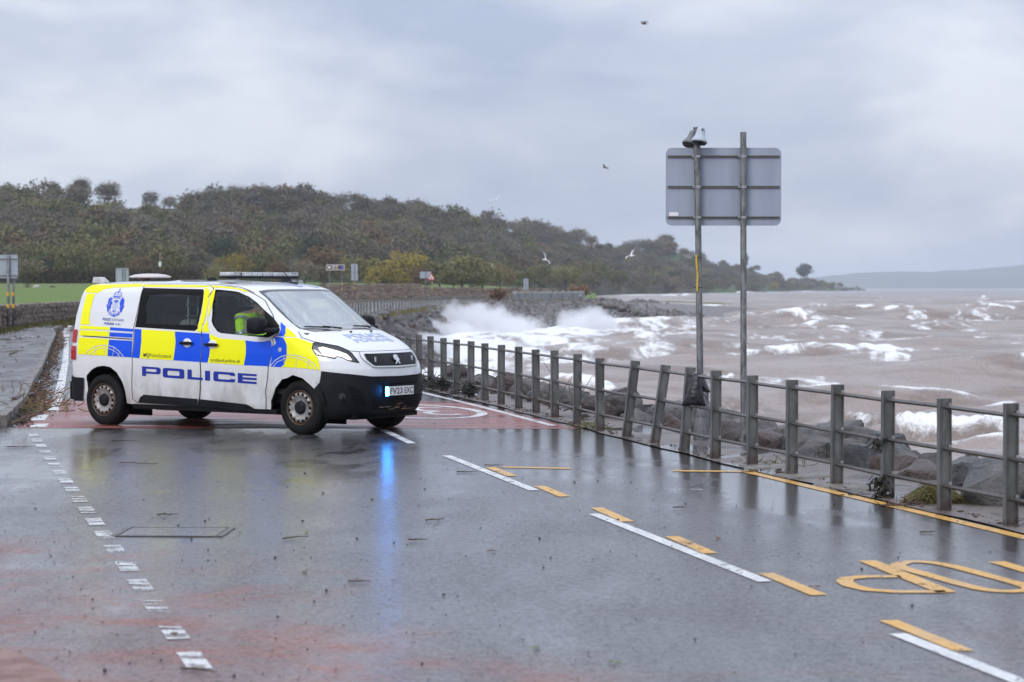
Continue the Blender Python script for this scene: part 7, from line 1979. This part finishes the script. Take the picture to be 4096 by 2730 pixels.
# head bent forward over the wheel
hd_ = MB(); hd_.ellipsoid((0, 0, 0), (.098, .076, .118), 20, 14); hd_.ellipsoid((.062, 0, -.072), (.048, .046, .050), 12, 8); hd_.ellipsoid((.104, 0, -.015), (.020, .014, .026), 8, 6)
for q in (1, -1): hd_.ellipsoid((-.005, q * .078, -.012), (.020, .010, .032), 8, 6)
hd_.mi = 1
hd_.ellipsoid((-.016, 0, .022), (.100, .083, .108), 18, 12)
hd_.mi = 2
for q in (1, -1): hd_.ellipsoid((.086, q * .032, .012), (.012, .014, .008), 8, 6)
hd_.box((.097, 0, -.066), (.012, .042, .007))
o = hd_.obj('head', [M['skin'], M['hair'], M['deep']], per, True, False); o.location = (3.045, -.42, 1.60); o.rotation_euler = (0, .42, -.1)
def hand(base, d, side, nm='hand'):
    b = MB(); d = Vector(d).normalized(); s = Vector(side).normalized(); n = d.cross(s).normalized(); p = Vector(base)
    b.ellipsoid(p + d * .045, (.045, .042, .028), 10, 8)
    for k, (off, L) in enumerate(((-.033, .066), (-.011, .076), (.011, .072), (.033, .056))):
        a = p + d * .078 + s * off; c = a + (d * .75 + n * .45).normalized() * L * .55; e = c + (d * .2 + n * .95).normalized() * L * .5; b.bar(a, c, .0095, .0088, 6); b.bar(c, e, .0088, .0075, 6)
    a = p + d * .03 - s * .042; c = a + (d * .6 - s * .5 + n * .3).normalized() * .045; b.bar(a, c, .0115, .010, 6); b.bar(c, c + (d * .5 + n * .7).normalized() * .032, .010, .008, 6)
    b.obj(nm, M['skin'], per, True, False)
hand((3.34, -.49, 1.265), (.8, .15, .45), (.1, -.9, .3)); hand((3.14, -.275, 1.515), (-.1, -.25, 1), (.9, .2, .1))
# reflective bands round the chest and the sleeves
b = MB()
def band(c, ax, r, r2, w):
    ax = Vector(ax).normalized(); u = ax.cross(Vector((0, 1, .01))).normalized(); v = ax.cross(u); n = 24; V = []
    for h in (-w / 2, w / 2):
        for k in range(n): a = 2 * math.pi * k / n; V.append(Vector(c) + ax * h + u * r * math.cos(a) + v * r2 * math.sin(a))
    b.add(V, [(k, (k + 1) % n, n + (k + 1) % n, n + k) for k in range(n)])
band((2.835, -.42, 1.20), (.35, 0, 1), .168, .19, .05); band((2.945, -.664, 1.235), (.45, 0, -.85), .082, .082, .05); band((3.075, -.162, 1.275), (.45, 0, -.85), .08, .08, .05); band((2.885, -.595, 1.40), (.2, -.5, -.8), .105, .10, .04)
b.obj('reflective_tape', M['reflect'], per, True, False)

# ================================================================== small things on and by the road
M['bag'] = noisy('black_plastic_sack', (.010, .010, .012), (.020, .020, .024), 6, .30, .7, 14, bdist=.03)
def sack():
    t = thing('black_sack', 'weighted black plastic sack slung over the top rail beside the sign pole', 'sack', (0, 0, 0))
    i = 10; a = rail_at(i, RZ[2]); c = rail_at(i - 1, RZ[2]); k = .30; p = a.lerp(c, k)
    def lobe(w0, w1, L, dx, off, bulge, nm):
        V = []; F = []; n = 20; rows_ = 14; r = random.Random(5)
        for j in range(rows_ + 1):
            s = j / rows_; w = w0 + (w1 - w0) * s ** 1.5; d = .022 + bulge * math.sin(math.pi * min(1, s * .95)) ** 1.2 * s + .012; z = .022 - L * s
            if j == rows_: d *= .35
            for q in range(n):
                an = 2 * math.pi * q / n; cr_ = math.copysign(abs(math.cos(an)) ** .8, math.cos(an)); V.append((dx * s + cr_ * w / 2, off * min(1, s * 4) + math.sin(an) * d + .004 * math.sin(q * 3 + j), z + .012 * math.sin(q * 1.3) * s))
        F = [(j * n + q, j * n + (q + 1) % n, (j + 1) * n + (q + 1) % n, (j + 1) * n + q) for j in range(rows_) for q in range(n)] + [tuple(range(n))[::-1], tuple(range(rows_ * n, rows_ * n + n))]
        o = link(nm, mesh(nm, V, F, M['bag'], True), t, p, (0, 0, math.atan2(c.y - a.y, c.x - a.x) + R(62))); return o
    lobe(.10, .27, .345, -.03, -.045, .052, 'front_lobe'); lobe(.09, .135, .20, .06, .065, .060, 'back_lobe')
    b = MB(); b.bar(p + Vector((.06, .02, -.19)), rail_at(i - 1, .50), .004, .004, 5); b.obj('cord', M['deep'], t)
sack()
M['weed'] = noisy('dark_seaweed', (.010, .013, .010), (.030, .026, .014), 20, .35)
M['straw'] = noisy('wet_grass', (.085, .09, .022), (.19, .155, .05), 14, .6)
M['twig'] = noisy('wet_wood', (.035, .022, .015), (.10, .055, .03), 7, .5, .3, 40)
M['pebble'] = noisy('dark_pebble', (.018, .017, .018), (.05, .045, .042), 8, .4, .3, 30)
M['leafb'] = noisy('brown_leaf', (.10, .045, .018), (.20, .10, .04), 12, .6)
M['rust'] = noisy('rusty_beam', (.060, .022, .015), (.115, .045, .028), 6, .6, .4, 40)
def tangle(name, label, cat, c, n, L, m, r=.004, up=.3, seed=1, spread=(.1, .1, .1), droop=0.0, flat=False):
    rr = random.Random(seed); b = MB(); c = Vector(c)
    for k in range(n):
        p = c + Vector((rr.gauss(0, spread[0]), rr.gauss(0, spread[1]), abs(rr.gauss(0, spread[2])) if not flat else rr.gauss(0, spread[2]))); d = Vector((rr.gauss(0, 1), rr.gauss(0, 1), rr.gauss(up, .4))).normalized(); l = L * rr.uniform(.5, 1.2)
        pts_ = [p]; dd_ = d
        for q in range(3): pts_.append(pts_[-1] + dd_ * l / 3); dd_ = (dd_ + Vector((rr.gauss(0, .3), rr.gauss(0, .3), -droop + rr.gauss(0, .2)))).normalized()
        if not flat:
            for q in pts_: q.z = max(q.z, .008)
        b.tube(pts_, [r, r, r * .8, r * .5], 4)
    o = b.obj(name, m); props(o, label, cat); return o
# kelp caught on a post, grass tuft at another
p = rail_at(4, RZ[0]); q = Vector((POSTS[5][0], POSTS[5][1], 0))
pw = Vector((POSTS[5][0] - .06, POSTS[5][1] - .06, 0))
def kelp(c, n, hgt, seed, lab):
    rr = random.Random(seed); V = []; F = []
    for k in range(n):
        p = Vector(c) + Vector((rr.gauss(-.03, .035), rr.gauss(0, .03), rr.uniform(-hgt, .03))); a = rr.uniform(0, 6.28); d = Vector((math.cos(a) * .6 - .3, math.sin(a) * .5, -.7)).normalized()
        w = .009; s = Vector((math.sin(a), -math.cos(a), .2)).normalized()
        for j in range(3):
            n_ = len(V); e = p + d * .024; V += [p - s * w, p + s * w, e + s * w * 1.2, e - s * w * 1.2]; F.append((n_, n_ + 1, n_ + 2, n_ + 3)); p = e; d = (d + Vector((rr.gauss(0, .5), rr.gauss(0, .5), rr.gauss(-.1, .3)))).normalized()
    o = link('seaweed', mesh('seaweed', V, F, M['weed'])); sm = o.modifiers.new('thick', 'SOLIDIFY'); sm.thickness = .006; props(o, lab, 'seaweed')
def post_at(vx):  # nearest post to a view x
    return min(range(len(POSTS)), key=lambda i: abs((POSTS[i][0] / POSTS[i][1]) * FOC / K + 1176.5 - vx) + (100 if POSTS[i][1] > 60 else 0))
i5 = post_at(2044)
kelp((POSTS[i5][0] - .045, POSTS[i5][1] - .03, RZ[0] - .0), 60, .20, 3, 'dark bladderwrack hanging from the lower rail of a railing post')
kelp((POSTS[i5][0] - .07, POSTS[i5][1] - .02, RZ[1] - .0), 16, .06, 8, 'wisp of dark weed snagged where the middle rail meets the post')
g = gnd(2128, 1160)
def tuft(c, n, L, seed, label, w=.18):
    rr = random.Random(seed); b = MB(); c = Vector(c)
    for k in range(n):
        s = rr.random(); p = c + Vector((-w + 2 * w * s, rr.gauss(0, .05), .0)); h = (.05 + .09 * math.sin(math.pi * s)) * rr.uniform(.6, 1.2); x1 = L * rr.uniform(.5, 1.0)
        pts_ = curve([p, p + Vector((x1 * .35, 0, h)), p + Vector((x1 * .75, -.01, h * 1.0)), p + Vector((x1, -.02, .01))], 3)
        b.tube(pts_, [.0035] * (len(pts_) - 1) + [.0015], 3)
    o = b.obj('grass_tuft', M['straw']); props(o, label, 'grass tuft')
tuft(g + Vector((-.03, .05, 0)), 240, .26, 4, 'uprooted tuft of yellow green grass lying against the foot of a railing post')
tangle('plant_debris', 'dark rotting plant debris spilling left from the grass tuft', 'debris', gnd(2085, 1163), 70, .12, M['twig'], .004, .0, 12, (.10, .05, .015))
# weed and litter dragged along the edge of the road below the railing
def edge_litter():
    rr = random.Random(9); Vs = MB(); G_ = MB()
    for k in range(520):
        y = 10 + rr.random() ** 1.3 * 34; x = fx(y) + .01 + rr.gauss(0, .06); z = .016
        a = rr.uniform(0, 6.28); l = rr.uniform(.015, .07); b_ = Vs if rr.random() < .75 else G_
        b_.bar((x, y, z + .004), (x + l * math.cos(a), y + l * math.sin(a), z + rr.uniform(.0, .03)), .004, .002, 3)
        if rr.random() < .25: Vs.ellipsoid((x + rr.gauss(0, .05), y, z), (rr.uniform(.01, .035), rr.uniform(.01, .03), .012), 6, 4)
    V = MB(); V.V = Vs.V + G_.V; n = len(Vs.V); V.F = Vs.F + [tuple(i + n for i in f) for f in G_.F]; V.M = [0] * len(Vs.F) + [1] * len(G_.F)
    props(V.obj('washed_up_litter', [M['twig'], M['straw']], None, False, False), 'thin line of washed up weed and grit along the foot of the railing', 'debris', kind='stuff')
edge_litter()
def broken_edge():   # lumps of concrete round the post feet
    rr = random.Random(14)
    for i, lab in ((post_at(1730), 'cracked concrete lump round the railing post foot beside the yellow line corner'), (post_at(1822), 'flat broken concrete footing round a railing post with pooled water behind it'), (post_at(1925), 'low worn concrete footing round the third railing post from the right')):
        x, y = POSTS[i]; V = []; n = 14
        for r_, z in ((1.0, -.02), (.92, .018), (.6, .03), (.05, .032)):
            for k in range(n): a = 6.283 * k / n; j = 1 + .18 * math.sin(3 * a + i) + .1 * math.sin(5 * a); V.append((x + .12 + r_ * .30 * j * math.cos(a), y - .05 + r_ * .34 * j * math.sin(a), z + rr.uniform(-.003, .003)))
        F = [(r_ * n + k, r_ * n + (k + 1) % n, (r_ + 1) * n + (k + 1) % n, (r_ + 1) * n + k) for r_ in range(3) for k in range(n)]
        props(link('concrete_footing', mesh('concrete_footing', V, F, M['kerb'], True)), lab, 'concrete footing', 'broken concrete footings')
broken_edge()
# rusty beams and planks lying behind the railing
def beam(name, a, c, w, h, m, lab, cat):
    a, c = Vector(a), Vector(c); d = c - a; b = MB(); b.box((0, 0, 0), (d.length, w, h)); b.box((0, w / 2 - .005, h * .7), (d.length, .01, h * 1.0)) if name == 'rusty_beam' else None
    o = b.obj(name, m); o.location = (a + c) / 2; o.rotation_mode = 'QUATERNION'; o.rotation_quaternion = d.to_track_quat('X', 'Z'); props(o, lab, cat, None); return o
beam('rusty_beam', at(1797, 1066, 23.2), at(2061, 1052, 23.0), .06, .028, M['rust'], 'long rusty angle iron lying flat on the walkway behind the railing', 'rusty beam')
beam('rusty_beam', at(1918, 1003, 24.4), at(2140, 1070, 22.3), .05, .028, M['rust'], 'rusty beam propped up across the boulders behind the railing', 'rusty beam')
M['plank'] = noisy('weathered_plank', (.20, .17, .11), (.32, .28, .19), 6, .6, stretch=(.3, 3, 3))
for (x0, y0_, x1, y1_, Y, lab) in ((1790, 1054, 1850, 1050, 24.2, 'pale broken plank lying by the left sign pole base'), (1918, 1048, 1995, 1054, 24.0, 'pale plank lying behind the long rusty angle iron'), (1745, 1050, 1800, 1056, 24.6, 'short pale plank between the pole base and the railing')):
    beam('plank', at(x0, y0_, Y), at(x1, y1_, Y), .09, .022, M['plank'], lab, 'plank')
for vx, lab in ((1912, 'left one of two rusty bolts standing up behind the railing'), (1942, 'right one of two rusty bolts standing up behind the railing')):
    a = at(vx, 1030, 24.4); b = MB(); b.bar((0, 0, -.12), (0, 0, .05), .014, .014, 8); b.bar((0, 0, .05), (0, 0, .075), .028, .028, 6); o = b.obj('rusty_bolt', M['rust']); o.location = a; props(o, lab, 'bolt')
tangle('plant_debris', 'tangle of green and straw coloured weed at the foot of the railing posts by the sign', 'debris', gnd(1775, 1072), 60, .16, M['straw'], .004, .1, 21, (.20, .12, .02))
tangle('plant_debris', 'clump of dry yellow grass at a post foot beside the end of the red surface', 'debris', gnd(1362, 985), 60, .15, M['straw'], .005, .6, 22, (.12, .05, .03))
tangle('dead_shrub', 'leafless brown twigs growing between posts near the middle of the railing', 'plant', (.75, 30.2, .05), 16, .75, M['twig'], .008, 1.2, 23, (.12, .1, .05))
for k, (vx, lab) in enumerate(((1018, 'dark clod of seaweed against the post right of the van bumper'), (1082, 'dark clod of seaweed at the post foot, second from the van bumper'), (985, 'dark clod of seaweed nearest the van bumper at the railing'))):
    i = post_at(vx); tangle('seaweed_clod', lab, 'seaweed', (POSTS[i][0] - .05, POSTS[i][1] - .05, .06), 130, .22, M['weed'], .007, .0, 30 + k, (.10, .08, .09))
# stones, twigs and leaves scattered on the road
pm = []
for k in range(5):
    b = MB(); b.ellipsoid((0, 0, 0), (1, .8, .62), 7, 5); me = b.me('pebble', M['pebble']); r_ = random.Random(k)
    for v in me.vertices: v.co *= r_.uniform(.78, 1.2)
    pm.append(me)
spots_px = [(186, 1356), (213, 1380), (214, 1400), (298, 1527), (351, 1503), (478, 1290), (478, 1266), (632, 1284), (695, 1200), (742, 1136), (976, 1126), (1249, 1307), (1373, 1107), (1461, 1425), (1597, 1472), (1420, 1197), (970, 1528), (706, 1495), (538, 1557), (80, 1455), (117, 1280), (471, 1200), (440, 1240), (240, 1545), (370, 1520), (160, 1500), (855, 1150),
            (1450, 1110), (1320, 1110), (1500, 1150), (1575, 1160), (1692, 1163), (2064, 1283), (1918, 1160), (1745, 1210), (1980, 1310), (2096, 1395), (2275, 1270), (2200, 1200), (560, 1380), (640, 1420), (820, 1240), (905, 1250), (1070, 1280), (1020, 1370), (750, 1360), (270, 1460), (410, 1210), (330, 1150), (560, 1130), (605, 1150), (660, 1120), (700, 1090), (770, 1060), (830, 1100), (1105, 1215), (1240, 1240)]
for k, (vx, vy) in enumerate(spots_px):
    p = gnd(vx, vy); s = .0085 * random.uniform(.6, 1.6) * (p.y / 14) ** .35
    o = link('pebble', random.choice(pm), None, (p.x, p.y, s * .55 + .002), (random.uniform(-.3, .3), random.uniform(-.3, .3), random.uniform(0, 6.28)), s); props(o, 'small dark pebble on the wet tarmac ' + ('by the worn white dashes' if vx < 420 else 'below the police van' if vx < 900 else 'in the middle of the road' if vx < 1350 else 'near the yellow dashes' if vx < 1800 else 'near the yellow lettering'), 'pebble', 'pebbles strewn over the road')
def grit():
    rr = np.random.default_rng(31); V = []; F = []; base = np.array([(1, 0, 0), (-1, 0, 0), (0, 1, 0), (0, -1, 0), (0, 0, .9), (0, 0, -.5)]); tri = [(0, 2, 4), (2, 1, 4), (1, 3, 4), (3, 0, 4), (2, 0, 5), (1, 2, 5), (3, 1, 5), (0, 3, 5)]
    for k in range(2600):
        y = 9 + 22 * rr.random() ** 1.4; x = rr.uniform(-.25 * y, .23 * y); 
        if x > fx(y) - .2: continue
        dens_ = vnoise(np.array([x * .6]), np.array([y * .25]), 5)[0] + (.35 if x < -.02 * y else 0)
        if rr.random() > dens_: continue
        s = rr.uniform(.002, .0065) * (1.5 if rr.random() < .08 else 1); n = len(V); V += list(base * s * rr.uniform(.7, 1.3, 3) + np.array([x, y, s * .4 + .004])); F += [tuple(i + n for i in t) for t in tri]
    # heavier along the kerb on the left
    for k in range(1500):
        y = 27.6 + 60 * rr.random() ** 1.5; i = np.interp(y, [p.y for p in kerb_c], [p.x for p in kerb_c]); x = i + abs(rr.normal(0, .22)); s = rr.uniform(.004, .016); n = len(V); V += list(base * s * rr.uniform(.6, 1.5, 3) + np.array([x, y, s * .4])); F += [tuple(i_ + n for i_ in t) for t in tri]
    props(link('road_grit', mesh('road_grit', V, F, M['pebble'])), 'fine dark grit washed over the road surface', 'grit', kind='stuff')
grit()
def twig(vx, vy, L, a, lab, m='twig', r=.006):
    p = gnd(vx, vy); rr = random.Random(int(vx * 7 + vy)); b = MB(); d = Vector((math.cos(a), math.sin(a), 0)); s = Vector((-d.y, d.x, 0))
    pts_ = [p + d * (L * (t - .5)) + s * rr.gauss(0, L * .05) + Vector((0, 0, r + .004 + rr.uniform(0, .008))) for t in (0, .3, .6, 1)]; b.tube(pts_, [r, r * .9, r * .7, r * .4], 5)
    for k in range(2): q = pts_[1 + k]; b.bar(q, q + (d * .5 + s * rr.choice((-1, 1))).normalized() * L * .25 + Vector((0, 0, .01)), r * .6, r * .3, 4)
    props(b.obj('twig', M[m]), lab, 'twig')
for vx, vy, L, a, lab in ((385, 1186, .16, .1, 'short dark twig on the tarmac above the inspection cover'), (318, 1068, .40, .05, 'long brown stick lying on the road below the rear van wheel'), (290, 1015, .35, .2, 'thin stick on the wet road beside the rear wheel'), (420, 1000, .3, -.1, 'small stick between the van wheels on the road'), (460, 1545, .22, -.6, 'dark curled twig on the red mud at the bottom edge'), (1075, 1087, .22, .1, 'short twig on the tarmac left of the yellow corner mark'), (1135, 1072, .2, -.2, 'brown twig lying on the yellow cross line'),
                          (1560, 1170, .12, .4, 'bent twig on the tarmac below the transverse yellow line'), (1975, 1140, .2, .0, 'pale thin stem lying on the road below the yellow edge line'), (2132, 1226, .12, .1, 'dark scrap of weed on the bus bay tarmac'), (1000, 1198, .16, .4, 'thin twig on the tarmac right of the blue reflection'), (960, 1245, .14, .1, 'brown stalk on the open tarmac in mid road'), (680, 1240, .2, .4, 'brown stalk by the grit below the van'), (45, 1030, .3, .1, 'brown weedy stick at the left edge near the worn dashes'), (825, 1340, .14, -.2, 'pale stalk below the blue reflection')):
    twig(vx, vy, L, a, lab)
def leaf(vx, vy, lab, col='leafb', s=.03):
    p = gnd(vx, vy); rr = random.Random(int(vx + vy)); a = rr.uniform(0, 6.28); V = [(math.cos(t) * s * (1 + .3 * math.cos(2 * t)), math.sin(t) * s * .6, .004 + .012 * abs(math.sin(t)) * rr.random()) for t in [2 * math.pi * k / 10 for k in range(10)]]
    o = link('leaf', mesh('leaf', V + [(0, 0, .008)], [(k, (k + 1) % 10, 10) for k in range(10)], M[col])); o.location = (p.x, p.y, .006); o.rotation_euler = (0, 0, a); sm = o.modifiers.new('thick', 'SOLIDIFY'); sm.thickness = .002; props(o, lab, 'leaf')
M['leafg'] = noisy('green_leaf', (.10, .12, .03), (.17, .18, .06), 12, .5)
for vx, vy, lab, c in ((1412, 1527, 'pale wet leaf near the bottom edge of the road', 'leafg'), (1232, 1492, 'yellow green leaf on the tarmac near the bottom edge', 'leafg'), (1130, 1270, 'pale brown leaf in mid road', 'leafb'), (1650, 1240, 'orange leaf beside a yellow dash', 'leafb'), (1872, 1352, 'orange leaf beside the yellow dash near the lettering', 'leafb'), (455, 1535, 'large brown leaf caught on the bottom twig', 'leafb'), (705, 1225, 'yellow leaf by the faint yellow reflection', 'leafg'), (700, 1316, 'green leaf on open tarmac below the cover', 'leafg'), (400, 1460, 'brown leaf beside the nearest worn dash', 'leafb')):
    leaf(vx, vy, lab, c)
# drift of sticks, weed and litter along the kerb and across the far end of the road
def drift():
    rr = random.Random(17); b = MB(); 
    for k in range(800):
        if rr.random() < .68: y = 28 + 62 * rr.random() ** 1.25; x = np.interp(y, [p.y for p in kerb_c], [p.x for p in kerb_c]) + .05 + min(.27, abs(rr.gauss(0, .13))); z0 = 0
        else: y = rr.gauss(92, 6); x = -18.8 + rr.gauss(0, 2.4) ; z0 = .0
        if rr.random() < .05: x -= rr.uniform(.8, 1.8); z0 = .12
        L = rr.uniform(.03, .14) * (1 + y / 70); a = rr.uniform(0, 6.28); b.mi = 0 if rr.random() < .66 else (1 if rr.random() < .8 else 2); r_ = rr.uniform(.005, .014) * (1 + y / 90)
        b.bar((x, y, z0 + r_), (x + L * math.cos(a), y + L * math.sin(a), z0 + r_ + rr.uniform(0, .07)), r_, r_ * .5, 4)
    b.mi = 3
    for k in range(16): y = rr.uniform(70, 98); x = -17.0 - (y - 77) * .17 + rr.gauss(.6, 1.0); b.box((x, y, .08), (.22, .1, .10), Matrix.Rotation(rr.uniform(0, 3), 3, 'Z'))
    props(b.obj('storm_litter', [M['twig'], M['leafb'], M['straw'], M['white']], None, False, False), 'drift of sticks, weed and scraps washed along the kerb by the storm', 'debris', kind='stuff')
drift()
def stick(a, c, r, lab): b = MB(); b.tube(curve([a, Vector(a).lerp(Vector(c), .5) + Vector((0, 0, .02)), c], 3), [r] * 6 + [r * .6], 6); props(b.obj('branch', M['twig']), lab, 'branch')
stick(gnd(32, 918, .16), gnd(78, 905, .05), .035, 'short broken branch lying across the kerb beside the red surface')
stick(gnd(28, 973, .15), gnd(62, 970, .13), .02, 'thin dark stick on the end of the pavement')
for k, (vx, vy) in enumerate(((85, 912), (95, 935), (72, 948))): tangle('plant_debris', ('clump of brown weed in the gutter by the broken branch', 'clump of weed in the gutter in front of the kerb end', 'green weed growing at the end of the kerb')[k], 'debris', gnd(vx, vy), 60, .3, M['leafb'] if k < 2 else M['straw'], .008, .2, 50 + k, (.3, .25, .04))
# rough grass along the foot of the left wall
def verge_grass():
    rr = np.random.default_rng(8); V = []; F = []
    for k in range(5200):
        y = rr.uniform(58, 112); wx = np.interp(y, [62, 77.8, 90, 103, 120], [-17.2, -19.75, -21.35, -22.5, -23.4]); x = wx + .35 + abs(rr.normal(0, .35)); h = rr.uniform(.08, .30); a = rr.uniform(0, 6.28); dx, dy = math.cos(a) * .05, math.sin(a) * .05; ln = rr.normal(0, .08)
        n = len(V); V += [(x - dx, y - dy, .03), (x + dx, y + dy, .03), (x + ln, y, h)]; F.append((n, n + 1, n + 2))
    for k in range(2000):
        p = fence_path[rr.integers(len(fence_path))]
        if p.y < 120: continue
        y = p.y + rr.normal(0, 3); x = fx(min(y, 297)) + abs(rr.normal(.1, .5)); h = rr.uniform(.05, .22); n = len(V); V += [(x - .12, y, -.1), (x + .12, y, -.1), (x + rr.normal(0, .1), y, h)]; F.append((n, n + 1, n + 2))
    props(link('rough_grass', mesh('rough_grass', V, F, M['straw'])), 'rough grass growing along the wall foot and the far railing', 'grass', kind='stuff')
verge_grass()

# ================================================================== birds and sheep
M['gullw'] = mat('gull_white', (.80, .80, .80), .6); M['gullg'] = mat('gull_grey_wing', (.42, .44, .47), .6); M['gulld'] = mat('young_gull_brown', (.16, .13, .11), .7); M['gullk'] = mat('gull_wing_tip', (.02, .02, .02), .6); M['beak'] = mat('gull_beak', (.6, .35, .05), .5)
def gull(p, s, rz, roll, flap, dark, lab):
    t = thing('gull', lab, 'gull', p, rz, 'gulls over the bay'); t.rotation_euler = (roll, 0, rz); t.scale = (s,) * 3
    body_m = M['gulld'] if dark else M['gullw']; wing_m = M['gulld'] if dark else M['gullw']
    b = MB(); b.lathe([(.001, -.30), (.05, -.22), (.075, -.05), (.07, .08), (.045, .16), (.042, .19), (.038, .22), (.001, .25)], 12, 'x'); b.add([(-.30, 0, 0), (-.46, .07, .0), (-.46, -.07, .0), (-.2, 0, .03)], [(0, 1, 2), (3, 1, 2)]); b.mi = 1; b.bar((.24, 0, 0), (.31, 0, -.01), .014, .004, 6); b.obj('body', [body_m, M['beak']], t, True, False)
    for q in (1, -1):
        V = []; F = []; st = [(0.05, .00, .19, 0), (.22, .10 * flap, .19, .03), (.38, .15 * flap, .16, .04), (.55, .10 * flap, .12, -.01), (.70, .02 * flap, .06, -.10)]
        for y, z, c, x in st:
            for xx, zz in ((x + c * .45, 0), (x + c * .1, .014), (x - c * .55, 0), (x + c * .1, -.006)): V.append((xx, q * y, z + zz + .03))
        F = [(i * 4 + k, i * 4 + (k + 1) % 4, (i + 1) * 4 + (k + 1) % 4, (i + 1) * 4 + k) for i in range(len(st) - 1) for k in range(4)] + [(16, 17, 18, 19)]
        me = mesh('wing', V, F, mats=[wing_m, M['gullk']], fm=[0] * 12 + [1] * 4 + [1]); link('wing', me, t)
gull(at(1480, 55, 95), .55, R(200), -.1, 1.1, True, 'dark winged young gull highest in the sky above the sign')
gull(at(1390, 385.5, 150), .72, R(155), .35, .8, True, 'brown gull gliding to the left of the big grey sign')
gull(at(1140, 459, 150), .92, R(95), -.5, .9, False, 'white gull flying just above the wooded skyline')
gull(at(1253, 597, 140), .80, R(60), 1.0, 1.2, False, 'white banking gull in front of the wood, wings near vertical')
gull(at(1450, 588, 140), .80, R(120), -.7, 1.1, False, 'white gull in front of the wood nearest the sign poles')
gull(at(1131, 612, 190), .55, R(100), 1.2, 1.3, False, 'small distant white gull low in front of the golden trees')
def perched():
    p = at(1331, 680, 299); t = thing('gull', 'white gull perched on the end of the pale paling fence', 'gull', p, R(180)); t.scale = (1.5,) * 3
    b = MB(); b.ellipsoid((0, 0, 0), (.20, .10, .11), 12, 8); b.ellipsoid((.15, 0, .14), (.07, .055, .06), 10, 6); b.bar((.08, 0, .04), (.15, 0, .13), .07, .05, 8); b.obj('body', M['gullw'], t, True); b = MB()
    for q in (1, -1): b.ellipsoid((-.07, q * .085, .01), (.20, .025, .07), 10, 6)
    b.obj('wing', M['gullg'], t, True); b = MB()
    for q in (1, -1): b.bar((0, q * .03, -.08), (0, q * .03, -.24), .010, .010, 5)
    b.bar((.2, 0, .14), (.28, 0, .13), .012, .004, 5); b.obj('legs', M['beak'], t)
perched()
def sheep(vx, vy, Y, dark, lab):
    p = at(vx, vy, Y); t = thing('sheep', lab, 'sheep', p, R(20)); wool = mat('fleece', (.55, .52, .47) if not dark else (.05, .045, .045), .95)
    J = [((-.50, 0, .62), .24), ((-.15, 0, .64), .29), ((.30, 0, .64), .26), ((.52, 0, .70), .16), ((.72, 0, .56), .10), ((.86, 0, .40), .065), ((-.46, .14, .38), .09), ((-.52, .14, .22), .045), ((-.48, .14, .0), .04), ((-.46, -.14, .38), .09), ((-.52, -.14, .22), .045), ((-.48, -.14, .0), .04), ((.34, .13, .38), .08), ((.34, .13, .0), .04), ((.34, -.13, .38), .08), ((.34, -.13, .0), .04)]
    o = skin_body('body', [(a, r) for a, r in J], [(0, 1), (1, 2), (2, 3), (3, 4), (4, 5), (0, 6), (6, 7), (7, 8), (0, 9), (9, 10), (10, 11), (2, 12), (12, 13), (2, 14), (14, 15)], wool, 1); o.parent = t
    b = MB()
    for q in (1, -1): b.ellipsoid((.74, q * .12, .64), (.03, .07, .025), 8, 5)
    b.obj('ears', wool, t, True)
sheep(82, 668, 330, False, 'pale sheep grazing in the green field beside the leafless bush'); sheep(118, 670, 330, True, 'dark sheep grazing in the green field right of the leafless bush')

# ================================================================== wet sea air
hz = bpy.data.materials.new('sea_haze'); hz.use_nodes = True; ht = hz.node_tree; ht.nodes.clear()
ho = ht.nodes.new('ShaderNodeOutputMaterial'); hv = ht.nodes.new('ShaderNodeVolumePrincipled')
hv.inputs['Color'].default_value = (.84, .91, 1.0, 1); hv.inputs['Density'].default_value = .00013; hv.inputs['Anisotropy'].default_value = .25
ht.links.new(hv.outputs[0], ho.inputs['Volume'])
b = MB(); b.box((3000, 6000, 57), (13000, 13000, 129)); haze = b.obj('haze', hz); props(haze, 'thin wet sea haze', 'haze', kind='stuff')
hz.cycles.homogeneous_volume = True if hasattr(hz.cycles, 'homogeneous_volume') else False
